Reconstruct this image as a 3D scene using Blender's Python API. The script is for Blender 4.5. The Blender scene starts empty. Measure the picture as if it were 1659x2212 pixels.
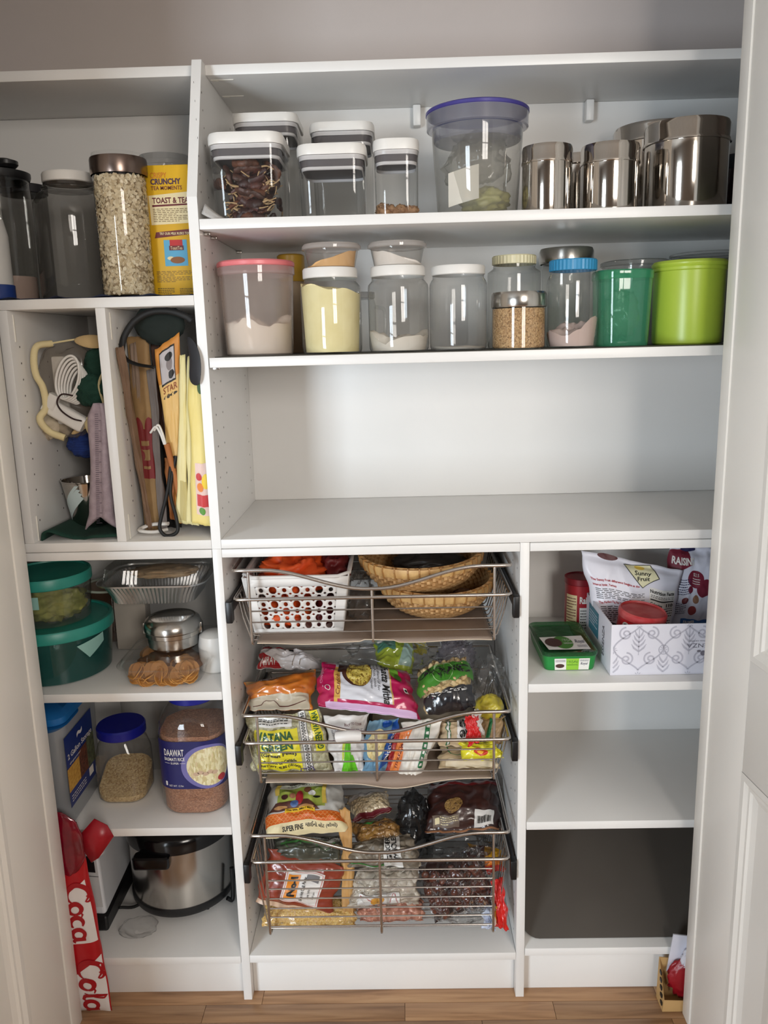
import bpy, bmesh, math, random
from mathutils import Vector, Matrix, noise
random.seed(7)
scene = bpy.context.scene
COL = scene.collection
PI = math.pi
# ------------------------------------------------------------------ camera
cam_data = bpy.data.cameras.new('camera')
cam = bpy.data.objects.new('camera', cam_data); COL.objects.link(cam)
cam_data.sensor_fit = 'HORIZONTAL'; cam_data.sensor_width = 36.0
cam_data.lens = 1740.53 / 1659.0 * 36.0
cam_data.clip_start = 0.02
cr = Vector((0.99960266, 0.01316456, -0.02492425)); cu = Vector((0.02164301, 0.20802842, 0.9778833)); cf = Vector((-0.01805836, 0.97803419, -0.20766084))
cm = Matrix((( cr.x, cu.x, -cf.x, 0.38194), (cr.y, cu.y, -cf.y, -1.58587), (cr.z, cu.z, -cf.z, 1.48429), (0, 0, 0, 1)))
cam.matrix_world = cm
scene.camera = cam
# ------------------------------------------------------------------ light and exposure
world = bpy.data.worlds.new('world'); scene.world = world; world.use_nodes = True
world.node_tree.nodes['Background'].inputs[0].default_value = (0.75, 0.85, 1.0, 1)
world.node_tree.nodes['Background'].inputs[1].default_value = 0.6
scene.view_settings.view_transform = 'Standard'; scene.view_settings.look = 'None'
scene.view_settings.gamma = 1.0; scene.view_settings.use_curve_mapping = False
scene.view_settings.exposure = 0.54
scene.cycles.transparent_max_bounces = 28
scene.cycles.max_bounces = 8
scene.cycles.diffuse_bounces = 4
scene.cycles.glossy_bounces = 4
scene.cycles.sample_clamp_indirect = 6.0
scene.cycles.caustics_reflective = False; scene.cycles.caustics_refractive = False
def area_light(name, loc, rot, sx, sy, energy, col):
    l = bpy.data.lights.new(name, 'AREA'); l.shape = 'RECTANGLE'; l.size = sx; l.size_y = sy
    l.energy = energy; l.color = col
    o = bpy.data.objects.new(name, l); COL.objects.link(o); o.location = loc; o.rotation_euler = rot
    return o
WIN = [(-2.05, -1.05, 0.12, 1.85, 84, (0.80, 0.91, 1.0)), (0.95, 1.95, 1.3, 2.42, 44, (1.0, 0.93, 0.85))]     # daylight windows in the wall behind the photographer
for a, b, c, d, e, k in WIN:
    area_light('window_daylight', ((a+b)/2, -3.46, (c+d)/2), (PI/2, 0, 0), b-a-.06, d-c-.06, e, k)

# ------------------------------------------------------------------ materials
def lin(c):
    c = c/255.0
    return c/12.92 if c <= 0.04045 else ((c+0.055)/1.055)**2.4
def rgb(c): return (lin(c[0]), lin(c[1]), lin(c[2]), 1.0)
_m = {}
def newmat(name):
    m = bpy.data.materials.new(name); m.use_nodes = True
    return m, m.node_tree.nodes, m.node_tree.links
def noise_node(n, l, scale, detail=3.0, stretch=None, coord='Object'):
    tc = n.new('ShaderNodeTexCoord'); t = n.new('ShaderNodeTexNoise'); t.inputs['Scale'].default_value = scale; t.inputs['Detail'].default_value = detail
    if stretch:
        mp = n.new('ShaderNodeMapping'); mp.inputs['Scale'].default_value = stretch
        l.new(tc.outputs[coord], mp.inputs[0]); l.new(mp.outputs[0], t.inputs['Vector'])
    else: l.new(tc.outputs[coord], t.inputs['Vector'])
    return t
def mat(name, col, rough=0.5, metal=0.0, col2=None, vs=12.0, stretch=None, bump=0.0, bs=150.0, spec=0.5, trans=0.0, coat=0.0, sss=0.0):
    """plain principled material; col2 mixes in by noise, bump adds fine relief"""
    if name in _m: return _m[name]
    m, n, l = newmat(name); p = n['Principled BSDF']
    p.inputs['Base Color'].default_value = rgb(col); p.inputs['Roughness'].default_value = rough
    p.inputs['Metallic'].default_value = metal; p.inputs['Specular IOR Level'].default_value = spec
    p.inputs['Transmission Weight'].default_value = trans; p.inputs['Coat Weight'].default_value = coat
    if sss: p.inputs['Subsurface Weight'].default_value = sss; p.inputs['Subsurface Radius'].default_value = (0.01, 0.01, 0.01)
    c2 = col2 or tuple(max(0, x-8) for x in col)
    t = noise_node(n, l, vs, 3.0, stretch)
    r = n.new('ShaderNodeValToRGB'); r.color_ramp.elements[0].position = 0.35; r.color_ramp.elements[1].position = 0.65
    r.color_ramp.elements[0].color = rgb(col); r.color_ramp.elements[1].color = rgb(c2)
    l.new(t.outputs['Fac'], r.inputs[0]); l.new(r.outputs[0], p.inputs['Base Color'])
    if bump:
        t2 = noise_node(n, l, bs, 2.0, stretch); b = n.new('ShaderNodeBump'); b.inputs['Strength'].default_value = bump; b.inputs['Distance'].default_value = 0.002
        l.new(t2.outputs['Fac'], b.inputs['Height']); l.new(b.outputs[0], p.inputs['Normal'])
    _m[name] = m
    return m
def film(name, tint=(235, 238, 236), gloss=1.0, haze=0.0, hcol=(220, 220, 220), rough=0.03, ior=1.45, bump=0.0, bs=30.0):
    """thin clear shell: see-through, Fresnel gloss, optional milky haze"""
    if name in _m: return _m[name]
    m, n, l = newmat(name)
    for x in list(n):
        if x.type != 'OUTPUT_MATERIAL': n.remove(x)
    out = [x for x in n if x.type == 'OUTPUT_MATERIAL'][0]
    tr = n.new('ShaderNodeBsdfTransparent'); tr.inputs[0].default_value = rgb(tuple(255-(255-c)*0.25 for c in tint))
    base = tr.outputs[0]
    lw = n.new('ShaderNodeLayerWeight'); lw.inputs[0].default_value = 0.5; pw_ = n.new('ShaderNodeMath'); pw_.operation = 'POWER'; pw_.inputs[1].default_value = 5.0; l.new(lw.outputs['Facing'], pw_.inputs[0])
    mc = n.new('ShaderNodeMix'); mc.data_type = 'RGBA'; l.new(pw_.outputs[0], mc.inputs[0])      # longer path through the wall at the silhouette
    mc.inputs[6].default_value = tr.inputs[0].default_value; mc.inputs[7].default_value = rgb(tuple(c*0.72 for c in tint)); l.new(mc.outputs[2], tr.inputs[0])
    if haze:
        d = n.new('ShaderNodeBsdfDiffuse'); d.inputs[0].default_value = rgb(hcol)
        tl = n.new('ShaderNodeBsdfTranslucent'); tl.inputs[0].default_value = rgb(hcol)
        dm = n.new('ShaderNodeMixShader'); dm.inputs[0].default_value = 0.5; l.new(d.outputs[0], dm.inputs[1]); l.new(tl.outputs[0], dm.inputs[2])
        mx = n.new('ShaderNodeMixShader'); mx.inputs[0].default_value = haze
        l.new(base, mx.inputs[1]); l.new(dm.outputs[0], mx.inputs[2]); base = mx.outputs[0]
    g = n.new('ShaderNodeBsdfGlossy'); g.inputs['Roughness'].default_value = rough; g.inputs[0].default_value = (gloss, gloss, gloss, 1)
    f = n.new('ShaderNodeFresnel'); ge = n.new('ShaderNodeNewGeometry'); mr = n.new('ShaderNodeMapRange')
    mr.inputs[3].default_value = ior; mr.inputs[4].default_value = 1.0/ior; l.new(ge.outputs['Backfacing'], mr.inputs[0]); l.new(mr.outputs[0], f.inputs[0])
    mx = n.new('ShaderNodeMixShader'); l.new(f.outputs[0], mx.inputs[0]); l.new(base, mx.inputs[1]); l.new(g.outputs[0], mx.inputs[2])
    if bump:
        t2 = noise_node(n, l, bs, 3.0); b = n.new('ShaderNodeBump'); b.inputs['Strength'].default_value = bump; b.inputs['Distance'].default_value = 0.004
        l.new(t2.outputs['Fac'], b.inputs['Height']); l.new(b.outputs[0], g.inputs['Normal'])
    l.new(mx.outputs[0], out.inputs[0]); _m[name] = m
    return m
def ramp_cols(n, cols):
    r = n.new('ShaderNodeValToRGB'); e = r.color_ramp.elements
    for i, c in enumerate(cols):
        pos = i/max(1, len(cols)-1)
        x = e[i] if i < 2 else e.new(pos)
        x.position = pos; x.color = rgb(c)
    return r
def island(name, cols, rough=0.5, coat=0.0):
    """one colour per separate grain"""
    if name in _m: return _m[name]
    m, n, l = newmat(name); p = n['Principled BSDF']; p.inputs['Roughness'].default_value = rough; p.inputs['Coat Weight'].default_value = coat
    g = n.new('ShaderNodeNewGeometry'); r = ramp_cols(n, cols); l.new(g.outputs['Random Per Island'], r.inputs[0]); l.new(r.outputs[0], p.inputs['Base Color'])
    _m[name] = m
    return m
def cells(name, cols, scale, rough=0.6, bump=0.6, stretch=None, coat=0.0):
    """small grains seen as a mass: a random colour and a dome per voronoi cell"""
    if name in _m: return _m[name]
    m, n, l = newmat(name); p = n['Principled BSDF']; p.inputs['Roughness'].default_value = rough; p.inputs['Coat Weight'].default_value = coat
    tc = n.new('ShaderNodeTexCoord'); mp = n.new('ShaderNodeMapping'); mp.inputs['Scale'].default_value = stretch or (1, 1, 1); l.new(tc.outputs['Object'], mp.inputs[0])
    v = n.new('ShaderNodeTexVoronoi'); v.inputs['Scale'].default_value = scale; l.new(mp.outputs[0], v.inputs['Vector'])
    sp = n.new('ShaderNodeSeparateColor'); l.new(v.outputs['Color'], sp.inputs[0]); r = ramp_cols(n, cols); l.new(sp.outputs[0], r.inputs[0]); l.new(r.outputs[0], p.inputs['Base Color'])
    b = n.new('ShaderNodeBump'); b.inputs['Strength'].default_value = bump; b.inputs['Distance'].default_value = 0.6/scale; b.invert = True
    l.new(v.outputs['Distance'], b.inputs['Height']); l.new(b.outputs[0], p.inputs['Normal'])
    _m[name] = m
    return m
def woodmat(name, c1, c2, c3):
    if name in _m: return _m[name]
    m, n, l = newmat(name); p = n['Principled BSDF']; p.inputs['Roughness'].default_value = 0.38
    tc = n.new('ShaderNodeTexCoord'); oi = n.new('ShaderNodeObjectInfo')
    ad = n.new('ShaderNodeVectorMath'); ad.operation = 'ADD'
    sc = n.new('ShaderNodeVectorMath'); sc.operation = 'SCALE'; cx = n.new('ShaderNodeCombineXYZ')
    for k in range(3): l.new(oi.outputs['Random'], cx.inputs[k])
    l.new(cx.outputs[0], sc.inputs[0]); sc.inputs['Scale'].default_value = 37.0
    l.new(tc.outputs['Object'], ad.inputs[0]); l.new(sc.outputs[0], ad.inputs[1])
    mp = n.new('ShaderNodeMapping'); mp.inputs['Scale'].default_value = (2.2, 34, 34); l.new(ad.outputs[0], mp.inputs[0])
    t = n.new('ShaderNodeTexNoise'); t.inputs['Scale'].default_value = 1.6; t.inputs['Detail'].default_value = 7; t.inputs['Distortion'].default_value = 0.7; l.new(mp.outputs[0], t.inputs['Vector'])
    r = n.new('ShaderNodeValToRGB'); e = r.color_ramp.elements; e[0].position = 0.32; e[0].color = rgb(c1); e[1].position = 0.72; e[1].color = rgb(c3); x = e.new(0.52); x.color = rgb(c2)
    l.new(t.outputs['Fac'], r.inputs[0])
    hs = n.new('ShaderNodeHueSaturation'); mr = n.new('ShaderNodeMapRange'); mr.inputs[3].default_value = 0.8; mr.inputs[4].default_value = 1.12
    l.new(oi.outputs['Random'], mr.inputs[0]); l.new(mr.outputs[0], hs.inputs['Value']); l.new(r.outputs[0], hs.inputs['Color']); l.new(hs.outputs[0], p.inputs['Base Color'])
    _m[name] = m
    return m
WHITE = mat('white_melamine', (236, 234, 231), 0.36, col2=(232, 230, 227), vs=3)
WALL = mat('wall_paint', (214, 208, 200), 0.7, col2=(208, 202, 194), vs=2, bump=0.05, bs=400)
DOORW = mat('door_paint', (246, 242, 235), 0.42, col2=(243, 239, 232), vs=3)
STEEL = mat('brushed_steel', (200, 196, 190), 0.2, 1.0, col2=(188, 184, 178), vs=30, stretch=(1, 1, 0.05))
CHROME = mat('wire_chrome', (208, 202, 197), 0.24, 1.0)
STEELSHINY = mat('polished_steel', (205, 198, 190), 0.09, 1.0)
BLACKP = mat('black_plastic', (22, 22, 24), 0.38)
BLACKR = mat('black_rubber', (18, 18, 19), 0.6)
INK = mat('black_ink', (28, 26, 26), 0.5)
GLASS = film('clear_glass', (226, 230, 228))
PLAST = film('clear_plastic', (232, 233, 232), haze=0.06)
FILMW = film('wrap_film', (244, 244, 244), haze=0.015, rough=0.06, ior=1.3, bump=0.35, bs=45)
POLY = film('thin_polythene', (238, 239, 238), haze=0.05, rough=0.08, bump=0.5, bs=40)

# ------------------------------------------------------------------ mesh helpers
def mk(name, verts, faces, m=None, parent=None, smooth=35, loc=(0, 0, 0), mats=None, fm=None):
    me = bpy.data.meshes.new(name); me.from_pydata([tuple(v) for v in verts], [], faces)
    if mats:
        for x in mats: me.materials.append(x)
    elif m: me.materials.append(m)
    if fm: me.polygons.foreach_set('material_index', fm)
    if smooth:
        me.polygons.foreach_set('use_smooth', [True]*len(me.polygons))
        if smooth < 180: me.set_sharp_from_angle(angle=math.radians(smooth))
    me.update()
    o = bpy.data.objects.new(name, me); COL.objects.link(o); o.location = loc
    if parent: o.parent = parent
    return o
def tag(o, label=None, cat=None, group=None, kind=None):
    if label: o['label'] = label
    if cat: o['category'] = cat
    if group: o['group'] = group
    if kind: o['kind'] = kind
    return o
def thing(name, label, cat, loc=(0, 0, 0), group=None, rz=0.0):
    o = bpy.data.objects.new(name, None); COL.objects.link(o); o.location = loc; o.rotation_euler = (0, 0, rz); o.empty_display_size = 0.03
    return tag(o, label, cat, group)
def dup(root, loc=None, label=None, rz=None):
    r = root.copy(); COL.objects.link(r)
    if loc: r.location = loc
    if rz is not None: r.rotation_euler = (0, 0, rz)
    if label: r['label'] = label
    for ch in root.children:
        c = ch.copy(); COL.objects.link(c); c.parent = r
        for g in ch.children:
            d = g.copy(); COL.objects.link(d); d.parent = c
    return r
def boxgeo(x0, x1, y0, y1, z0, z1):
    v = [(x0, y0, z0), (x1, y0, z0), (x1, y1, z0), (x0, y1, z0), (x0, y0, z1), (x1, y0, z1), (x1, y1, z1), (x0, y1, z1)]
    f = [(0, 3, 2, 1), (4, 5, 6, 7), (0, 1, 5, 4), (1, 2, 6, 5), (2, 3, 7, 6), (3, 0, 4, 7)]
    return v, f
def box(name, x0, x1, y0, y1, z0, z1, m, parent=None, bev=0.0008):
    """box with softly bevelled edges, coordinates in the parent's space"""
    bm = bmesh.new(); v, f = boxgeo(x0, x1, y0, y1, z0, z1)
    vs = [bm.verts.new(p) for p in v]
    for q in f: bm.faces.new([vs[i] for i in q])
    if bev:
        bmesh.ops.bevel(bm, geom=bm.edges[:], offset=min(bev, 0.4*min(x1-x0, y1-y0, z1-z0)), segments=2, affect='EDGES', profile=0.5)
    me = bpy.data.meshes.new(name); bm.to_mesh(me); bm.free(); me.materials.append(m)
    me.polygons.foreach_set('use_smooth', [True]*len(me.polygons)); me.set_sharp_from_angle(angle=math.radians(40))
    o = bpy.data.objects.new(name, me); COL.objects.link(o)
    if parent: o.parent = parent
    return o
def lathe_geo(prof, seg=48, caps=True, a0=0.0):
    v, f = [], []
    for r, z in prof:
        for i in range(seg):
            a = a0+2*PI*i/seg; v.append((r*math.cos(a), r*math.sin(a), z))
    for j in range(len(prof)-1):
        for i in range(seg):
            k = (i+1) % seg; f.append((j*seg+i, j*seg+k, (j+1)*seg+k, (j+1)*seg+i))
    if caps:
        if prof[0][0] > 1e-5: f.append(tuple(range(seg-1, -1, -1)))
        if prof[-1][0] > 1e-5: f.append(tuple((len(prof)-1)*seg+i for i in range(seg)))
    return v, f
def lathe(name, prof, m, parent=None, seg=48, caps=True, loc=(0, 0, 0), smooth=35):
    v, f = lathe_geo(prof, seg, caps)
    return mk(name, v, f, m, parent, smooth, loc)
def rring(w, d, r, z, n=6):
    """rounded rectangle ring"""
    r = max(1e-4, min(r, w/2-1e-4, d/2-1e-4)); out = []
    for cx, cy, a0 in ((w/2-r, d/2-r, 0), (-w/2+r, d/2-r, PI/2), (-w/2+r, -d/2+r, PI), (w/2-r, -d/2+r, 1.5*PI)):
        for i in range(n+1):
            a = a0+PI/2*i/n; out.append((cx+r*math.cos(a), cy+r*math.sin(a), z))
    return out
def loft_geo(rings, cap0=True, cap1=True):
    n = len(rings[0]); v = [p for r in rings for p in r]; f = []
    for j in range(len(rings)-1):
        for i in range(n):
            k = (i+1) % n; f.append((j*n+i, j*n+k, (j+1)*n+k, (j+1)*n+i))
    if cap0: f.append(tuple(range(n-1, -1, -1)))
    if cap1: f.append(tuple((len(rings)-1)*n+i for i in range(n)))
    return v, f
def rloft(name, secs, m, parent=None, cap0=True, cap1=True, loc=(0, 0, 0), n=6, smooth=35):
    """secs: (w, d, corner, z) from the bottom up"""
    v, f = loft_geo([rring(w, d, r, z, n) for w, d, r, z in secs], cap0, cap1)
    return mk(name, v, f, m, parent, smooth, loc)
def tube_geo(pts, r, seg=8, closed=False, flat=1.0):
    P = [Vector(p) for p in pts]; n = len(P); v, f = [], []; up = None
    for i in range(n):
        if closed: t = (P[(i+1) % n]-P[i-1])
        else: t = P[min(i+1, n-1)]-P[max(i-1, 0)]
        if t.length < 1e-9: t = Vector((0, 0, 1))
        t.normalize()
        if up is None: up = Vector((0, 0, 1)) if abs(t.z) < 0.9 else Vector((1, 0, 0))
        s = t.cross(up)
        if s.length < 1e-6: s = t.orthogonal()
        s.normalize(); up = s.cross(t).normalized()
        rr = r[i] if isinstance(r, (list, tuple)) else r
        for k in range(seg):
            a = 2*PI*k/seg; v.append(P[i]+s*(math.cos(a)*rr)+up*(math.sin(a)*rr*flat))
    for i in range(n if closed else n-1):
        j = (i+1) % n
        for k in range(seg):
            q = (k+1) % seg; f.append((i*seg+k, i*seg+q, j*seg+q, j*seg+k))
    if not closed: f.append(tuple(range(seg-1, -1, -1))); f.append(tuple((n-1)*seg+k for k in range(seg)))
    return v, f
def tube(name, pts, r, m, parent=None, seg=8, closed=False, flat=1.0, loc=(0, 0, 0)):
    v, f = tube_geo(pts, r, seg, closed, flat)
    return mk(name, v, f, m, parent, 60, loc)
def spline(pts, n=8):
    """Catmull-Rom through the points"""
    P = [Vector(p) for p in pts]; Q = [P[0]*2-P[1]]+P+[P[-1]*2-P[-2]]; out = []
    for i in range(1, len(Q)-2):
        for k in range(n):
            t = k/n; a, b, c, d = Q[i-1], Q[i], Q[i+1], Q[i+2]
            out.append(0.5*((2*b)+(c-a)*t+(2*a-5*b+4*c-d)*t*t+(3*b-a-3*c+d)*t**3))
    out.append(P[-1].copy())
    return out
class Geo:
    """collects many small pieces into one mesh"""
    def __init__(s): s.v = []; s.f = []
    def add(s, g, M=None):
        v, f = g; b = len(s.v)
        s.v += [M @ Vector(p) for p in v] if M else [Vector(p) for p in v]
        s.f += [tuple(i+b for i in q) for q in f]
    def build(s, name, m, parent=None, smooth=60, loc=(0, 0, 0)): return mk(name, s.v, s.f, m, parent, smooth, loc)
def rotm(rx, ry, rz): return Matrix.Rotation(rz, 4, 'Z') @ Matrix.Rotation(ry, 4, 'Y') @ Matrix.Rotation(rx, 4, 'X')
def rndrot(rng): return rotm(rng.uniform(0, 6.28), rng.uniform(0, 6.28), rng.uniform(0, 6.28))
def blob_geo(rx, ry, rz, seg=8, rings=5):
    prof = [(max(1e-6, math.sin(PI*j/rings)), -math.cos(PI*j/rings)) for j in range(rings+1)]
    v, f = lathe_geo(prof, seg, False)
    return [(x*rx, y*ry, z*rz) for x, y, z in v], f

# ------------------------------------------------------------------ surfaces that carry print
class Surf:
    """maps (u, v) in 0..1 to a point; pt() adds an offset along the normal"""
    def __init__(s, fn, res=0): s.fn = fn; s.res = res
    def pt(s, u, v, off=0.0):
        p = s.fn(u, v)
        if not off: return p
        if s.res: off *= 1.5
        e = 0.012 if s.res else 0.004
        n = (s.fn(u+e, v)-s.fn(u-e, v)).cross(s.fn(u, v+e)-s.fn(u, v-e))
        if n.length < 1e-12: return p
        return p+n.normalized()*off
def quadsurf(bl, br, tl, tr):
    bl, br, tl, tr = Vector(bl), Vector(br), Vector(tl), Vector(tr)
    return Surf(lambda u, v: (bl*(1-u)+br*u)*(1-v)+(tl*(1-u)+tr*u)*v)
def cylsurf(r, z0, z1, a0=-60, a1=60, taper=0.0):
    """front of an upright cylinder; angles in degrees, 0 faces -Y, growing to +X"""
    def fn(u, v):
        a = math.radians(a0+(a1-a0)*u); rr = r+taper*v
        return Vector((rr*math.sin(a), -rr*math.cos(a), z0+(z1-z0)*v))
    return Surf(fn)
OFF = 0.0005
def host(surf, parent, q):
    """print that lies wholly on a printed panel belongs to that panel"""
    best = None
    for o, b in getattr(surf, 'panels', []):
        if o.parent == parent and b[0]-.01 <= q[0] and b[1]-.01 <= q[1] and b[2]+.01 >= q[2] and b[3]+.01 >= q[3]:
            a = (b[2]-b[0])*(b[3]-b[1])
            if best is None or a < best[0]: best = (a, o)
    return best[1] if best else parent
def register(surf, o, q):
    if not hasattr(surf, 'panels'): surf.panels = []
    surf.panels.append((o, q))
    return o
def patch(surf, parent, m, q, name='print', nu=10, nv=10, off=OFF):
    """printed patch; q = (u0, v0, u1, v1) or four (u, v) corners bl, br, tr, tl"""
    if len(q) == 4 and not isinstance(q[0], (tuple, list)):
        u0, v0, u1, v1 = q; q = ((u0, v0), (u1, v0), (u1, v1), (u0, v1))
    if surf.res:
        nu = max(2, math.ceil(max(abs(q[1][0]-q[0][0]), abs(q[2][0]-q[3][0]))*surf.res)); nv = max(2, math.ceil(max(abs(q[3][1]-q[0][1]), abs(q[2][1]-q[1][1]))*surf.res))
    v, f = [], []
    for j in range(nv+1):
        t = j/nv
        for i in range(nu+1):
            s = i/nu
            u = (q[0][0]*(1-s)+q[1][0]*s)*(1-t)+(q[3][0]*(1-s)+q[2][0]*s)*t
            w = (q[0][1]*(1-s)+q[1][1]*s)*(1-t)+(q[3][1]*(1-s)+q[2][1]*s)*t
            v.append(surf.pt(u, w, off))
    for j in range(nv):
        for i in range(nu):
            a = j*(nu+1)+i; f.append((a, a+1, a+nu+2, a+nu+1))
    bb = (min(p[0] for p in q), min(p[1] for p in q), max(p[0] for p in q), max(p[1] for p in q))
    return register(surf, mk(name, v, f, m, parent if name == 'clear_film' else host(surf, parent, bb), 180), bb if name != 'clear_film' else (9, 9, 9, 9))
def disc(surf, parent, m, cu_, cv_, ru, rv, name='print', off=OFF, rings=5, seg=28, inner=0.0, a0=0.0, a1=360.0, rot=0.0):
    if surf.res: rings = max(4, math.ceil(max(ru, rv)*surf.res)); seg = 36
    v, f = [], []; full = abs(a1-a0) >= 359.9; ns = seg if full else seg+1
    for j in range(rings+1):
        q = inner+(1-inner)*j/rings
        for i in range(ns):
            a = math.radians(a0+(a1-a0)*i/seg)
            x, y = math.cos(a)*q, math.sin(a)*q
            x, y = x*math.cos(rot)-y*math.sin(rot), x*math.sin(rot)+y*math.cos(rot)
            v.append(surf.pt(cu_+ru*x, cv_+rv*y, off))
    for j in range(rings):
        for i in range(seg):
            k = (i+1) % ns; f.append((j*ns+i, (j+1)*ns+i, (j+1)*ns+k, j*ns+k))
    bb = (cu_-ru, cv_-rv, cu_+ru, cv_+rv)
    return register(surf, mk(name, v, f, m, host(surf, parent, bb), 180), bb)
def ribbon_geo(surf, pts, wid, off, asp=1.0):
    """stroke along (u, v) points; wid in u units, asp = v units per u unit"""
    if surf.res:
        P2, W2 = [pts[0]], [wid[0] if isinstance(wid, (list, tuple)) else wid]
        for i in range(1, len(pts)):
            a, b = pts[i-1], pts[i]; k = max(1, math.ceil(max(abs(b[0]-a[0]), abs(b[1]-a[1]))*surf.res))
            wa, wb = (wid[i-1], wid[i]) if isinstance(wid, (list, tuple)) else (wid, wid)
            for j in range(1, k+1): t = j/k; P2.append((a[0]+(b[0]-a[0])*t, a[1]+(b[1]-a[1])*t)); W2.append(wa+(wb-wa)*t)
        pts, wid = P2, W2
    v, f = [], []; n = len(pts)
    for i, (u, w) in enumerate(pts):
        a = pts[max(0, i-1)]; b = pts[min(n-1, i+1)]
        dx, dy = b[0]-a[0], (b[1]-a[1])/asp; L = math.hypot(dx, dy) or 1e-9
        ww = (wid[i] if isinstance(wid, (list, tuple)) else wid)/2
        nx, ny = -dy/L*ww, dx/L*ww*asp
        v += [surf.pt(u-nx, w-ny, off), surf.pt(u+nx, w+ny, off)]
    for i in range(n-1): f.append((2*i, 2*i+2, 2*i+3, 2*i+1))
    return v, f
def ribbons(surf, parent, m, strokes, name='print', off=OFF, asp=1.0):
    g = Geo()
    for pts, wid in strokes: g.add(ribbon_geo(surf, pts, wid, off, asp))
    return mk(name, g.v, g.f, m, parent, 180)
def text(surf, parent, s, q, m, name='lettering', bold=0.0, shear=0.0, off=OFF*1.7, rot=0, spacing=1.0, res=2):
    """lettering fitted into the (u0, v0, u1, v1) box of the surface; rot 90/180/270 turns the reading direction"""
    c = bpy.data.curves.new('t', 'FONT'); c.body = s; c.size = 1; c.resolution_u = res; c.offset = bold; c.shear = shear; c.space_character = spacing; c.align_x = 'CENTER'; c.space_line = 0.95
    o = bpy.data.objects.new('t', c); me = bpy.data.meshes.new_from_object(o)
    vs = [x.co.copy() for x in me.vertices]; fs = [tuple(p.vertices) for p in me.polygons]
    bpy.data.objects.remove(o); bpy.data.curves.remove(c); bpy.data.meshes.remove(me)
    if not vs: return None
    x0, x1 = min(p.x for p in vs), max(p.x for p in vs); y0, y1 = min(p.y for p in vs), max(p.y for p in vs)
    u0, v0, u1, v1 = q; out = []
    for p in vs:
        a, b = (p.x-x0)/(x1-x0+1e-9), (p.y-y0)/(y1-y0+1e-9)
        if rot == 90: a, b = 1-b, a
        elif rot == 270: a, b = b, 1-a
        elif rot == 180: a, b = 1-a, 1-b
        out.append((u0+(u1-u0)*a, v0+(v1-v0)*b))
    if surf.res:
        bm = bmesh.new(); bv = [bm.verts.new((a, b, 0)) for a, b in out]
        for q_ in fs:
            try: bm.faces.new([bv[i] for i in q_])
            except ValueError: pass
        bmesh.ops.triangulate(bm, faces=bm.faces[:])
        for _ in range(3):
            es = [e for e in bm.edges if e.calc_length() > 1.3/surf.res]
            if not es: break
            bmesh.ops.subdivide_edges(bm, edges=es, cuts=1); bmesh.ops.triangulate(bm, faces=bm.faces[:])
        bm.verts.index_update(); out = [(p.co.x, p.co.y) for p in bm.verts]; fs = [tuple(p.index for p in q_.verts) for q_ in bm.faces]; bm.free()
    return mk(name, [surf.pt(a, b, off) for a, b in out], fs, m, host(surf, parent, q), 0)
def lines_of_print(surf, parent, q, n, m, seed=0, fill=0.45, name='small_print', rot=0, off=OFF*1.7):
    """rows of print too small to read"""
    fill *= .75; rng = random.Random(seed); g = Geo(); u0, v0, u1, v1 = q
    for i in range(n):
        c = (i+0.5)/n; hh = fill/n/2; x = 0.0; end = 1.0 if i % 4 != 3 else rng.uniform(.5, .9)
        while x < end:
            w = rng.uniform(0.05, 0.13); e = min(end, x+w)
            if rot == 0: r = (u0+(u1-u0)*x, v1-(v1-v0)*(c+hh), u0+(u1-u0)*e, v1-(v1-v0)*(c-hh))
            else: r = (u1-(u1-u0)*(c+hh), v1-(v1-v0)*e, u1-(u1-u0)*(c-hh), v1-(v1-v0)*x)
            g.add(([surf.pt(r[0], r[1], off), surf.pt(r[2], r[1], off), surf.pt(r[2], r[3], off), surf.pt(r[0], r[3], off)], [(0, 1, 2, 3)]))
            x = e+0.03
    o = mk(name, g.v, g.f, m, host(surf, parent, q), 0); o['kind'] = 'stuff'
    return o
def scatter_on(surf, geo, n, q, rng, scale=(0.9, 1.1), off=0.0, flat=False):
    """places copies of a small piece over a surface patch and returns their joined geometry"""
    g = Geo()
    for _ in range(n):
        u, v = rng.uniform(q[0], q[2]), rng.uniform(q[1], q[3]); p = surf.pt(u, v, off)
        M = Matrix.Translation(p) @ rndrot(rng) @ Matrix.Scale(rng.uniform(*scale), 4)
        g.add(geo, M)
    return g
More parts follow.
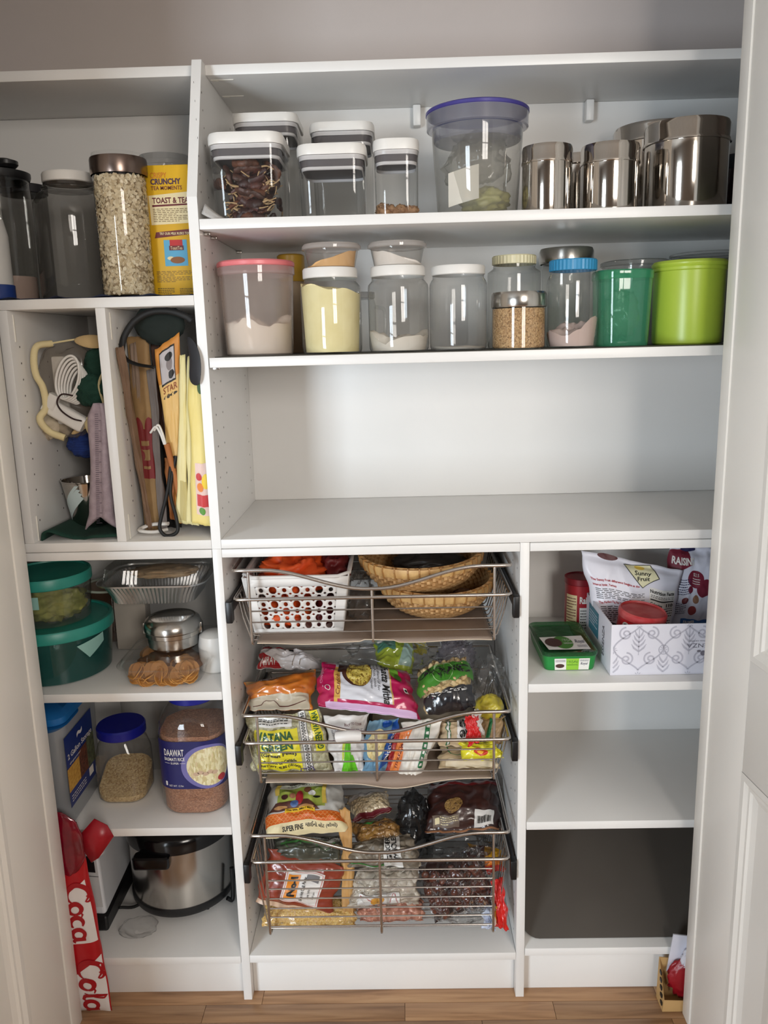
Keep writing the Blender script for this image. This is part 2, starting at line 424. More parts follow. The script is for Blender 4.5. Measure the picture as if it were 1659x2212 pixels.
def bag(name, label, cat, bl, br, tl, tr, m, t=0.04, group=None, s0=0.07, s1=0.07, wr=0.003, seed=0, nu=34, nv=34, back=0.4, pw=3.0, part='pouch', wk=3.0, edge=0.01):
    """soft pouch hung between four corners, swollen by t between its end seals; returns thing, print surface"""
    bl, br, tl, tr = Vector(bl), Vector(br), Vector(tl), Vector(tr)
    o0 = (bl+br)/2; bl, br, tl, tr = bl-o0, br-o0, tl-o0, tr-o0
    n = (br-bl).cross(tl-bl).normalized(); du = (br-bl).normalized(); dv = (tl-bl).normalized()
    def shape(u, v):
        u = min(1, max(0, u)); v = min(1, max(0, v))
        E = max(0.0, 1-abs(2*u-1)**pw)**0.6
        w = min(1, max(0, (v-s0)/(1-s0-s1))); G = max(0.0, 4*w*(1-w))**0.42
        return E*G
    def base(u, v):
        p = (bl*(1-u)+br*u)*(1-v)+(tl*(1-u)+tr*u)*v
        a = noise.noise(Vector((u*wk, v*wk, seed*7.31))); b = noise.noise(Vector((u*wk*2.3+9, v*wk*2.3, seed*3.7))); c = 1-2*abs(noise.noise(Vector((u*wk*1.6, v*wk*1.6+4, seed*5.1))))
        k = wr*(a*1.2+b*0.6+max(0, c-0.55)*1.6)
        e = edge*(noise.noise(Vector((u*2.1, v*5.3, seed*1.9+2))))
        return p+n*k+du*e*(abs(2*u-1)**2)+dv*edge*0.6*noise.noise(Vector((u*5.7, v*2.0, seed*2.3)))
    nu, nv = max(nu, 8), max(nv, 8)
    GR = [[base(i/nu, j/nv)+n*(t*(1-back)*shape(i/nu, j/nv)+0.0003) for i in range(nu+1)] for j in range(nv+1)]
    def grid(u, v):
        x = min(max(u, -.02), 1.02)*nu; y = min(max(v, -.02), 1.02)*nv
        i = min(max(int(math.floor(x)), 0), nu-1); j = min(max(int(math.floor(y)), 0), nv-1); a, b = x-i, y-j
        return (GR[j][i]*(1-a)+GR[j][i+1]*a)*(1-b)+(GR[j+1][i]*(1-a)+GR[j+1][i+1]*a)*b
    front = Surf(grid, max(nu, nv)*1.6)
    V, F = [], []
    for sgn, k in ((1, 1-back), (-1, -back)):
        for j in range(nv+1):
            for i in range(nu+1):
                u, v = i/nu, j/nv; V.append(base(u, v)+n*(t*k*shape(u, v)+sgn*0.0003))
    N = (nu+1)*(nv+1)
    for j in range(nv):
        for i in range(nu):
            a = j*(nu+1)+i; F.append((a, a+1, a+nu+2, a+nu+1)); a += N; F.append((a, a+nu+1, a+nu+2, a+1))
    rim = [i for i in range(nu+1)]+[j*(nu+1)+nu for j in range(1, nv+1)]+[nv*(nu+1)+i for i in range(nu-1, -1, -1)]+[j*(nu+1) for j in range(nv-1, 0, -1)]
    for a, b in zip(rim, rim[1:]+rim[:1]): F.append((a, a+N, b+N, b))
    th = thing(name, label, cat, o0, group)
    th_p = mk(part, V, F, m, th, 180)
    return th, front

# ================================================================== the setting
def struct(o, label=None): o['kind'] = 'structure'; return o
OAK = woodmat('oak_flooring', (136, 100, 70), (172, 132, 96), (190, 152, 114))
fl = struct(box('floor', -3.2, 3.4, -3.6, 1.0, -0.05, -0.004, mat('subfloor', (120, 84, 56), 0.5), None, 0))
rows = [(-0.5148, -0.4646), (-0.4646, -0.4144), (-0.4144, -0.3642), (-0.3642, -0.3140), (-0.3140, -0.2638), (-0.2638, -0.2136), (-0.2136, -0.1636), (-0.1636, -0.1136), (-0.1136, -0.0636), (-0.0636, -0.0134), (-0.0134, 0.0368)]
joints = {9: (-0.085, 0.372, 0.709), 10: (-0.46, 0.043, 0.95)}
rp = random.Random(3)
for i, (a, b) in enumerate(rows):
    js = joints.get(i) or tuple(sorted(rp.uniform(-0.6, 1.2) for _ in range(2)))
    xs = (-1.1,)+js+(1.75,)
    for x0, x1 in zip(xs, xs[1:]): box('plank', x0+.0004, x1-.0004, a+.0005, b-.0005, -0.004, 0.0, OAK, fl, 0.0006)
box('boards_beyond', -3.2, 3.4, -3.6, -0.5150, -0.0040, -0.0002, OAK, fl, 0)
box('boards_beyond', -3.2, -1.1, -0.515, 1.0, -0.0040, -0.0002, OAK, fl, 0)
box('boards_beyond', 1.75, 3.4, -0.515, 1.0, -0.0040, -0.0002, OAK, fl, 0)
box('boards_beyond', -1.1, 1.75, 0.0373, 1.0, -0.0040, -0.0002, OAK, fl, 0)
struct(box('ceiling', -3.2, 3.4, -3.6, 1.0, 2.5, 2.56, mat('ceiling_paint', (196, 193, 189), 0.8), None, 0))
CW = mat('closet_wall_paint', (198, 188, 184), 0.72, col2=(194, 184, 178), vs=2, bump=0.05, bs=400)
struct(box('wall_back', -0.70, 1.42, 0.424, 0.52, 0, 2.5, CW, None, 0))
struct(box('wall_closet_left', -0.80, -0.70, -0.14, 0.52, 0, 2.5, CW, None, 0))
struct(box('wall_closet_right', 1.42, 1.52, -0.14, 0.52, 0, 2.5, CW, None, 0))
# the wall the closet opens through, with its header
OPX0, OPX1, OPZ = -0.358, 0.991, 2.27
struct(box('wall_front_left', -3.2, OPX0-.02, -0.14, -0.05, 0, 2.5, WALL, None, 0))
struct(box('wall_front_right', OPX1+.02, 3.4, -0.14, -0.05, 0, 2.5, WALL, None, 0))
struct(box('wall_front_header', OPX0-.02, OPX1+.02, -0.14, -0.05, OPZ+.02, 2.5, WALL, None, 0))
struct(box('trim_1', OPX0-.02, OPX0, -0.099, -0.05, 0, OPZ+.02, DOORW, None, 0.001))
struct(box('trim_2', OPX1, OPX1+.02, -0.088, -0.05, 0, OPZ+.02, DOORW, None, 0.001))
struct(box('trim_3', OPX0, OPX1, -0.095, -0.05, OPZ, OPZ+.02, DOORW, None, 0.001))
# the room behind the photographer
ROOMW = mat('room_wall_paint', (150, 143, 136), 0.75)
struct(box('wall_room_left', -3.3, -3.2, -3.6, -0.05, 0, 2.5, ROOMW, None, 0))
struct(box('wall_room_right', 3.4, 3.5, -3.6, -0.05, 0, 2.5, ROOMW, None, 0))
xs = [-3.2]+[x for w in WIN for x in w[:2]]+[3.4]
wr = Geo()
for i in range(0, len(xs), 2): wr.add(boxgeo(xs[i], xs[i+1], -3.6, -3.5, 0, 2.5))
for a, b, c, d in [w[:4] for w in WIN]: wr.add(boxgeo(a, b, -3.6, -3.5, 0, c)); wr.add(boxgeo(a, b, -3.6, -3.5, d, 2.5))
struct(wr.build('wall_room_rear', ROOMW, None, 0))
for i, (a, b, c, d) in enumerate([w[:4] for w in WIN]):
    w = thing('window_%d' % (i+1), None, None, ((a+b)/2, -3.5, c)); w['kind'] = 'structure'
    hw, hh = (b-a)/2, d-c
    for x0, x1, z0, z1 in ((-hw, -hw+.05, 0, hh), (hw-.05, hw, 0, hh), (-hw, hw, 0, .05), (-hw, hw, hh-.05, hh)):
        box('window_frame', x0, x1, -.02, .07, z0, z1, DOORW, w, 0)
    box('mullion', -.02, .02, .02, .06, 0, hh, DOORW, w, 0)
    box('mullion', -hw, hw, .02, .06, hh*.5-.02, hh*.5+.02, DOORW, w, 0)
# ---- panelled doors folded open
def panel_door(name, hinge, ang, mirror):
    """local x runs from the hinge along the leaf, local z up, the visible moulded face is at y=0 looking to -y"""
    d = thing(name, None, None, (hinge[0], hinge[1], 0)); d['kind'] = 'structure'
    d.rotation_euler = (0, 0, ang)
    S = -1 if mirror else 1
    def bx(nm, x0, x1, z0, z1, y0=0.0, y1=0.034, bev=.0015):
        ya, yb = (y0*S, y1*S) if S > 0 else (y1*S, y0*S)
        return box(nm, x0, x1, min(ya, yb), max(ya, yb), z0, z1, DOORW, d, bev)
    Wd, Hd = 0.64, 2.24; st = 0.13
    bx('stile', 0, st, .012, Hd); bx('stile', Wd-st, Wd, .012, Hd)
    bx('rail', st, Wd-st, .012, .085); bx('rail', st, Wd-st, .688, .907); bx('rail', st, Wd-st, 2.1, Hd)
    for z0, z1 in ((.085, .688), (.907, 2.1)):
        x0, x1 = st, Wd-st
        bx('panel', x0, x1, z0, z1, .012, .030, 0)
        # ogee moulding frame and the raised field, each one closed ring or slab
        prof = [(0, 0.0), (.012, -.001), (.02, .004), (.026, .004), (.030, .008), (.042, .012)]
        V, F = [], []
        for s, y in prof: V += [(x0+s, y*S, z0+s), (x1-s, y*S, z0+s), (x1-s, y*S, z1-s), (x0+s, y*S, z1-s)]
        for j in range(len(prof)-1):
            for i in range(4): k = (i+1) % 4; F.append((4*j+i, 4*j+k, 4*j+4+k, 4*j+4+i))
        mk('moulding', V, F, DOORW, d, 20)
        prof = [(.105, .0121), (.135, .004), (.137, .003)]
        V, F = [], []
        for s, y in prof: V += [(x0+s, y*S, z0+s), (x1-s, y*S, z0+s), (x1-s, y*S, z1-s), (x0+s, y*S, z1-s)]
        for j in range(len(prof)-1):
            for i in range(4): k = (i+1) % 4; F.append((4*j+i, 4*j+k, 4*j+4+k, 4*j+4+i))
        F.append(tuple(4*(len(prof)-1)+i for i in range(4)))
        mk('raised_field', V, F, DOORW, d, 20)
    return d
A = math.radians(5.5)
panel_door('door_1', (OPX0-.002, -0.101), -PI/2-A, True).name
panel_door('door_2', (OPX1+.003, -0.089), -PI/2+A, False)

# ================================================================== shelving
T = 0.019; YB = 0.42
def pinholes(parent, x, side, zs, ys, name='pin_holes'):
    g = Geo()
    for z in zs:
        for y in ys:
            b = []; n = 8
            for i in range(n): a = 2*PI*i/n; b.append((x+side*.0004, y+.0019*math.cos(a), z+.0022*math.sin(a)))
            g.add((b, [tuple(range(n)) if side > 0 else tuple(range(n-1, -1, -1))]))
    o = g.build(name, mat('hole_shade', (70, 64, 58), 0.9), parent, 0); o['kind'] = 'stuff'  # flat discs, not drilled; the shade inside each hole is their colour
    return o
def hz(z0, z1): return [z0+.032*i for i in range(int((z1-z0)/.032)+1)]
def plankbox(nm, x0, x1, z0, z1, parent, y0=0.0, y1=YB): return box(nm, x0, x1, y0, y1, z0, z1, WHITE, parent, .0009)
# upper shelving over the worktop
up = thing('upper_shelving', 'white melamine upper shelving with two adjustable shelves over the worktop', 'shelving', (0, 0, 1.0783))
def profile_panel(nm, x0, x1, parent):
    P = [(0, 0), (0, .6777), (.118, .948), (YB, .948), (YB, 0)]
    V = [(x0, y, z) for y, z in P]+[(x1, y, z) for y, z in P]; n = len(P)
    F = [tuple(range(n)), tuple(range(2*n-1, n-1, -1))]+[(i+n, (i+1) % n+n, (i+1) % n, i) for i in range(n)]
    return mk(nm, V, F, WHITE, parent, 0)
dv = profile_panel('divider_panel', 0.0, T, up)
pinholes(dv, T, 1, [z for z in hz(.045, .36)]+hz(.395, .60)+hz(.66, .90), (.037, .10, .375))
RX = 1.36
plankbox('shelf', T+.001, RX, .638-T, .638, up, .0, YB)
plankbox('shelf', T+.002, RX, .382-T, .382, up, .0, YB)
plankbox('shelf', T, RX, .947-T, .947, up, .147, YB)
plankbox('back_panel', T, RX, .019, .947-T, up, YB-.004, YB+.0035)
plankbox('side_panel', RX, RX+T, 0, .948, up)
for x in (0.443, 0.835): box('wall_bracket', x-.009, x+.009, YB-.03, YB-.005, .947-T-.045, .947-T, WHITE, up, .003)
for y in (.175, .285):
    for k, (dx, w) in enumerate(((.004, .046), (.006, .013))): box('shelf_clip', T+dx, T+dx+w, y+k*.006, y+k*.006+.0022, .947-T-.0012, .947-T, mat('clip_white', (250, 246, 236), .3), up, .0003)
for y in (.035, .095, .36): box('shelf_pin', T, T+.012, y, y+.007, .638-T-.006, .638-T, STEEL, up, .0006)
box('shelf_pin', T+.004, T+.018, .012, .02, .382-T-.004, .382-T, STEEL, up, .0006)
# worktop
wt = thing('worktop', 'long empty white worktop slab above the base cabinets', 'worktop', (.6, .2, 1.0785))
box('slab', T-.5997, RX-.6003, -.2, YB-.2, 0, T-.0003, WHITE, wt, .0008)
# cubby unit at the upper left
cu_ = thing('cubby_shelving', 'white two-slot cubby unit with a jar shelf above it', 'shelving', (-.2, 0, 1.0785))
LX = -0.64
def cb(nm, x0, x1, z0, z1, y0=0.0, y1=YB): return box(nm, x0+.2, x1+.2, y0, y1, z0-1.0785, z1-1.0785, WHITE, cu_, .0009)
cb('shelf', LX, -.0006, 1.0785, 1.0972); cb('shelf', LX, -.0006, 1.5600, 1.5790); cb('shelf', LX, -.0006, 2.006, 2.0255, .147)
sp = cb('side_panel', -.382, -.363, 1.0974, 1.5598); pinholes(cu_, -.163, 1, hz(.06, .42), (.037, .16), 'pin_holes')
cb('cubby_divider', -.192, -.173, 1.0974, 1.5598); pinholes(cu_, -.173+.2, 1, hz(.06, .46), (.06, .30), 'pin_holes')
cb('back_panel', LX, -.001, 1.0974, 1.5598, YB-.004, YB+.0035); cb('back_panel', LX, -.001, 1.5792, 2.0058, YB-.004, YB+.0035)
cb('side_panel', LX-T, LX, 1.0785, 2.0255)
for x in (-.3625, -.1725):
    for z0, z1, y in ((1.50, 1.552, .02), (1.098, 1.15, .02)): box('edge_clip', x+.2, x+.2016, y, y+.004, z0-1.0785, z1-1.0785, mat('clip_white', (250, 246, 236), .3), cu_, .0003)
# base cabinets
def base_cab(label, x0, x1, shelves, left, right, rail=1.0785-T, blend=0.0):
    c = thing('base_cabinet', label, 'cabinet', ((x0+x1)/2, 0, 0)); k = (x0+x1)/2
    def b(nm, a, e, z0, z1, y0=0.0, y1=YB): return box(nm, a-k, e-k, y0, y1, z0, z1, WHITE, c, .0009)
    if left: b('side_panel', x0-T, x0, 0, 1.0780)
    if right: b('side_panel', x1, x1+T, 0, 1.0780)
    b('top_panel', x0+.0004, x1-.0004, rail, 1.0768)
    for z in shelves: b('shelf', x0+.0005, x1-.0005, z-T, z)
    b('toe_kick', x0+.0005, x1-.0005, 0, shelves[0]-T-.0003, .026, .042)
    b('back_panel', x0+.0005, x1-.0005, shelves[0], rail, YB-.004, YB+.0035)
    return c
bc = base_cab('middle base cabinet holding the three pull-out wire baskets', T, .627, (.118,), True, True)
pinholes(bc, T-(T+.627)/2, 1, hz(.15, 1.04), (.037, .10, .375)); pinholes(bc, .627-(T+.627)/2, -1, hz(.15, 1.04), (.037, .10, .375))
base_cab('base cabinet below the cubbies with containers and a pressure cooker', LX, -.0006, (.116, .446, .766), True, False)
rc = base_cab('base cabinet beside the wire baskets with two empty shelves', .627+T+.0006, RX, (.128, .4475, .7705), False, True)

# ================================================================== upper shelves: jars, tubs and tins
WLID = mat('white_plastic', (236, 233, 228), 0.35)
GASK = film('grey_gasket', (150, 150, 150), haze=0.35, hcol=(120, 118, 118))
def vessel(name, label, cat, loc, prof, m, group=None, seg=48, part='body'):
    t = thing(name, label, cat, loc, group)
    lathe(part, prof, m, t, seg, caps=False)
    # clear floor of the vessel
    r, z = prof[0]
    lathe('bottom', [(0.0001, z), (r, z)], m, t, seg, caps=False)
    return t
def heap(name, r, z0, h0, amp, m, parent, seed=0, seg=40, tilt=0.0, rb=None, ang=0.0):
    """loose fill with an uneven top inside a round vessel"""
    V, F = [], []; rb = rb or r; n = 8
    for j in range(5):
        q = j/4
        for i in range(seg):
            a = 2*PI*i/seg; x, y = math.cos(a), math.sin(a)
            top = h0+tilt*(x*math.cos(ang)+y*math.sin(ang))+amp*noise.noise(Vector((x*1.7+seed, y*1.7, seed*2.1)))+amp*.25*noise.noise(Vector((x*7+seed, y*7, seed)))
            top = max(0.0015, top); rr = rb+(r-rb)*q
            V.append((rr*x, rr*y, z0+top*q))
    for j in range(4):
        for i in range(seg): k = (i+1) % seg; F.append((j*seg+i, j*seg+k, (j+1)*seg+k, (j+1)*seg+i))
    b = 4*seg
    for q in range(1, n):
        for i in range(seg):
            a = 2*PI*i/seg; f = 1-q/n; x, y = math.cos(a)*f, math.sin(a)*f
            top = h0+tilt*(x*math.cos(ang)+y*math.sin(ang))+amp*noise.noise(Vector((x*1.7+seed, y*1.7, seed*2.1)))+amp*.25*noise.noise(Vector((x*7+seed, y*7, seed)))
            V.append((r*x, r*y, z0+max(0.0015, top)))
        for i in range(seg): k = (i+1) % seg; F.append((b+(q-1)*seg+i, b+(q-1)*seg+k, b+q*seg+k, b+q*seg+i))
    F.append(tuple(b+(n-1)*seg+i for i in range(seg))); F.append(tuple(range(seg-1, -1, -1)))
    o = mk(name, V, F, m, parent, 60)
    o['kind'] = 'stuff'
    return o
UL = 1.5790; S2 = 1.7163; S3 = 1.4603
# ---- shelf of jars above the cubbies
V, F = [], []; nx = 60
for j in range(9):
    for i in range(nx+1):
        x = -.372+.366*i/nx; y = .004+.34*j/8+(.006*math.sin(i*.55) if j == 0 else 0)
        z = .0016+(.0042*max(0, math.sin(i*.42+.6))**2 if j < 2 else 0)*(1 if j == 0 else .45)
        V.append((x+.19, y, z))
for j in range(8):
    for i in range(nx): a = j*(nx+1)+i; F.append((a, a+1, a+nx+2, a+nx+1))
o = mk('placemat', V, F, mat('navy_cloth', (38, 44, 66), 0.85, bump=.3, bs=900), None, 180, (-.19, 0, UL)); tag(o, 'dark blue scalloped placemat lying under the jars', 'placemat')
mo = o.modifiers.new('t', 'SOLIDIFY'); mo.thickness = .0012
MZ = UL+.003
# oats jar
yc = .083; r = 0.1021/2; x = -0.1490
t = vessel('oats_jar', 'tall glass jar full of rolled oats with brown metal lid', 'jar', (x, yc, MZ), [(r*.94, 0), (r, .006), (r*1.0, .255), (r*.97, .268)], GLASS)
lz = 1.8105-MZ; lt = 1.8422-MZ; lr = 0.1086/2
lathe('lid', [(lr*.985, lz), (lr, lz+.004), (lr, lt-.004), (lr*.98, lt), (.0001, lt+.001)], mat('bronze_metal', (128, 112, 104), 0.26, 1.0), t, 48, caps=False)
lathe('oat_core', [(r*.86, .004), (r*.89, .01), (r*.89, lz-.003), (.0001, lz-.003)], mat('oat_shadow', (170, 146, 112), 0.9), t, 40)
rng = random.Random(1); g = Geo()
for k in range(2600):
    a = rng.uniform(-PI*.62, PI*.62)-PI/2; z = rng.uniform(.006, lz-.003); rr = r*rng.uniform(.90, .945); s = rng.uniform(.0032, .0054)
    nn = 7; v = [(s*math.cos(2*PI*i/nn)*rng.uniform(.8, 1.1), s*.78*math.sin(2*PI*i/nn), 0) for i in range(nn)]
    M = Matrix.Translation((rr*math.cos(a), rr*math.sin(a), z)) @ Matrix.Rotation(a+PI/2, 4, 'Z') @ Matrix.Rotation(PI/2+rng.uniform(-.55, .55), 4, 'X') @ Matrix.Rotation(rng.uniform(-.5, .5), 4, 'Y') @ Matrix.Rotation(rng.uniform(0, 6.3), 4, 'Z')
    g.add((v, [tuple(range(nn))]), M)
g.build('oat_flakes', island('oat_flake', [(196, 172, 134), (226, 206, 170), (236, 220, 190), (206, 184, 148), (232, 214, 180)], .8), t, 0)['kind'] = 'stuff'
# big empty glass jar with white lid
yc = .135; x = -0.2683; r = .0725
lb = 1.8093-MZ; lt = 1.8287-MZ; lr = 0.1002/2
t = vessel('glass_jar', 'large empty clear glass jar with white screw lid', 'jar', (-0.2702, yc, MZ), [(r*.93, 0), (r, .008), (r, lb-.055), (r*.985, lb-.04), (r*.9, lb-.024), (lr*1.02, lb-.014), (lr*1.05, lb-.010), (lr*.98, lb-.007), (lr*.97, lb+.004)], film('dark_reflection_glass', (120, 118, 112), haze=.03))  # clear glass; the dark room's reflection is put into its tint
lathe('lid', [(lr*.96, lb), (lr, lb+.002), (lr, lt-.003), (lr*.96, lt), (.0001, lt)], WLID, t, 48, caps=False)
lathe('neck_ring', [(lr*1.0, lb-.013), (lr*1.07, lb-.011), (lr*1.07, lb-.008), (lr*1.0, lb-.006), (lr*.98, lb-.001)], film('neck_glass', (60, 60, 58), haze=.12, hcol=(150, 146, 140)), t, 48, caps=False)
# black flip-lid carafe, edge of the frame
yc = .142; x = -0.4180; r = .066
lb = 1.8233-MZ; lt = 1.8552-MZ
t = vessel('glass_carafe', 'tall clear carafe with black flip-top lid', 'carafe', (x-.004, yc, MZ), [(r*.9, 0), (r*.96, .01), (r*1.0, lb-.09), (r*.97, lb-.02), (r*.96, lb)], GLASS)
lathe('lid', [(r*.90, lb-.004), (r*1.0, lb-.002), (r*1.04, lb+.006), (r*1.04, lb+.012), (r*.9, lb+.014), (.0001, lb+.016)], BLACKP, t, 40, caps=False)
V, F = loft_geo([rring(.085, .036, .018, lb+.016), rring(.096, .044, .02, lb+.022), rring(.096, .044, .02, lb+.029), rring(.07, .03, .012, lb+.033)])
mk('spout_cap', [(vx+.012, vy-.025, vz) for vx, vy, vz in V], F, BLACKP, t)
lathe('grounds', [(r*.86, .003), (r*.9, .012), (r*.9, .05), (.0001, .052)], mat('pale_residue', (176, 152, 140), .8), t, 32)
# dark lidded tall jar behind
yc = .27; x = -0.4221; r = .048
lt = 1.8362-MZ
t = vessel('storage_jar', 'slim smoky jar with dark lid behind the empty glass jar', 'jar', (x, yc, MZ), [(r*.95, 0), (r, .006), (r, lt-.02)], film('smoky_plastic', (150, 148, 144), haze=.2, hcol=(120, 116, 110)))
lathe('lid', [(r*.98, lt-.022), (r*1.05, lt-.02), (r*1.05, lt-.003), (.0001, lt)], mat('dark_lid', (40, 38, 42), .4), t, 40, caps=False)
# white bottle with blue base at the frame edge
t = thing('water_bottle', 'pale bottle with blue base and red lettering at shelf end', 'bottle', (-0.4017, .042, MZ))
lathe('sleeve', [(.036, .026), (.036, .12), (.03, .15), (.0001, .152)], mat('pale_bottle', (206, 204, 200), .4), t, 32, caps=False)
lathe('base', [(.037, 0), (.0385, .002), (.0385, .027), (.036, .028)], mat('blue_plastic', (36, 62, 128), .4), t, 32)
sf = cylsurf(.0365, .05, .12, 0, 60); text(sf, t, 'BE\nR', (.1, .3, .9, .95), mat('red_ink', (150, 40, 44), .5), bold=.02)
# yellow biscuit box
bx0 = -0.1041; bx1 = -.0185; zt = 1.8335-MZ
t = thing('toast_box', 'yellow cardboard box of tea toast beside the tall divider', 'box', ((bx0+bx1)/2, .10, MZ)); hw = (bx1-bx0)/2
YEL = mat('yellow_card', (226, 178, 28), 0.5, col2=(220, 170, 22), vs=6)
box('carton', -hw, hw, 0, .055, 0, zt, YEL, t, .001)
sf = quadsurf((-hw, -.0001, 0), (hw, -.0001, 0), (-hw, -.0001, zt), (hw, -.0001, zt))
BUR = mat('burgundy_ink', (110, 30, 34), .5); ORN = mat('orange_ink', (206, 110, 24), .5); CRM = mat('cream_print', (240, 224, 178), .5); NAVY = mat('navy_ink', (36, 34, 78), .5)
text(sf, t, 'CRISPY', (.12, .905, .50, .945), ORN); text(sf, t, 'CRUNCHY', (.12, .855, .82, .90), mat('purple_ink', (70, 32, 70), .5), bold=.035); text(sf, t, 'TEA MOMENTS', (.12, .815, .84, .845), BUR, bold=.01)
patch(sf, t, CRM, ((.07, .555), (1.0, .565), (1.0, .80), (.05, .775)), 'printed_panel'); text(sf, t, 'TOAST & TEA', (.13, .715, .98, .76), BUR, bold=.03); patch(sf, t, BUR, ((.12, .69), (.98, .70), (.98, .712), (.12, .705)), 'printed_bar', off=OFF*1.5)
lines_of_print(sf, t, (.13, .575, .95, .68), 8, mat('brown_ink', (120, 96, 60), .6), 3)
patch(sf, t, BUR, ((.12, .455), (.98, .48), (.98, .52), (.16, .50)), 'printed_ribbon'); text(sf, t, 'TRY OUR MILK RUSKS TOO', (.24, .478, .96, .498), CRM, bold=.02)
patch(sf, t, mat('sky_blue_print', (96, 176, 214), .5), (.32, .24, .86, .44), 'printed_pack'); patch(sf, t, mat('red_print', (196, 40, 40), .5), (.46, .38, .76, .44), 'printed_pack', off=OFF*1.5); patch(sf, t, BUR, (.44, .36, .78, .395), 'printed_pack', off=OFF*1.9)
text(sf, t, 'ToastTea', (.47, .365, .75, .39), CRM, off=OFF*2.6); disc(sf, t, mat('biscuit_print', (150, 98, 58), .6), .62, .285, .17, .026, 'printed_biscuits', OFF*1.6); disc(sf, t, CRM, .46, .30, .08, .014, 'printed_milk', OFF*1.5)
lines_of_print(sf, t, (.10, .115, .98, .205), 8, mat('brown_ink', (120, 96, 60), .6), 5); lines_of_print(sf, t, (.10, .02, .50, .075), 4, INK, 6); lines_of_print(sf, t, (.62, .02, .98, .07), 4, INK, 8)
# clear tub behind the box
t = vessel('deli_tub', 'clear plastic tub standing behind the yellow toast box', 'tub', (-0.1118, .29, MZ), [(.05, 0), (.054, .004), (.06, 1.8699-MZ)], PLAST)
zt2 = 1.8699-MZ; lathe('lid', [(.061, zt2-.006), (.0625, zt2-.004), (.0625, zt2+.004), (.056, zt2+.006), (.055, zt2+.018), (.0001, zt2+.018)], film('frosted_lid', (200, 200, 198), haze=.35), t, 40, caps=False)

# ---- square flip-lock containers
def pop(label, x, y0, w, d, zt, zl, taper=.93):
    """x centre, y0 front, zl = bottom of lid, zt = top of lid (above the shelf)"""
    t = thing('lidded_container', label, 'container', (x, y0+d/2, S2+.0005), 'square white-lidded containers'); r = .024
    rloft('body', [(w*taper*.96, d*taper*.96, r*.8, .0005), (w*taper, d*taper, r, .006), (w*.985, d*.985, r, zl-.002)], film('smoke_clear', (222, 224, 222), haze=.03), t, True, False)
    rloft('lid', [(w*1.02, d*1.02, r*1.25, zl), (w*1.03, d*1.03, r*1.3, zl+.003), (w*1.03, d*1.03, r*1.3, zt-.005), (w*1.0, d*1.0, r*1.2, zt), (w*.7, d*.7, r, zt+.0005)], WLID, t)
    rloft('collar', [(w*.955, d*.955, r*.95, zl-.0085), (w*.965, d*.965, r, zl-.008), (w*.965, d*.965, r, zl-.0005)], mat('pale_collar', (214, 210, 210), .3), t, False, False)
    rloft('gasket', [(w*.90, d*.90, r*.9, zl-.0205), (w*.935, d*.935, r, zl-.020), (w*.935, d*.935, r, zl-.0085)], mat('dark_gasket', (92, 86, 88), .5), t, True, False)
    rloft('inner_rim', [(w*.88, d*.88, r*.8, zl-.0265), (w*.91, d*.91, r*.9, zl-.025), (w*.91, d*.91, r*.9, zl-.0205)], mat('pale_collar', (214, 210, 210), .3), t, False, False)
    return t
yA = .022; xa0, xa1 = 0.0381, 0.1774; wA = xa1-xa0
pop('square white-lidded container of dried red chillies', (xa0+xa1)/2, yA, wA, .15, 1.8714-S2, 1.8514-S2)
xb0, xb1 = 0.2037, 0.3336
pop('square white-lidded container with nothing in it', (xb0+xb1)/2, .035, xb1-xb0, .14, 1.8498-S2, 1.8303-S2, .96)
xc0, xc1 = 0.3487, 0.4350
pop('narrow white-lidded container with a few walnuts', (xc0+xc1)/2, .04, xc1-xc0, .10, 1.8563-S2, 1.8369-S2, .95)
xd0, xd1 = 0.0522, 0.1871
pop('tallest white-lidded container, behind the chilli container', (xd0+xd1)/2, .215, xd1-xd0, .15, 1.9533-S2, 1.9356-S2)
xe0, xe1 = 0.2143, 0.3464
pop('white-lidded container behind the empty one', (xe0+xe1)/2, .205, xe1-xe0, .15, 1.9291-S2, 1.9114-S2)
# dried chillies, each with its stem
CH = [mat('chilli_%d' % i, c, 0.5, col2=tuple(int(k*.65) for k in c), vs=60, bump=.5, bs=130, coat=.03) for i, c in enumerate([(92, 46, 36), (72, 36, 32), (112, 66, 44), (88, 52, 40)])]
STEM = mat('chilli_stem', (190, 158, 116), .7)
rng = random.Random(11); x0 = (xa0+xa1)/2; y0 = yA+.075; protos = []
for k in range(6):
    L = rng.uniform(.040, .055); c = rng.uniform(-.014, .014); pts = spline([(-L/2, 0, 0), (-L/6, c*.7, c*.5), (L/6, c, -c*.4), (L/2, c*.2, 0)], 5); n = len(pts)
    rad = [(.0030+.0068*math.sin(PI*min(1, .12+.88*i/(n-1)))**.7)*(1 if i < n-1 else .4)*rng.uniform(.8, 1.15) for i in range(n)]
    t = thing('dried_chilli', 'dried dark red chilli inside the square container', 'chilli', (0, 0, 0), 'dried chillies in the square container')
    tube('pod', pts, rad, CH[k % 4], t, 8, False, .62); tube('stem', spline([(L/2-.002, c*.2, 0), (L/2+.009, c*.2+.003, .004), (L/2+.020, c*.2-.002, .010)], 3), [.0019]*3+[.0012]*4, STEM, t, 6)
    protos.append(t)
hb = .097; k = 0
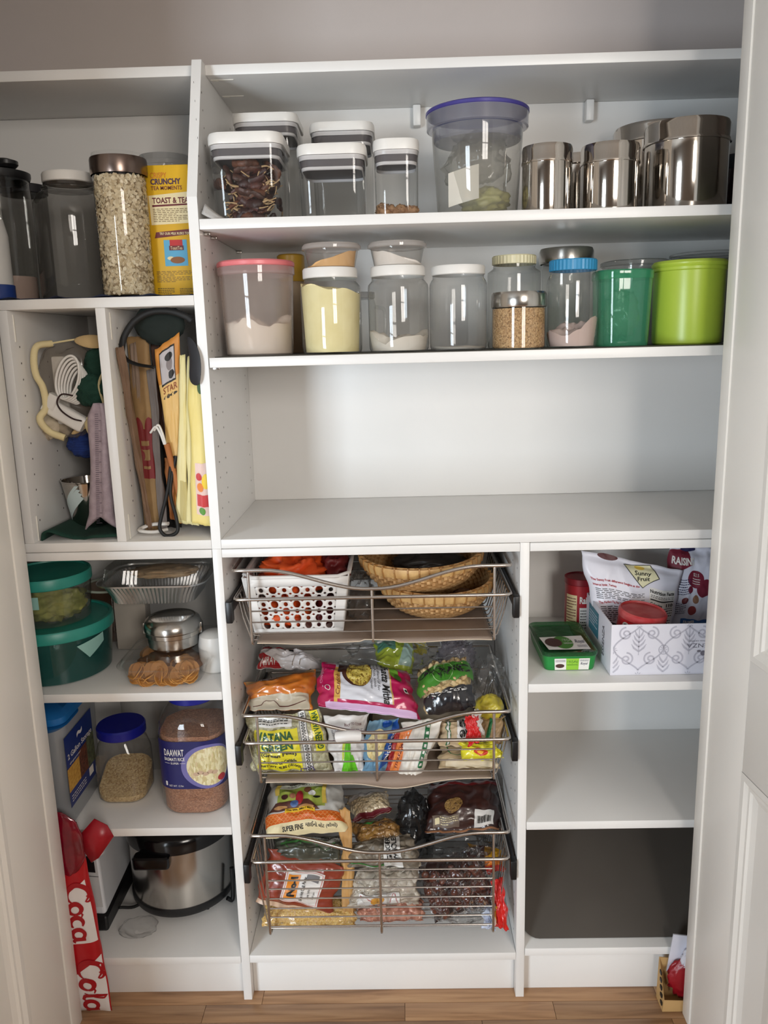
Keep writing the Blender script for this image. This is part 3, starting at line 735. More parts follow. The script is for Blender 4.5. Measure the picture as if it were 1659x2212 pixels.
for lay in range(8):
    for i in range(11):
        t = protos[k] if k < len(protos) else dup(protos[k % len(protos)])
        rz = rng.uniform(-.7, .7)+(PI if rng.random() < .5 else 0) if i < 6 else rng.uniform(0, 6.3); ry = rng.uniform(-.5, .5)+(.7 if lay > 5 and i % 3 == 0 else 0)
        mx_ = max(.010, .060-.047*abs(math.cos(rz)*math.cos(ry))); my_ = max(.010, .062-.047*abs(math.sin(rz)))
        fx = rng.uniform(-1, 1)*mx_; fy = rng.uniform(-my_, my_) if i > 5 else -rng.uniform(.6, 1)*my_
        t.location = (x0+fx, y0+fy, S2+.012+lay*.0115+rng.uniform(-.003, .004)); t.rotation_euler = (rng.uniform(0, 6), ry, rz)
        k += 1
# walnut halves
WAL = mat('walnut', (140, 100, 68), .6, col2=(182, 140, 100), vs=140, bump=.4, bs=240)
wp = None; x0 = (xc0+xc1)/2; rng = random.Random(5)
for i in range(9):
    if wp is None:
        wp = thing('walnut', 'walnut half on the floor of the narrow container', 'walnut', (0, 0, 0), 'walnuts in the narrow container')
        V, F = blob_geo(.0150, .0115, .010, 28, 18); V = [tuple(Vector(p)*(1+.5*(.35-abs(noise.noise(Vector(p)*170)))+.25*noise.noise(Vector(p)*420)-(.22*math.exp(-(p[0]/.003)**2)))) for p in V]
        mk('kernel', V, F, WAL, wp, 180); w = wp
    else: w = dup(wp)
    w.location = (x0-.027+.018*(i % 4)+rng.uniform(-.002, .002), .064+.022*(i//4), S2+.013+(.012 if i == 8 else 0)); w.rotation_euler = (rng.uniform(-.6, .6), rng.uniform(-.6, .6), rng.uniform(0, 6))
# curled liner corner
V, F = [], []; n = 10
for i in range(n+1):
    q = i/n; x_ = .004+.052*q; zt_ = .030*(1-q)**1.6+.0012
    for k in range(4): V.append((x_+.006*k/3*(1-q), .010+.010*k/3, max(.0006, zt_-.020*(1-q)**.8*(1-k/3))))
for i in range(n):
    for k in range(3): a = i*4+k; F.append((a, a+4, a+5, a+1))
o = mk('shelf_liner', V, F, mat('grey_liner', (190, 186, 182), .6, bump=.5, bs=900), None, 180, (T, 0, S2)); tag(o, 'grey shelf liner corner curling up beside the chilli container', 'liner'); o.modifiers.new('t', 'SOLIDIFY').thickness = .0008
# large clear bucket
yc = .13; r0 = 0.1582/2; r1 = 0.1800/2; x = 0.5536; zt = 1.8967-S2; lr = 0.2015/2
BK = film('bucket_plastic', (240, 240, 236), haze=.26, hcol=(214, 212, 204))
t = vessel('plastic_bucket', 'big clear bucket with blue-violet rim holding plastic bags', 'bucket', (x, yc, S2+.0005), [(r0*.96, 0), (r0, .004), (r1*.99, zt-.03), (r1, zt-.012)], BK)
zr = 1.9189-S2
lathe('lid_skirt', [(lr*.95, zt-.012), (lr*.99, zt-.010), (lr*.995, zr-.006)], film('skirt_plastic', (226, 226, 232), haze=.45, hcol=(206, 206, 216)), t, 56, caps=False)
lathe('lid', [(r1*.985, zt-.006), (r1*.975, zt-.030), (r1*.93, zt-.034), (.0001, zt-.034)], film('lid_plastic', (150, 152, 176), haze=.62, hcol=(140, 144, 172)), t, 56, caps=False)
lathe('lid_rim', [(lr*.985, zr-.008), (lr*1.008, zr-.006), (lr*1.008, zr-.001), (lr*.985, zr+.001), (lr*.95, zr-.002), (.0001, zr-.004)], mat('violet_rim', (72, 66, 140), .3), t, 56, caps=False)
cr_ = random.Random(9)
def crumple(name, rx, ry, rz, m, parent, loc, seed, amp=.3, sc=2.2):
    V, F = blob_geo(1, 1, 1, 40, 26); out = []
    for p in V:
        q = Vector(p); d = 1+amp*(1-2*abs(noise.noise(q*sc+Vector((seed, 0, seed*.7)))))*.8+amp*.5*noise.noise(q*sc*2.7+Vector((0, seed, 0)))-amp*.4
        out.append((q.x*rx*d, q.y*ry*d, q.z*rz*d))
    return mk(name, out, F, m, parent, 180, loc)
b = thing('crumpled_bags', 'crumpled clear plastic bags stuffed inside the big bucket', 'plastic bag', (x, yc, S2+.006))
crumple('crumpled_film', .064, .062, .062, film('bag_film', (230, 228, 220), haze=.2, hcol=(216, 212, 198), rough=.12), b, (0, 0, .085), 4, .28, 1.8)
crumple('crumpled_film', .05, .05, .045, film('bag_film_dark', (206, 202, 196), haze=.25, hcol=(160, 150, 142), rough=.15), b, (.01, .005, .115), 8, .3, 1.8)
crumple('yellow_wrapper', .048, .045, .024, mat('olive_wrap', (170, 164, 100), .4), b, (.012, -.012, .03), 13, .35)
o = mk('paper_slip', *(lambda n: ([(-.062+.058*i/n, -.062-.012*math.sin(2.2*i/n), .012+.062*j/n+.014*i/n) for j in range(n+1) for i in range(n+1)], [(j*(n+1)+i, j*(n+1)+i+1, (j+1)*(n+1)+i+1, (j+1)*(n+1)+i) for j in range(n) for i in range(n)]))(6), mat('receipt_paper', (214, 208, 196), .7), b, 180)
# ---- stainless tins
def steel_tin(label, x, y, r, zl, zt):
    t = thing('steel_tin', label, 'tin', (x, y, S2+.0005), 'stainless steel tins')
    lathe('body', [(r*.94, 0), (r*.965, .004), (r*.965, zl-.002)], STEELSHINY, t, 64)
    lathe('lid', [(r*.985, zl-.004), (r, zl-.003), (r, zl+.001), (r*.985, zl+.003), (r*.985, zt-.008), (r*.95, zt-.001), (.0001, zt)], STEELSHINY, t, 64)
    return t
for lab, uL, uR, vl, vt, Y in (('small stainless tin next to the big clear bucket', 1127, 1237, 337, 302, .075), ('medium stainless tin between the small and the biggest tin', 1254, 1381, 333, 299, .08), ('biggest stainless tin at the shelf end', 1391, 1572, 283, 246, .13)):
    um = (uL+uR)/2; r = {1127: 0.0983, 1254: 0.1135, 1391: 0.1655}[uL]/2
    X = {1127: 0.6823, 1254: 0.8040, 1391: 0.9667}[uL]; Yf = Y-r
    z1 = {1127: 1.8107, 1254: 1.8071, 1391: 1.8487}[uL]-S2; z2 = {1127: 1.8396, 1254: 1.8391, 1391: 1.8841}[uL]-S2
    steel_tin(lab, X, Y, r, z1, z2)
steel_tin('large stainless tin mostly hidden behind the biggest one', 0.9618, .315, .092, 1.8900-S2, 1.9225-S2)
steel_tin('stainless tin peeking out behind the two smaller tins', 0.7818, .26, .045, 1.8401-S2, 1.8600-S2)
t = thing('dark_bottle', 'dark bottle squeezed behind the biggest stainless tin', 'bottle', (1.1186, .25, S2+.0005))
lathe('body', [(.03, 0), (.032, .004), (.032, .12), (.028, .128)], mat('dark_bottle_glass', (58, 40, 46), .2), t, 32); lathe('cap', [(.0325, .104), (.0335, .106), (.0335, .132), (.0001, .134)], mat('slate_cap', (70, 76, 84), .4), t, 32)

# ---- second shelf
P0 = S3+.002
o = thing('shelf_mat', 'thin dark grey liner under the flour jars', 'liner', (.5, .2, S3)); box('sheet', -.47, .56, -.19, .16, 0, .0016, mat('dark_liner', (84, 82, 76), .7, bump=.4, bs=600), o, .0004)
# pink lidded tub
yc = .105; r1 = 0.1518/2; r0 = 0.1359/2; x = 0.1043; zl = 1.6245-P0; zt = 1.6458-P0
t = vessel('plastic_tub', 'milky tub with pink lid holding white flour', 'tub', (x, yc, P0), [(r0*.97, 0), (r0, .004), (r1*.985, zl)], film('milky_plastic', (236, 226, 220), haze=.34, hcol=(232, 220, 212)))
lathe('lid_rim', [(r1*.99, zl-.006), (r1*1.02, zl-.004), (r1*1.02, zl+.009), (r1*.99, zl+.012)], film('milky_rim', (200, 180, 176), haze=.6, hcol=(226, 204, 200)), t, 48, caps=False)
lathe('lid', [(r1*1.0, zl+.010), (r1*1.025, zl+.012), (r1*1.025, zt-.003), (r1*.98, zt), (.0001, zt-.002)], mat('pink_plastic', (232, 128, 132), .35), t, 48, caps=False)
heap('flour', r0*1.0, .003, .062, .03, mat('white_flour', (236, 226, 212), .9), t, 3, rb=r0*.95)
# yellow-lidded bottle glimpsed behind
t = thing('squeeze_bottle', 'bottle with yellow cap glimpsed behind the pink-lidded tub', 'bottle', (0.1506, .31, P0)); lathe('body', [(.026, 0), (.028, .004), (.028, .16)], mat('tan_bottle', (176, 150, 120), .5), t, 28); lathe('cap', [(.030, .158), (.031, .16), (.031, .214), (.027, .217)], mat('yellow_cap', (206, 160, 50), .4), t, 28)
def screwjar(name, label, uc, vm, Y, r, zl, zt, lr, m=GLASS, lidm=WLID, ribs=False, grp=None, base=.012):
    t = thing(name, label, 'jar', (0, 0, 0), grp)
    lathe('body', [(r*.86, 0), (r*.95, .0015), (r*.985, .007), (r*.99, base), (r, base+.003), (r, zl-.022), (r*.985, zl-.015), (lr*1.0, zl-.0085), (lr*.96, zl-.006), (lr*.96, zl+.004)], m, t, 56, caps=False)
    lathe('bottom', [(.0001, .002), (r*.86, .0)], m, t, 40, caps=False)
    n = 72 if ribs else 56
    if ribs:
        V, F = lathe_geo([(lr*.98, zl), (lr, zl+.001), (lr, zt-.002), (lr*.97, zt), (.0001, zt)], n, False)
        V = [((p[0]*(1.012 if (i % n) % 2 else .99), p[1]*(1.012 if (i % n) % 2 else .99), p[2]) if n <= i < 3*n else p) for i, p in enumerate(V)]; mk('lid', V, F, lidm, t, 20)
    else: lathe('lid', [(lr*.97, zl), (lr, zl+.0015), (lr, zt-.003), (lr*.965, zt), (.0001, zt)], lidm, t, n, caps=False)
    return t
yc = .075; r = 0.1208/2; lr = 0.1084/2; zl = 1.6071-P0; zt = 1.6268-P0
J = 'white-lidded screw jars on the second shelf'
t = screwjar('flour_jar', 'white-lidded jar full of pale yellow flour', 0, 0, 0, r, zl, zt, lr, grp=J); t.location = (0.2560, yc, P0)
heap('chickpea_flour', r*.975, .003, zl-.022, .009, mat('chickpea_flour', (242, 228, 176), .9, col2=(236, 220, 164), vs=30), t, 5, rb=r*.88, tilt=-.008)
t = screwjar('flour_jar', 'white-lidded jar with a little white flour, dusty inside', 0, 0, 0, r, zl, zt, lr, film('dusty_glass', (216, 218, 216), haze=.07), grp=J); t.location = (0.3905, yc, P0)
heap('flour', r*.975, .003, .026, .022, mat('white_flour', (236, 226, 212), .9), t, 9, rb=r*.88)
t = screwjar('flour_jar', 'white-lidded jar that is empty but dusty', 0, 0, 0, r*.95, zl, 1.6247-P0, 0.1061/2, film('dusty_glass2', (206, 208, 206), haze=.12), grp=J); t.location = (0.5100, yc, P0)
heap('flour', r*.9, .003, .004, .003, mat('white_flour', (236, 226, 212), .9), t, 14, rb=r*.82)
# small deli cups standing on the jar lids
def cup(label, x, z, fill, fcol, tilt, ang):
    t = vessel('deli_cup', label, 'cup', (x, yc, z), [(.0445, 0), (.046, .002), (.0535, .036)], film('cup_plastic', (226, 224, 220), haze=.12, hcol=(214, 208, 202)))
    lathe('lid', [(.054, .0335), (.0585, .035), (.0585, .040), (.055, .0445), (.0001, .0435)], film('cup_lid', (190, 186, 180), haze=.62, hcol=(228, 222, 218)), t, 48, caps=False)
    heap('powder', .0485, .001, fill, .004, mat('powder_'+str(fcol[2]), fcol, .9), t, 2, rb=.0445, tilt=tilt, ang=ang)
    return t
LZ = P0+zt+.0005
cup('small clear cup of orange powder on the yellow flour jar', 0.2605, LZ, .016, (232, 186, 128), .016, 0)
cup('small clear cup of white powder on the dusty flour jar', 0.3903, LZ, .017, (236, 228, 220), .013, PI)
# glass jug behind the jars
t = vessel('glass_jug', 'glass jug with handle half hidden behind the flour jars', 'jug', (0.2991, .23, P0), [(.04, 0), (.043, .005), (.043, .10), (.038, .115)], GLASS); tube('handle', spline([(.042, -.01, .095), (.062, -.012, .085), (.06, -.012, .03), (.042, -.01, .02)], 6), .004, GLASS, t); lathe('lid', [(.039, .112), (.041, .114), (.041, .126), (.0001, .127)], film('frosted_lid', (200, 200, 198), haze=.35), t, 32, caps=False)
# sesame jar in front
yc = .055; r = 0.1080/2; zl = 1.5438-P0; zt = 1.5719-P0
t = vessel('spice_jar', 'short jar of brown sesame seeds with steel lid', 'jar', (0.6273, yc, P0), [(r*.93, 0), (r*.97, .003), (r*.97, zl)], GLASS)
lathe('seeds', [(r*.90, .002), (r*.945, .005), (r*.945, zl-.004), (.0001, zl-.004)], cells('sesame', [(150, 112, 72), (190, 150, 104), (206, 170, 124), (130, 94, 60)], 420, .7, .5), t, 48)['kind'] = 'stuff'
lathe('lid', [(r*.99, zl-.002), (r*1.01, zl), (r*1.01, zt-.006), (r*.96, zt-.001), (.0001, zt)], STEEL, t, 56, caps=False)
# cream lidded jar behind it
yc = .19; r = .053; zl = 1.6341-P0; zt = 1.6522-P0; lr = 0.0915/2
t = screwjar('mayonnaise_jar', 'empty clear jar with ribbed cream lid behind the sesame jar', 0, 0, 0, r*1.06, zl, zt, lr, film('grey_glass', (200, 202, 198), haze=.1), mat('cream_plastic', (226, 216, 178), .4), True); t.location = (0.6371, yc, P0)
# steel-lidded jar behind the blue lidded jar
yc = .24; r = .052; zl = 1.6403-P0; zt = 1.6700-P0
t = vessel('glass_jar', 'clear jar with dark steel lid behind the blue-lidded jar', 'jar', (0.7569, yc, P0), [(r*.95, 0), (r, .004), (r, zl)], film('grey_glass', (200, 202, 198), haze=.1)); lathe('lid', [(r*1.07, zl-.003), (r*1.12, zl), (r*1.12, zt-.008), (r*1.06, zt-.001), (.0001, zt)], STEEL, t, 56, caps=False)
# blue lidded jar
yc = .06; r = 0.0994/2; zl = 1.6084-P0; zt = 1.6294-P0; lr = 0.0911/2
t = screwjar('plastic_jar', 'clear jar with ribbed blue lid and a heap of pinkish flour', 0, 0, 0, r, zl, zt, lr, PLAST, mat('blue_lid', (52, 140, 186), .4), True, base=.02); t.location = (0.7335, yc, P0)
heap('millet_flour', r*.975, .003, .036, .02, mat('pink_flour', (206, 182, 172), .95), t, 21, rb=r*.86, tilt=.012)
# green square tub
yc = .08; w = 0.1065; zl = 1.5907-P0; zt = 1.6078-P0
GT = film('green_tint', (110, 205, 165), haze=.42, hcol=(96, 200, 156))
t = thing('green_tub', 'translucent green square tub with matching lid', 'tub', (0.8356, yc, P0))
rloft('body', [(w*.9, w*.9, .03, .0005), (w*.93, w*.93, .034, .005), (w*1.01, w*1.01, .036, zl)], GT, t, True, False)
rloft('lid', [(w*1.03, w*1.03, .037, zl), (w*1.045, w*1.045, .038, zl+.002), (w*1.045, w*1.045, .038, zt-.003), (w*1.0, w*1.0, .036, zt), (w*.5, w*.5, .03, zt)], film('green_lid', (90, 190, 140), haze=.6, hcol=(84, 190, 142)), t)
crumple('lining_bag', .034, .034, .046, film('bag_film', (230, 228, 220), haze=.2, hcol=(216, 212, 198), rough=.12), t, (0, .0, .062), 31, .3)
# round container behind the green tub
yc = .26; t = vessel('round_tub', 'clear round tub with pale lid behind the green tub', 'tub', (0.9126, yc, P0), [(.062, 0), (.065, .004), (.071, 1.6327-P0)], PLAST); q = 1.6327-P0
lathe('lid', [(.072, q-.004), (.076, q-.002), (.076, q+.005), (.071, q+.008), (.0001, q+.007)], film('frosted_lid', (200, 200, 198), haze=.35), t, 48, caps=False)
# lime canister
yc = .105; r = 0.1390/2; x = 0.9767; zl = 1.6082-P0; zt = 1.6242-P0
LIME = mat('lime_plastic', (182, 206, 72), .32, col2=(176, 200, 68), vs=4)
t = thing('lime_canister', 'glossy lime green canister with wide flat lid', 'canister', (x, yc, P0))
lathe('body', [(r*.90, 0), (r*.955, .003), (r*.975, .012), (r*1.0, zl-.01), (r*1.0, zl)], LIME, t, 64); lathe('lid', [(r*1.0, zl-.004), (r*1.035, zl-.002), (r*1.035, zl+.003), (r*1.02, zl+.004), (r*1.06, zl+.008), (r*1.06, zl+.011), (r*1.0, zt), (.0001, zt)], LIME, t, 64)
yc = .285; q = 1.6508-P0
t = vessel('mixing_bowl', 'wide clear plastic bowl behind the lime canister', 'bowl', (1.0846, .30, P0), [(.055, 0), (.06, .004), (.077, q-.012), (.079, q)], film('bowl_plastic', (170, 172, 172), haze=.2, hcol=(150, 152, 154)))
lathe('rim', [(.078, q-.002), (.083, q), (.083, q+.004), (.078, q+.006)], film('frosted_lid', (200, 200, 198), haze=.35), t, 48, caps=False)

# ================================================================== cubbies
C0 = 1.0975
# green cloth folded under the pail
V, F = [], []; n = 40; m_ = 10
prof = spline([(-.358, 0, .003), (-.352, 0, .020), (-.335, 0, .024), (-.31, 0, .012), (-.28, 0, .004), (-.25, 0, .010), (-.225, 0, .011), (-.196, 0, .010)], 6)
for j in range(m_+1):
    for p in prof: V.append((p.x+.27, .022+.20*j/m_+.006*math.sin(p.x*60), max(.0012, p.z*(1-.25*j/m_)-.0015)))
k = len(prof)
for j in range(m_):
    for i in range(k-1): a = j*k+i; F.append((a, a+1, a+k+1, a+k))
o = mk('green_cloth', V, F, mat('green_felt', (22, 62, 50), .9, bump=.3, bs=500), None, 180, (-.27, 0, C0)); tag(o, 'dark green cloth folded on the cubby floor under the pail', 'cloth'); o.modifiers.new('t', 'SOLIDIFY').thickness = .004
# steel pail
rt_, rb_, h = .054, .037, .098
t = thing('steel_pail', 'small shiny steel pail with a striped sticker', 'pail', (-.302, .155, C0+.008))
lathe('bucket', [(.0001, .001), (rb_*.95, 0), (rb_, .004), (rt_, h-.003), (rt_+.002, h-.0015), (rt_+.002, h), (rt_-.001, h), (rb_-.001, .006), (.0001, .005)], STEELSHINY, t, 56, caps=False)
sf = cylsurf(rb_, .004, h, -75, 20, rt_-rb_)
ST = mat('sticker_pale', (206, 222, 222), .5)
for i in range(4): patch(sf, t, ST, ((.02+.02*i, .36-.075*i), (.14+.02*i, .33-.085*i), (.80+.03*i, .93-.10*i), (.70+.03*i, .93-.075*i)), 'sticker_stripe', 20, 14, .0009)
# quilted pouch with a ruler print
MAUVE = mat('mauve_quilt', (176, 160, 168), .85, col2=(160, 144, 152), vs=60, bump=.5, bs=260)
V, F = [], []; n = 34; W2 = .0235
for j in range(n+1):
    s = j/n; z = .012+.262*s; wv = W2*(1.0+.10*math.sin(s*9)+(.55*max(0, .13-s)/.13)-(.5*max(0, s-.9)/.1)); lean = .022*s-.012
    for i in range(13):
        a = -PI/2+PI*i/12; c = math.sin(a); V.append((wv*c+lean, -.022*math.cos(a)*(1-.55*math.exp(-(c*3.2)**2))*(1 if s > .1 else .45+5.5*s), z-(.016*(1-abs(c))*max(0, .1-s)/.1*-1)+.012*(1-abs(c)**.7)*max(0, 1-s*9)))
for j in range(n):
    for i in range(12): a = j*13+i; F.append((a, a+1, a+14, a+13))
t = thing('quilted_pouch', 'long mauve quilted pouch with ruler markings leaning by the cubby divider', 'pouch', (-.2255, .045, C0+.005)); o = mk('quilted_cloth', V, F, MAUVE, t, 180); o.modifiers.new('t', 'SOLIDIFY').thickness = .003
g = Geo()
for j in range(54): z = .03+.0042*j; w_ = .007 if j % 5 else .012; g.add(boxgeo(-.003+.022*((z-.012)/.262)-.012, -.003+.022*((z-.012)/.262)-.012+w_, -.0242, -.0236, z, z+.0009))
g.build('ruler_marks', mat('ruler_ink', (84, 72, 88), .7), t, 0)['kind'] = 'stuff'
# cream see-through tote stuffed with cables
CREAM = mat('cream_canvas', (232, 216, 168), .85, bump=.3, bs=700)
BEIGE = mat('beige_canvas', (206, 178, 130), .85, bump=.3, bs=700)
t = thing('tote_bag', 'see-through tote with cream edging crammed with cables', 'bag', (-0.3119, 0.1200, 1.3437)); oT = Vector((-0.3119, 0.1200, 1.3437))
def L(u, *a): return Vector(u)-oT
crumple('window', .064, .03, .098, film('tote_film', (226, 220, 212), haze=.22, hcol=(196, 184, 172), rough=.12), t, L((-0.3035, 0.1150, 1.4041)), 3, .16, 1.5)
E_ = [(-0.3158, 0.0800, 1.4960), (-0.3380, 0.0600, 1.4911), (-0.3439, 0.0520, 1.4667), (-0.3429, 0.0520, 1.4346), (-0.3344, 0.0580, 1.4081), (-0.3340, 0.0600, 1.3686), (-0.3468, 0.0550, 1.3458), (-0.3328, 0.0600, 1.3194), (-0.3038, 0.0650, 1.3047)]
tube('edging', spline([L(p) for p in E_], 6), .0085, CREAM, t, 8, False, .8)
crumple('bag_base', .036, .03, .030, mat('canvas_white', (214, 200, 176), .85, bump=.3, bs=500), t, L((-0.3476, 0.1250, 1.3264)), 44, .3)
tube('top_cord', [L((-0.3456, 0.1000, 1.4938)), L((-0.2871, 0.1000, 1.5017)), L((-0.2423, 0.1100, 1.5071))], .002, CREAM, t, 6)
for nm, P in (('handle_flap', [(-0.2852, 0.0900, 1.4998), (-0.2581, 0.0900, 1.5130), (-0.2113, 0.1000, 1.5119), (-0.2067, 0.0900, 1.4839), (-0.2433, 0.0850, 1.4812)]), ('handle_flap', [(-0.3079, 0.0800, 1.3050), (-0.2721, 0.0800, 1.3321), (-0.2503, 0.0800, 1.3555), (-0.2422, 0.0800, 1.3410), (-0.2721, 0.0800, 1.3128)]), ('yellow_tab', [(-0.2633, 0.0700, 1.3424), (-0.2467, 0.0700, 1.3544), (-0.2357, 0.0680, 1.3037), (-0.2479, 0.0680, 1.2973), (-0.2592, 0.0680, 1.3187)])):
    Q = [L(p) for p in P]; n = len(Q); c = sum(Q, Vector())/n+Vector((0, -.008, 0)); V = Q+[c]; F = [(i, (i+1) % n, n) for i in range(n)]
    o = mk(nm, V, F, CREAM if nm == 'yellow_tab' else BEIGE, t, 180); o.modifiers.new('t', 'SOLIDIFY').thickness = .002; s_ = o.modifiers.new('s', 'SUBSURF'); s_.levels = s_.render_levels = 2
tube('handle_strap', spline([L((-0.2014, 0.0600, 1.4492)), L((-0.2201, 0.0600, 1.4127)), L((-0.2126, 0.0580, 1.3659)), L((-0.2124, 0.0580, 1.3187)), L((-0.2317, 0.0600, 1.2950)), L((-0.2456, 0.0600, 1.3097))], 6), .006, CREAM, t, 8, False, .3)
# things inside the tote
cab = thing('white_cable', 'coiled white cable showing through the tote window', 'cable', (-0.2831, 0.0700, 1.4277)); oC = Vector((-0.2831, 0.0700, 1.4277))
for i in range(6):
    P = []
    for a in range(36):
        th_ = 2*PI*a/36; P.append((.025*math.cos(th_)*(1-.05*i)+.004*i, -.010+.004*i, .043*math.sin(th_)*(1-.04*i)-.004*i))
    P = [(x_*.92+z_*.25, y_, z_) for x_, y_, z_ in P]; tube('coil', P, .0027, WLID, cab, 7, True)
ad_ = thing('power_adapter', 'white power adapter lying across the tote window', 'adapter', (-0.3007, 0.0700, 1.3528)); o = rloft('housing', [(.030, .022, .006, -.045), (.034, .026, .008, -.04), (.034, .026, .008, .04), (.030, .022, .006, .045)], WLID, ad_); o.rotation_euler = (0, math.radians(-58), 0)
o = rloft('plug', [(.020, .018, .004, -.018), (.022, .020, .005, -.015), (.022, .020, .005, .012)], WLID, ad_, loc=(-.018, -.006, .03)); o.rotation_euler = (0, .5, 0)
ad2 = thing('white_strip', 'white flat strip standing behind the coiled cable', 'strip', (-0.3139, 0.1000, 1.3601)); box('bar', -.014, .014, -.006, .006, -.03, .11, WLID, ad2, .004)
t2 = thing('green_hat', 'dark green cloth hat inside the tote', 'hat', (-0.2403, 0.0750, 1.3983)); crumple('crown', .036, .022, .032, mat('green_felt', (22, 62, 50), .9, bump=.3, bs=500), t2, (0, 0, 0), 17, .22); crumple('brim', .03, .02, .034, mat('green_felt', (22, 62, 50), .9), t2, (.012, .02, .052), 19, .2)
t2 = thing('hair_band', 'thin dark brown elastic loop by the cable', 'band', (-0.2909, 0.0520, 1.3757)); tube('loop', spline([(.018, .0, .016), (-.004, 0, .019), (-.015, -.001, .004), (-.008, -.001, -.014), (.012, 0, -.030), (.03, .002, -.036)], 6), .0017, mat('dark_elastic', (50, 26, 26), .7), t2, 6)
t2 = thing('yarn_ball', 'blue ball of yarn behind the quilted pouch', 'yarn', (-0.2930, 0.1400, 1.2835)); crumple('yarn', .036, .03, .03, mat('blue_yarn', (34, 62, 136), .95, col2=(24, 44, 104), vs=120, stretch=(.2, 1, 3), bump=.8, bs=200), t2, (0, 0, 0), 23, .15)
t2 = thing('red_packet', 'red packet with cream disc standing behind the steel pail', 'packet', (-.262, .28, C0)); box('pack', -.03, .03, 0, .02, 0, .16, mat('dark_red_card', (120, 34, 34), .6), t2, .002); disc(quadsurf((-.03, -.0002, 0), (.03, -.0002, 0), (-.03, -.0002, .16), (.03, -.0002, .16)), t2, CRM, .62, .70, .24, .10, 'printed_disc')
t2 = thing('yarn_stand', 'grey card box carrying the tote at the cubby back', 'box', (-.25, .30, C0)); box('carton', -.05, .05, -.0, .06, 0, .23, mat('grey_card', (120, 110, 104), .8), t2, .002)

# ---- folded bags in the narrow slot
def sheetbag(name, label, pts, m, t=.012, seed=1, cat='bag', wr=.004, **k): return bag(name, label, cat, *pts, m, t=t, s0=.02, s1=.02, wr=wr, seed=seed, nu=12, nv=40, edge=.004, **k)
KRAFT = mat('kraft_paper', (156, 124, 82), .75, col2=(140, 110, 70), vs=20, bump=.25, bs=120)
KRAFT2 = mat('brown_paper', (126, 98, 76), .8, col2=(110, 84, 64), vs=20, bump=.25, bs=120)
BLKB = mat('black_fabric', (34, 32, 32), .8, bump=.3, bs=500)
sheetbag('paper_bag', 'crumpled brown paper bag at the slot edge by the cubby divider', ((-0.1514, 0.0700, 1.1057), (-0.1415, 0.0700, 1.1055), (-0.1675, 0.0280, 1.4835), (-0.1512, 0.0300, 1.4885)), KRAFT2, .008, 2)
sheetbag('paper_bag', 'grey-brown paper bag folded behind the gold one', ((-0.1580, 0.1100, 1.0985), (-0.1369, 0.1100, 1.0980), (-0.1607, 0.0850, 1.4893), (-0.1450, 0.0850, 1.4954)), mat('grey_paper', (150, 130, 114), .8), .01, 4)
t, sf = sheetbag('paper_bag', 'gold kraft bag with dark red printed band', ((-0.1594, 0.0850, 1.1003), (-0.1226, 0.0850, 1.0995), (-0.1699, 0.1000, 1.5053), (-0.1211, 0.1000, 1.5059)), KRAFT, .020, 3, wr=.002)
DR = mat('dark_red_print', (122, 26, 28), .6)
patch(sf, t, DR, (.05, .28, .98, .535), 'printed_band', 10, 14); disc(sf, t, DR, .27, .535, .2, .06, 'printed_petal'); disc(sf, t, DR, .76, .535, .2, .06, 'printed_petal')
for a, b in ((.33, .345), (.45, .475)): patch(sf, t, KRAFT, (.35, a, .7, b), 'printed_dash', 4, 3, OFF*2)
patch(sf, t, KRAFT, (.3, .375, .72, .43), 'printed_block', 4, 4, OFF*2); disc(sf, t, DR, .3, .40, .16, .03, 'printed_dot', OFF*3)
sheetbag('fabric_bag', 'black fabric bag standing behind the white cord handles', ((-0.1326, 0.1200, 1.0977), (-0.0921, 0.1200, 1.0968), (-0.1270, 0.1300, 1.5307), (-0.0999, 0.1300, 1.5300)), BLKB, .014, 5)
sheetbag('fabric_bag', 'dark grey bag with pale frayed edge', ((-0.1265, 0.0750, 1.1020), (-0.1097, 0.0750, 1.1016), (-0.1288, 0.0900, 1.4372), (-0.1131, 0.0900, 1.4415)), mat('grey_fabric', (120, 112, 108), .85), .006, 6)
sheetbag('brown_tote', 'dark brown tote with orange stripe leaning in the slot', ((-0.1040, 0.1000, 1.1344), (-0.0814, 0.1000, 1.1420), (-0.1246, 0.1100, 1.4883), (-0.1031, 0.1100, 1.4924)), mat('brown_cloth', (70, 46, 34), .8), .01, 7)
sheetbag('paper_bag', 'orange-brown bag standing low beside the strap loop', ((-0.1046, 0.0850, 1.1255), (-0.0834, 0.0850, 1.1169), (-0.1098, 0.0950, 1.2535), (-0.0869, 0.0950, 1.2579)), mat('rust_paper', (178, 112, 62), .7), .012, 8)
t, sf = sheetbag('printed_bag', 'orange carrier bag with a framed black and white picture', ((-0.0847, 0.0750, 1.1172), (-0.0670, 0.0750, 1.1168), (-0.1065, 0.0750, 1.4779), (-0.0520, 0.0750, 1.5114)), mat('orange_bag', (222, 152, 72), .5, col2=(214, 140, 60), vs=6), .016, 9, wr=.002)
patch(sf, t, mat('peach_bag', (236, 196, 122), .5), (.02, .30, .98, .80), 'printed_lower', 8, 12); patch(sf, t, INK, (.16, .78, .80, .965), 'printed_frame', 8, 8, OFF*1.5); patch(sf, t, mat('photo_grey', (196, 190, 192), .5), (.19, .79, .77, .955), 'printed_picture', 8, 8, OFF*2.2)
disc(sf, t, INK, .55, .915, .16, .022, 'printed_shape', OFF*3); disc(sf, t, mat('photo_mid', (140, 130, 130), .5), .56, .878, .13, .035, 'printed_shape', OFF*2.8); disc(sf, t, INK, .62, .82, .14, .022, 'printed_shape', OFF*3)
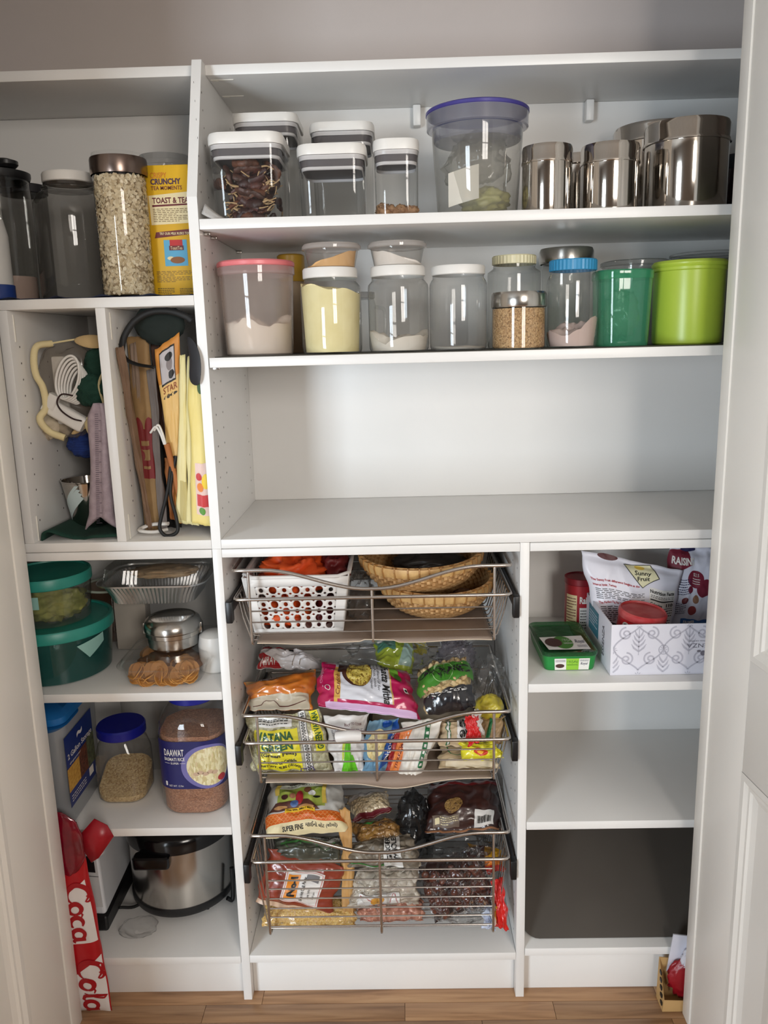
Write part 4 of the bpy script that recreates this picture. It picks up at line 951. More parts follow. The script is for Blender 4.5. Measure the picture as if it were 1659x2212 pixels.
text(sf, t, 'STAR', (.2, .735, .85, .77), mat('brown_print', (150, 78, 36), .5), bold=.02); disc(sf, t, INK, .5, .715, .34, .011, 'printed_oval')
YB1 = mat('yellow_bag', (242, 232, 178), .55, col2=(234, 222, 158), vs=10); YB2 = mat('lemon_bag', (238, 220, 140), .5, col2=(232, 210, 122), vs=10)
for i, (lab, P) in enumerate((('pale yellow folded bag, furthest from the tall divider', ((-0.0848, 0.0550, 1.1237), (-0.0579, 0.0550, 1.1182), (-0.0507, 0.0600, 1.4657), (-0.0384, 0.0600, 1.4672))), ('pale yellow folded bag between two other yellow ones', ((-0.0603, 0.0500, 1.1213), (-0.0355, 0.0500, 1.1158), (-0.0356, 0.0550, 1.4636), (-0.0280, 0.0550, 1.4652))), ('yellow folded bag with fruit print next to the tall divider', ((-0.0466, 0.0350, 1.1254), (-0.0010, 0.0350, 1.1166), (-0.0321, 0.0400, 1.4229), (-0.0005, 0.0400, 1.4358))))):
    t, sf = sheetbag('folded_bag', lab, P, YB1 if i < 2 else YB2, .012, 12+i, wr=.0015)
    if i < 2: patch(sf, t, mat('dull_fold', (206, 192, 130), .6), (.35, .02, .9, .26), 'folded_edge', 4, 8)
    else:
        patch(sf, t, mat('fruit_pale', (236, 206, 196), .5), (.28, .07, .98, .42), 'fruit_print', 8, 14); patch(sf, t, mat('fruit_red', (206, 60, 62), .5), (.34, .13, .98, .21), 'fruit_print', 8, 5, OFF*2)
        disc(sf, t, mat('leaf_print', (90, 150, 54), .5), .55, .10, .14, .025, 'fruit_print', OFF*2.5); disc(sf, t, mat('fruit_orange', (238, 140, 60), .5), .5, .26, .14, .03, 'fruit_print', OFF*2.5); disc(sf, t, mat('fruit_red', (206, 60, 62), .5), .46, .33, .13, .025, 'fruit_print', OFF*2.5); disc(sf, t, mat('fruit_yellow', (248, 214, 60), .5), .78, .30, .2, .05, 'fruit_print', OFF*2); disc(sf, t, mat('leaf_dark', (60, 96, 36), .5), .78, .93, .22, .07, 'leaf_print', OFF*2)
# black sun visor whose band loops over the bags
t = thing('sun_visor', 'black sun visor hooked over the folded bags', 'visor', (-0.0854, 0.0450, 1.4921)); o0 = Vector((-0.0854, 0.0450, 1.4921))
def Lv(u): return Vector(u)-o0
tube('head_band', spline([Lv((-0.1656, 0.0500, 1.4742)), Lv((-0.1572, 0.0500, 1.5048)), Lv((-0.1341, 0.0500, 1.5347)), Lv((-0.1009, 0.0520, 1.5518)), Lv((-0.0648, 0.0550, 1.5528)), Lv((-0.0358, 0.0580, 1.5432)), Lv((-0.0222, 0.0600, 1.5339))], 7), .0042, BLACKR, t, 8, False, 1.6)
tube('head_band', spline([Lv((-0.1656, 0.0500, 1.4742)), Lv((-0.1536, 0.0460, 1.4594)), Lv((-0.1305, 0.0440, 1.4498)), Lv((-0.0987, 0.0420, 1.4445))], 7), .0085, BLACKR, t, 10, False, .28)
PO = [(-0.0259, 0.0160, 1.5084), (-0.0090, 0.0040, 1.5009), (0.0046, -0.0060, 1.4813), (0.0096, -0.0100, 1.4506), (0.0054, -0.0100, 1.4180), (0.0003, -0.0080, 1.4038), (-0.0236, 0.0100, 1.4105), (-0.0212, 0.0120, 1.4373), (-0.0175, 0.0140, 1.4684)]
Q = [Lv(p) for p in PO]; c = sum(Q, Vector())/len(Q)+Vector((0, -.006, 0)); o = mk('brim', Q+[c], [(i, (i+1) % len(Q), len(Q)) for i in range(len(Q))], mat('charcoal_brim', (40, 40, 44), .6), t, 180); o.modifiers.new('t', 'SOLIDIFY').thickness = .0025; s_ = o.modifiers.new('s', 'SUBSURF'); s_.levels = s_.render_levels = 2
crumple('crown', .05, .02, .042, mat('visor_cloth', (30, 40, 36), .85), t, Lv((-0.0953, 0.0900, 1.5291)), 27, .1)
t = thing('strap_loop', 'black webbing loop hanging to the slot floor', 'strap', (-0.1011, 0.0450, 1.1045)); o0 = Vector((-0.1011, 0.0450, 1.1045))
tube('webbing', spline([Lv((-0.0828, 0.0600, 1.2627)), Lv((-0.0954, 0.0500, 1.1920)), Lv((-0.1095, 0.0450, 1.1443)), Lv((-0.1159, 0.0420, 1.1155)), Lv((-0.1059, 0.0400, 1.0999)), Lv((-0.0905, 0.0400, 1.0996)), Lv((-0.0786, 0.0420, 1.1097)), Lv((-0.0809, 0.0450, 1.1387)), Lv((-0.0902, 0.0520, 1.1915)), Lv((-0.0752, 0.0600, 1.2626))], 6), .0038, BLACKR, t, 8)
t = thing('cord_loops', 'white cord handles of a bag, looping at mid height', 'handle', (-0.1033, 0.0550, 1.3117)); o0 = Vector((-0.1033, 0.0550, 1.3117))
for P in (((-0.1232, 0.0580, 1.3118), (-0.1099, 0.0520, 1.3245), (-0.1009, 0.0500, 1.3112), (-0.0949, 0.0520, 1.2881)), ((-0.1152, 0.0580, 1.3164), (-0.1039, 0.0520, 1.3281), (-0.0962, 0.0500, 1.3111), (-0.0920, 0.0520, 1.2880))): tube('cord', spline([Lv(p) for p in P], 6), .0024, WLID, t, 8)
tube('stem_wrap', [Lv((-0.0911, 0.0560, 1.2894)), Lv((-0.0805, 0.0600, 1.2191)), Lv((-0.0727, 0.0640, 1.1592))], .0065, mat('rust_paper', (178, 112, 62), .7), t, 8)
t = thing('cotton_loop', 'white cotton handle loop lying on the slot floor', 'handle', (-.14, .06, C0+.006)); tube('loop', spline([(.035, 0, .004), (.01, -.012, .002), (-.018, -.01, .004), (-.022, .008, .006), (.0, .016, .012), (.035, .01, .014)], 6), .0052, WLID, t, 8, False, .7)

# ================================================================== base cabinet below the cubbies
A1 = .7662; A2 = .4463; A3 = .1163
TEAL = mat('teal_plastic', (50, 150, 136), .38); 
def round_tub(label, x, y, z, r, h, lh, body, fill=None):
    t = thing('round_tub', label, 'tub', (x, y, z), 'teal lidded tubs')
    lathe('body', [(r*.86, 0), (r*.90, .003), (r*.97, h)], body, t, 64, caps=False); lathe('bottom', [(.0001, 0), (r*.86, 0)], body, t, 48, caps=False)
    lathe('lid', [(r*.985, h-.002), (r, h), (r, h+lh-.004), (r*.98, h+lh), (r*.93, h+lh), (r*.92, h+lh-.004), (.0001, h+lh-.004)], TEAL, t, 64, caps=False)
    return t
tl = round_tub('wide dark teal tub under a smaller lidded tub', -.408, .150, A1+.0005, .129, .100, .024, film('teal_clear', (110, 180, 172), haze=.5, hcol=(60, 132, 126)))
sf = cylsurf(.127, .05, .10, 20, 75); patch(sf, tl, mat('tape', (150, 196, 188), .5), ((.62, .05), (.98, .55), (.98, .95), (.40, .70)), 'tape', 8, 6)
tu = round_tub('smaller teal-lidded clear tub of dried leaves', -.408, .140, A1+.1255, .0945, .088, .022, film('tub_clear', (210, 216, 200), haze=.08))
crumple('dried_leaves', .068, .062, .040, mat('dry_leaf', (160, 160, 84), .7, col2=(120, 124, 56), vs=40, bump=.6, bs=80), tu, (.010, -.012, .042), 5, .35, 3.0)
patch(cylsurf(.0925, .03, .08, -20, 30), tu, mat('tape', (150, 196, 188), .5), (.2, .35, .6, .9), 'tape', 6, 6)
# glass lidded dish behind
t = thing('casserole_dish', 'brown glass dish with clear lid behind the teal tubs', 'dish', (-.345, .345, A1+.0005)); lathe('dish', [(.04, 0), (.056, .01), (.061, .13), (.062, .135)], film('amber_glass', (150, 100, 66), haze=.25, hcol=(96, 58, 40)), t, 48, caps=False); lathe('lid', [(.064, .133), (.066, .137), (.056, .155), (.025, .168), (.0001, .170)], GLASS, t, 48, caps=False); tube('rim', [(.065*math.cos(2*PI*i/40), .065*math.sin(2*PI*i/40), .137) for i in range(40)], .003, mat('pale_rim', (196, 206, 190), .3), t, 6, True)
t = thing('paper_carton', 'plain grey carton standing behind the biscuit box', 'carton', (-0.2690, .25, A1+.0005)); box('carton', -.038, .038, 0, .04, 0, 0.9151-A1-.001, mat('grey_carton', (176, 168, 158), .7), t, .003)
# foil trays with a clear dome
ft = thing('foil_tray', 'crimped foil tray with ribbed clear lid resting on the carton', 'tray', (-0.1814, .22, 0.9151)); hb_ = 0.9589-0.9151
FOIL = mat('foil', (232, 232, 232), .34, 1.0, bump=.4, bs=60)
def crimp(w, d, r, z, amp, n=12):
    R = rring(w, d, r, z, n); out = []
    for i, p in enumerate(R): k = amp if i % 2 else -amp; out.append((p[0]*(1+k), p[1]*(1+k), p[2]))
    return out
def dense(w, d, r, z, amp, per=120):
    R = [Vector(p) for p in rring(w, d, r, z, 8)]; Ls = [(R[(i+1) % len(R)]-R[i]).length for i in range(len(R))]; tot = sum(Ls); out = []
    for k in range(per):
        s = tot*k/per; i = 0
        while s > Ls[i]: s -= Ls[i]; i += 1
        p = R[i].lerp(R[(i+1) % len(R)], s/max(Ls[i], 1e-9)); q = Vector((p.x, p.y, 0)).normalized()*(amp if k % 2 else -amp); out.append((p.x+q.x, p.y+q.y, p.z))
    return out
V, F = loft_geo([dense(.185, .14, .03, 0, .0012, 160), dense(.20, .155, .034, hb_*.45, .0015, 160), dense(.228, .18, .04, hb_, .0005, 160), dense(.25, .20, .046, hb_+.002, 0, 160), dense(.252, .202, .046, hb_+.006, 0, 160)], True, False); mk('tray', V, F, FOIL, ft, 20)
V, F = loft_geo([dense(.248, .198, .046, hb_+.006, 0, 160), dense(.225, .18, .04, hb_+.008, .0012, 160), dense(.21, .165, .036, hb_+.038, .0012, 160), dense(.17, .13, .03, hb_+.04, 0, 160)], False, True); mk('dome_lid', V, F, PLAST, ft, 20)
crumple('pastry', .075, .05, .010, mat('pastry', (196, 166, 128), .8), ft, (.01, .01, hb_+.010), 6, .3)
# clamshell of biscuits and the tiffin tin on it
cw = .19; t = thing('biscuit_clamshell', 'clear clamshell packed with brown crisp biscuits', 'clamshell', (-.138, .112, A1+.0005)); hr = .040
rloft('tray', [(cw*.82, .15, .03, .0005), (cw*.86, .158, .034, .006), (cw*.96, .178, .04, hr)], PLAST, t, True, False); rloft('lid', [(cw*1.05, .198, .045, hr), (cw*1.06, .20, .045, hr+.003), (cw*1.0, .19, .042, hr+.004), (cw*.93, .172, .038, hr+.016), (cw*.6, .10, .03, hr+.017)], PLAST, t, False, True)
o = crumple('biscuit_mass', .075, .064, .024, mat('biscuit_dark', (120, 76, 36), .8), t, (0, 0, .022), 2, .12)
rng = random.Random(4)
bi_ = island('biscuit', [(150, 98, 44), (186, 128, 60), (206, 150, 78), (170, 112, 52)], .7)
for i in range(46):
    V, F = lathe_geo([(.0001, 0), (.014, .001), (.021, .004), (.0205, .006), (.0001, .002)], 14, False); V = [(a, b, c+.003*math.sin(a*220+i)) for a, b, c in V]
    o = mk('biscuit', V, F, bi_, t, 60, (rng.uniform(-.06, .06), -.068+.006*rng.random() if i < 30 else rng.uniform(-.05, .05), rng.uniform(.012, .034))); o.rotation_euler = (rng.uniform(.3, 1.35), rng.uniform(-.5, .5), rng.uniform(-.7, .7))
tz = A1+hr+.0185; r = 0.1280/2
t = thing('tiffin_tin', 'round stainless tiffin tin sitting on the biscuit clamshell', 'tin', (-0.1316, .13, tz)); zz = 0.8879-tz
lathe('lower_pan', [(.0001, .001), (r*.82, 0), (r*.9, .006), (r*.92, zz*.48), (r*.94, zz*.5)], STEEL, t, 56, caps=False); lathe('lid', [(r*.95, zz*.46), (r*.97, zz*.48), (r*.97, zz*.62), (r, zz*.66), (r, zz*.8), (r*.93, zz*.98), (r*.8, zz*1.08), (r*.74, zz*1.06), (r*.66, zz*1.10), (.0001, zz*1.12)], STEEL, t, 56, caps=False)
for s in (-1, 1): box('side_clip', s*r*.98-.004, s*r*.98+.004, -.008, .008, zz*.45, zz*.85, STEEL, t, .002)
t = thing('white_tub', 'white rounded tub against the tall divider', 'tub', (-.040, .125, A1+.0005)); lathe('body', [(.030, 0), (.034, .004), (.0355, .06), (.032, .082), (.02, .09), (.0001, .091)], WLID, t, 36)
# two gallon cereal keeper
t = thing('cereal_keeper', 'milky square canister with blue lid and wrap-around label', 'canister', (-.435, .105, A2+.0005)); rloft('body', [(.150, .196, .02, 0), (.158, .204, .024, .006), (.166, .212, .026, .25)], film('keeper_plastic', (225, 228, 232), haze=.8, hcol=(206, 210, 214)), t, True, False)
rloft('lid', [(.168, .214, .027, .245), (.174, .22, .03, .248), (.174, .22, .03, .262), (.150, .19, .03, .272), (.06, .08, .02, .272)], mat('cobalt_plastic', (28, 106, 170), .4), t)
o = rloft('scoop_lip', [(.13, .10, .03, 0), (.16, .12, .035, .012)], mat('cobalt_plastic', (28, 106, 170), .4), t, loc=(.012, -.062, .233)); 
sf = quadsurf((.0838, -.104, .050), (.0838, .05, .050), (.0838, -.104, .215), (.0838, .05, .215))
patch(sf, t, mat('label_blue', (26, 50, 116), .45), (0, 0, 1, 1), 'printed_label', 4, 4, .001); patch(sf, t, mat('cereal_gold', (206, 160, 74), .6, col2=(180, 130, 50), vs=160), (.0, .22, .42, .55), 'printed_cereal', 4, 4, .0015); patch(sf, t, cells('bean_print', [(70, 34, 24), (110, 60, 44), (50, 24, 20)], 200, .6, .2), (.42, .22, .72, .62), 'printed_beans', 4, 4, .0015); patch(sf, t, mat('pasta_print', (96, 104, 78), .6, col2=(60, 66, 48), vs=80), (.72, .22, 1, .66), 'printed_pasta', 4, 4, .0015)
text(sf, t, '2 Gallon Storage', (.06, .64, .95, .74), WLID, bold=.015, off=.0016); text(sf, t, 'dispenser', (.1, .57, .5, .61), WLID, off=.0016); text(sf, t, '~', (.42, .82, .62, .9), WLID, bold=.03, off=.0016); lines_of_print(sf, t, (.06, .05, .6, .16), 3, WLID, 2, off=.0016); patch(sf, t, WLID, (.72, .08, .88, .2), 'printed_tag', 2, 2, .0016)
# blue lidded jar of oats
yc = .152; x = -0.2803; t = thing('grain_jar', 'square clear jar with tilted blue lid, part full of grain', 'jar', (x, yc, A2+.0005)); zl = 0.6013-A2
w = .118
rloft('body', [(w*.86, w*.86, .03, 0), (w*.97, w*.97, .035, .008), (w, w, .036, .05), (w*.98, w*.98, .036, zl-.05), (w*.9, w*.9, .045, zl-.02), (w*.8, w*.8, w*.39, zl-.008), (w*.8, w*.8, w*.39, zl+.002)], PLAST, t, True, False)
lathe('lid', [(.052, zl-.003), (.056, zl), (.056, zl+.018), (.053, zl+.022), (.0001, zl+.021)], mat('royal_blue', (26, 34, 140), .35), t, 48, caps=False)
def grain_fill(parent, w, d, h, m, seed, tilt=0.0, nm='grain', r=.034):
    rings = [rring(w*.86, d*.86, r*.9, .002), rring(w*.94, d*.94, r, .01), rring(w*.95, d*.95, r, h)]
    V, F = loft_geo(rings); V = [(p[0], p[1], p[2]+(tilt*p[1]/d+.004*noise.noise(Vector((p[0]*30, p[1]*30, seed))) if p[2] >= h-1e-6 else 0)) for p in V]
    o = mk(nm, V, F, m, parent, 50); o['kind'] = 'stuff'; return o
GR = cells('barley', [(196, 164, 110), (226, 200, 150), (168, 132, 84), (214, 184, 132)], 320, .7, .6)
grain_fill(t, w, w, .042, GR, 3, .055)
# basmati jar
yc = .118; x = -0.0973; t = thing('rice_jar', 'big clear rice jar with blue lid and navy label', 'jar', (x, yc, A2+.0005)); w = .150
zs = 0.6857-A2; zl = 0.7084-A2
rloft('body', [(w*.84, w*.84, .04, 0), (w*.95, w*.95, .045, .006), (w, w, .048, .02), (w, w, .048, zs-.05), (w*.97, w*.97, .05, zs-.035), (w*.97, w*.97, .05, zs-.028), (w*.90, w*.90, .055, zs-.012), (w*.78, w*.78, .058, zs), (.098, .098, .0485, zs+.006), (.098, .098, .0485, zl)], PLAST, t, True, False)
lathe('lid', [(.052, zl-.006), (.054, zl-.004), (.054, zl+.010), (.0001, zl+.012)], mat('royal_blue', (26, 34, 140), .35), t, 48, caps=False)
grain_fill(t, w, w, zs-.048, cells('brown_rice', [(150, 96, 66), (186, 132, 98), (126, 78, 54), (200, 150, 116)], 330, .6, .5, (1, 1, 2)), 6, .0, 'rice', .046)
zb0 = 0.5142-A2; zb1 = 0.6289-A2
def rsurf(w, r, z0, z1):
    R = [Vector(p) for p in rring(w, w, r, 0, 8)]; n = len(R); st_ = 2*(9)+0
    order = R[9*2:9*2+18]   # left-front corner through right-front corner
    Ls = [0]
    for a, b in zip(order, order[1:]): Ls.append(Ls[-1]+(b-a).length)
    def fn(u, v):
        s = min(max(u, 0), 1)*Ls[-1]; i = 0
        while i < len(order)-2 and s > Ls[i+1]: i += 1
        p = order[i].lerp(order[i+1], (s-Ls[i])/max(1e-9, Ls[i+1]-Ls[i]))
        return Vector((p.x, p.y, z0+(z1-z0)*v))
    return Surf(fn)
sf = rsurf(w*1.004, .048, zb0, zb1)
patch(sf, t, mat('navy_label', (34, 34, 98), .4), (.0, 0, 1, 1), 'printed_label', 40, 6, .0004)
disc(sf, t, mat('label_glow', (120, 116, 176), .4), .72, .46, .30, .46, 'printed_halo', .0008, 6, 40); disc(sf, t, cells('rice_print', [(226, 214, 166), (240, 232, 196), (200, 186, 130), (222, 200, 160)], 260, .5, .3, (1, 1, .4)), .74, .46, .26, .40, 'printed_rice', .0012, 6, 40)
for i in range(5): disc(sf, t, mat('almond_print', (206, 176, 150), .5), .58+.05*i, .32+.03*(i % 2), .035, .04, 'printed_almond', .0016, 3, 14)
text(sf, t, 'DAAWAT', (.235, .70, .46, .84), WLID, bold=.02, off=.001); text(sf, t, 'BASMATI RICE', (.235, .60, .465, .67), WLID, bold=.015, off=.001); text(sf, t, 'SUPER', (.31, .53, .40, .57), WLID, bold=.01, off=.001); patch(sf, t, WLID, (.235, .545, .30, .552), 'printed_rule', 2, 1, .001); patch(sf, t, WLID, (.41, .545, .47, .552), 'printed_rule', 2, 1, .001)
text(sf, t, 'NET WT. 12 lbs', (.27, .05, .43, .09), WLID, off=.001); patch(sf, t, WLID, (.225, .06, .25, .15), 'printed_mark', 2, 2, .001); disc(sf, t, mat('seal_red', (176, 52, 60), .5), .86, .17, .05, .07, 'printed_seal', .0016)
# stray clear packaging behind
t = thing('clear_canister', 'tall clear canister behind the blue-lidded jar', 'canister', (-0.2612, .31, A2+.0005)); rloft('body', [(.12, .12, .03, 0), (.125, .125, .03, .27)], PLAST, t, True, True)
# pressure cooker
r = .1285; t = thing('pressure_cooker', 'stainless electric pressure cooker with black lid and base', 'cooker', (-.185, .232, A3+.0005)); zb = .040; zt = 0.3055-A3
lathe('pot_shell', [(r*.97, zb-.008), (r*.985, zb), (r*.985, zt)], STEEL, t, 72, caps=False)
lathe('base', [(r*.55, .012), (r*.8, .012), (r*.97, .018), (r*1.01, zb-.012), (r*1.01, zb-.002), (r*.985, zb+.001)], BLACKP, t, 72)
for k in range(4):
    a = PI/4+PI/2*k; box('foot', r*.72*math.cos(a)-.012, r*.72*math.cos(a)+.012, r*.72*math.sin(a)-.012, r*.72*math.sin(a)+.012, 0, .016, BLACKR, t, .003)
lathe('lid', [(r*.99, zt-.003), (r*1.035, zt), (r*1.04, zt+.028), (r*.98, zt+.040), (r*.8, zt+.052), (r*.3, zt+.060), (.0001, zt+.060)], mat('gloss_black', (16, 16, 18), .15), t, 72, caps=False)
V, F = loft_geo([rring(.085, .03, .008, 0), rring(.088, .034, .01, .006), rring(.088, .034, .01, .026), rring(.08, .026, .008, .030)]); mk('lid_handle', V, F, mat('gloss_black', (16, 16, 18), .15), t, 30, (-.035, -r*1.02, zt-.026))
tube('side_handle', spline([(r*.93, -.06, .020), (r*1.02, -.055, .012), (r*1.04, -.05, .045), (r*1.03, -.045, .095)], 5), .0055, BLACKP, t, 8)
# white appliance and its cord
t = thing('kitchen_appliance', 'white appliance with small display standing on black base', 'appliance', (-.372, .09, A3+.0005))
V = [(-.05, 0, .045), (.034, 0, .040), (.034, .26, .055), (-.05, .26, .055), (-.05, .012, .235), (.022, .012, .225), (.022, .25, .235), (-.05, .25, .235)]
o = mk('housing', V, [(0, 3, 2, 1), (4, 5, 6, 7), (0, 1, 5, 4), (1, 2, 6, 5), (2, 3, 7, 6), (3, 0, 4, 7)], mat('appliance_white', (226, 228, 232), .35), t, 0); b_ = o.modifiers.new('b', 'BEVEL'); b_.width = .008; b_.segments = 3
V = [(-.055, -.006, 0), (.038, -.006, 0), (.042, .27, 0), (-.055, .27, 0), (-.055, -.004, .044), (.037, -.004, .040), (.037, .265, .058), (-.055, .265, .058)]; o = mk('base', V, [(0, 3, 2, 1), (4, 5, 6, 7), (0, 1, 5, 4), (1, 2, 6, 5), (2, 3, 7, 6), (3, 0, 4, 7)], BLACKP, t, 0); b_ = o.modifiers.new('b', 'BEVEL'); b_.width = .006; b_.segments = 2
sf = quadsurf((-.05, -.0005, .045), (.034, -.0005, .040), (-.05, .0115, .235), (.022, .0115, .225)); patch(sf, t, mat('grey_face', (206, 206, 206), .4), (.5, .12, .95, .95), 'control_face', 3, 3, .001); patch(sf, t, BLACKP, (.60, .60, .88, .82), 'display', 3, 3, .002); disc(sf, t, INK, .92, .83, .02, .012, 'button', .002); patch(sf, t, INK, (.5, .54, .95, .548), 'seam', 2, 1, .0015)
tube('power_cord', spline([(.05, .04, .030), (.085, .07, .012), (.125, .12, .030), (.13, .19, .07)], 6), .0038, BLACKR, t, 8)
o = thing('plastic_wrap', 'thin clear wrapper lying before the pressure cooker', 'wrapper', (-.262, .085, A3+.012)); crumple('wrapper', .045, .035, .012, FILMW, o, (0, 0, 0), 6, .2, 1.4)
# ---- tall red and white pack leaning between cabinet and door jamb
REDB = mat('cola_red', (186, 26, 34), .28, col2=(170, 20, 30), vs=8); CWH = mat('cola_white', (232, 226, 224), .35)
t, sf = bag('drink_pack', 'tall red and white cola pack squeezed beside the door jamb', 'pack', (-.46, -.028, .004), (-.296, -.028, .004), (-.46, -.026, .40), (-.318, -.026, .40), REDB, t=.030, s0=.0, s1=.02, wr=.003, seed=3, nu=26, nv=40, part='sleeve', edge=.003, wk=2.0)
patch(sf, t, CWH, ((.30, .47), (.98, .475), (.94, .86), (.34, .70)), 'printed_panel', 12, 16); patch(sf, t, CWH, ((.2, -.0), (.985, -.0), (.985, .38), (.45, .22)), 'printed_panel', 12, 16)
def script(letter, x0, y0, s):
    """hand-drawn script strokes in a unit box: list of (points, widths)"""
    def arc(cx, cy, rx, ry, a0, a1, n=18): return [(cx+rx*math.cos(math.radians(a0+(a1-a0)*i/n)), cy+ry*math.sin(math.radians(a0+(a1-a0)*i/n))) for i in range(n+1)]
    def w(n, a, b): return [a+(b-a)*math.sin(PI*i/(n-1)) for i in range(n)]
    S = []
    if letter == 'C': p = arc(.55, .55, .5, .55, 40, 320, 24); S += [(p, w(len(p), .05, .2))]; p = arc(.85, 1.0, .16, .14, -60, 200, 12); S += [(p, w(len(p), .04, .1))]
    if letter == 'o': p = arc(.35, .32, .28, .32, 0, 360, 22); S += [(p, w(len(p), .08, .2))]; S += [([(.5, .6), (.66, .66), (.8, .6)], [.05, .07, .04])]
    if letter == 'c': p = arc(.38, .32, .3, .32, 55, 320, 20); S += [(p, w(len(p), .06, .2))]
    if letter == 'a': p = arc(.33, .32, .26, .32, 0, 360, 22); S += [(p, w(len(p), .08, .18))]; S += [([(.6, .66), (.6, .2), (.66, .02), (.8, .1)], [.14, .16, .12, .04])]
    if letter == 'l': S += [([(.1, .1), (.32, .6), (.42, 1.0), (.3, 1.1), (.22, .7), (.26, .1), (.42, 0), (.55, .12)], [.04, .06, .07, .07, .14, .15, .1, .04])]
    return [([(x0+px_*s, y0+py_*s) for px_, py_ in P], [q*s for q in wd]) for P, wd in S]
def cola_word(word, adv, v_top, vlen, u0, uw):
    """word reading downwards: text x runs along -v, text y along +u"""
    total = sum(adv); X = 0; strokes = []
    for ch, a in zip(word, adv):
        for P, wd in script(ch, X, 0, 1.0):
            strokes.append(([(u0+uw*y_, v_top-vlen*x_/total) for x_, y_ in P], [q*uw*1.35 for q in wd]))
        X += a
    ribbons(sf, t, mat('cola_letter', (168, 20, 32), .35), strokes, 'lettering', OFF*2.5, asp=.40)
cola_word('Coca', (.95, .72, .68, .8), .84, .36, .66, .27)
cola_word('Cola', (.95, .72, .5, .8), .36, .36, .66, .28)
crumple('film_end', .058, .013, .078, mat('cola_film', (132, 14, 36), .16, col2=(104, 10, 30), vs=30, coat=.6), t, (.006, -.004, .425), 9, .12, 1.6)
P = [(-0.3207, -0.0300, 0.4562), (-0.2889, -0.0300, 0.4914), (-0.2614, -0.0320, 0.4766), (-0.2491, -0.0340, 0.4510), (-0.2856, -0.0360, 0.4011), (-0.3029, -0.0360, 0.3900), (-0.3155, -0.0340, 0.4137)]
Q = [Vector(p)-t.location for p in P]; c = sum(Q, Vector())/len(Q)+Vector((0, -.006, 0)); o = mk('flap', Q+[c], [(i, (i+1) % len(Q), len(Q)) for i in range(len(Q))], mat('cola_flap', (166, 24, 40), .35), t, 60); o.modifiers.new('t', 'SOLIDIFY').thickness = .002
P = [(-0.2851, -0.0370, 0.4018), (-0.2587, -0.0360, 0.4278), (-0.2694, -0.0370, 0.4174), (-0.3027, -0.0370, 0.3885)]; Q = [Vector(p)-t.location for p in P]; mk('flap_lining', Q, [(0, 1, 2, 3)], CWH, t, 0)

# ================================================================== base cabinet beside the baskets
R1 = .7705
t = thing('date_box', 'green plastic box of dates with printed lid sleeve', 'box', (.7485, .163, R1+.0005)); GRN = mat('green_plastic', (36, 136, 62), .35)
rloft('body', [(.106, .186, .012, 0), (.110, .190, .014, .004), (.118, .196, .016, .034)], GRN, t, True, False)
rloft('lid', [(.121, .199, .018, .033), (.124, .202, .02, .035), (.124, .202, .02, .0405), (.118, .196, .018, .0425), (.110, .188, .016, .040)], film('green_lid_clear', (110, 176, 130), haze=.45, hcol=(52, 140, 80)), t, False, True)
rloft('dates', [(.098, .176, .012, .005), (.104, .182, .012, .034)], cells('date_mass', [(40, 44, 30), (70, 66, 48), (54, 60, 40)], 60, .5, .5), t)
sf = quadsurf((-.0555, -.0955, .002), (.0555, -.0955, .002), (-.0585, -.0985, .032), (.0585, -.0985, .032))
patch(sf, t, WLID, (.20, .0, .86, .9), 'sleeve', 3, 3, .0008); patch(sf, t, mat('lime_print', (146, 200, 60), .5), (.42, .0, .66, .9), 'sleeve_band', 3, 3, .0012); disc(sf, t, mat('date_print', (70, 40, 34), .5), .30, .32, .085, .16, 'printed_dates', .0014); text(sf, t, '\u062a\u0645\u0631 \u062d\u0636\u0631\u064a', (.44, .52, .64, .78), mat('deep_green', (20, 84, 40), .5), off=.0016); text(sf, t, 'HADRAMI DATES', (.44, .36, .64, .44), mat('deep_green', (20, 84, 40), .5), off=.0016); text(sf, t, 'Royal', (.69, .34, .83, .60), NAVY, shear=.3, off=.0016); lines_of_print(sf, t, (.22, .62, .40, .82), 2, NAVY, 4, off=.0016); lines_of_print(sf, t, (.68, .66, .84, .82), 2, NAVY, 9, off=.0016)
sf = quadsurf((-.055, -.094, .0432), (.055, -.094, .0432), (-.055, .094, .0432), (.055, .094, .0432))
patch(sf, t, WLID, ((.10, .06), (.93, .06), (.90, .50), (.02, .46)), 'sleeve_top', 4, 4, .0003); disc(sf, t, mat('leaf_band', (66, 128, 48), .5), .45, .28, .2, .20, 'sleeve_leaf', .0008); disc(sf, t, mat('date_print', (70, 40, 34), .5), .26, .28, .17, .14, 'printed_dates', .0011); text(sf, t, '\u062a\u0645\u0631 \u062d\u0636\u0631\u064a', (.46, .30, .68, .40), WLID, off=.0013); text(sf, t, 'HADRAMI', (.46, .22, .66, .27), WLID, off=.0013); text(sf, t, 'Royal', (.70, .22, .90, .36), NAVY, shear=.3, off=.0013); lines_of_print(sf, t, (.70, .12, .9, .19), 2, NAVY, 1, off=.0013)
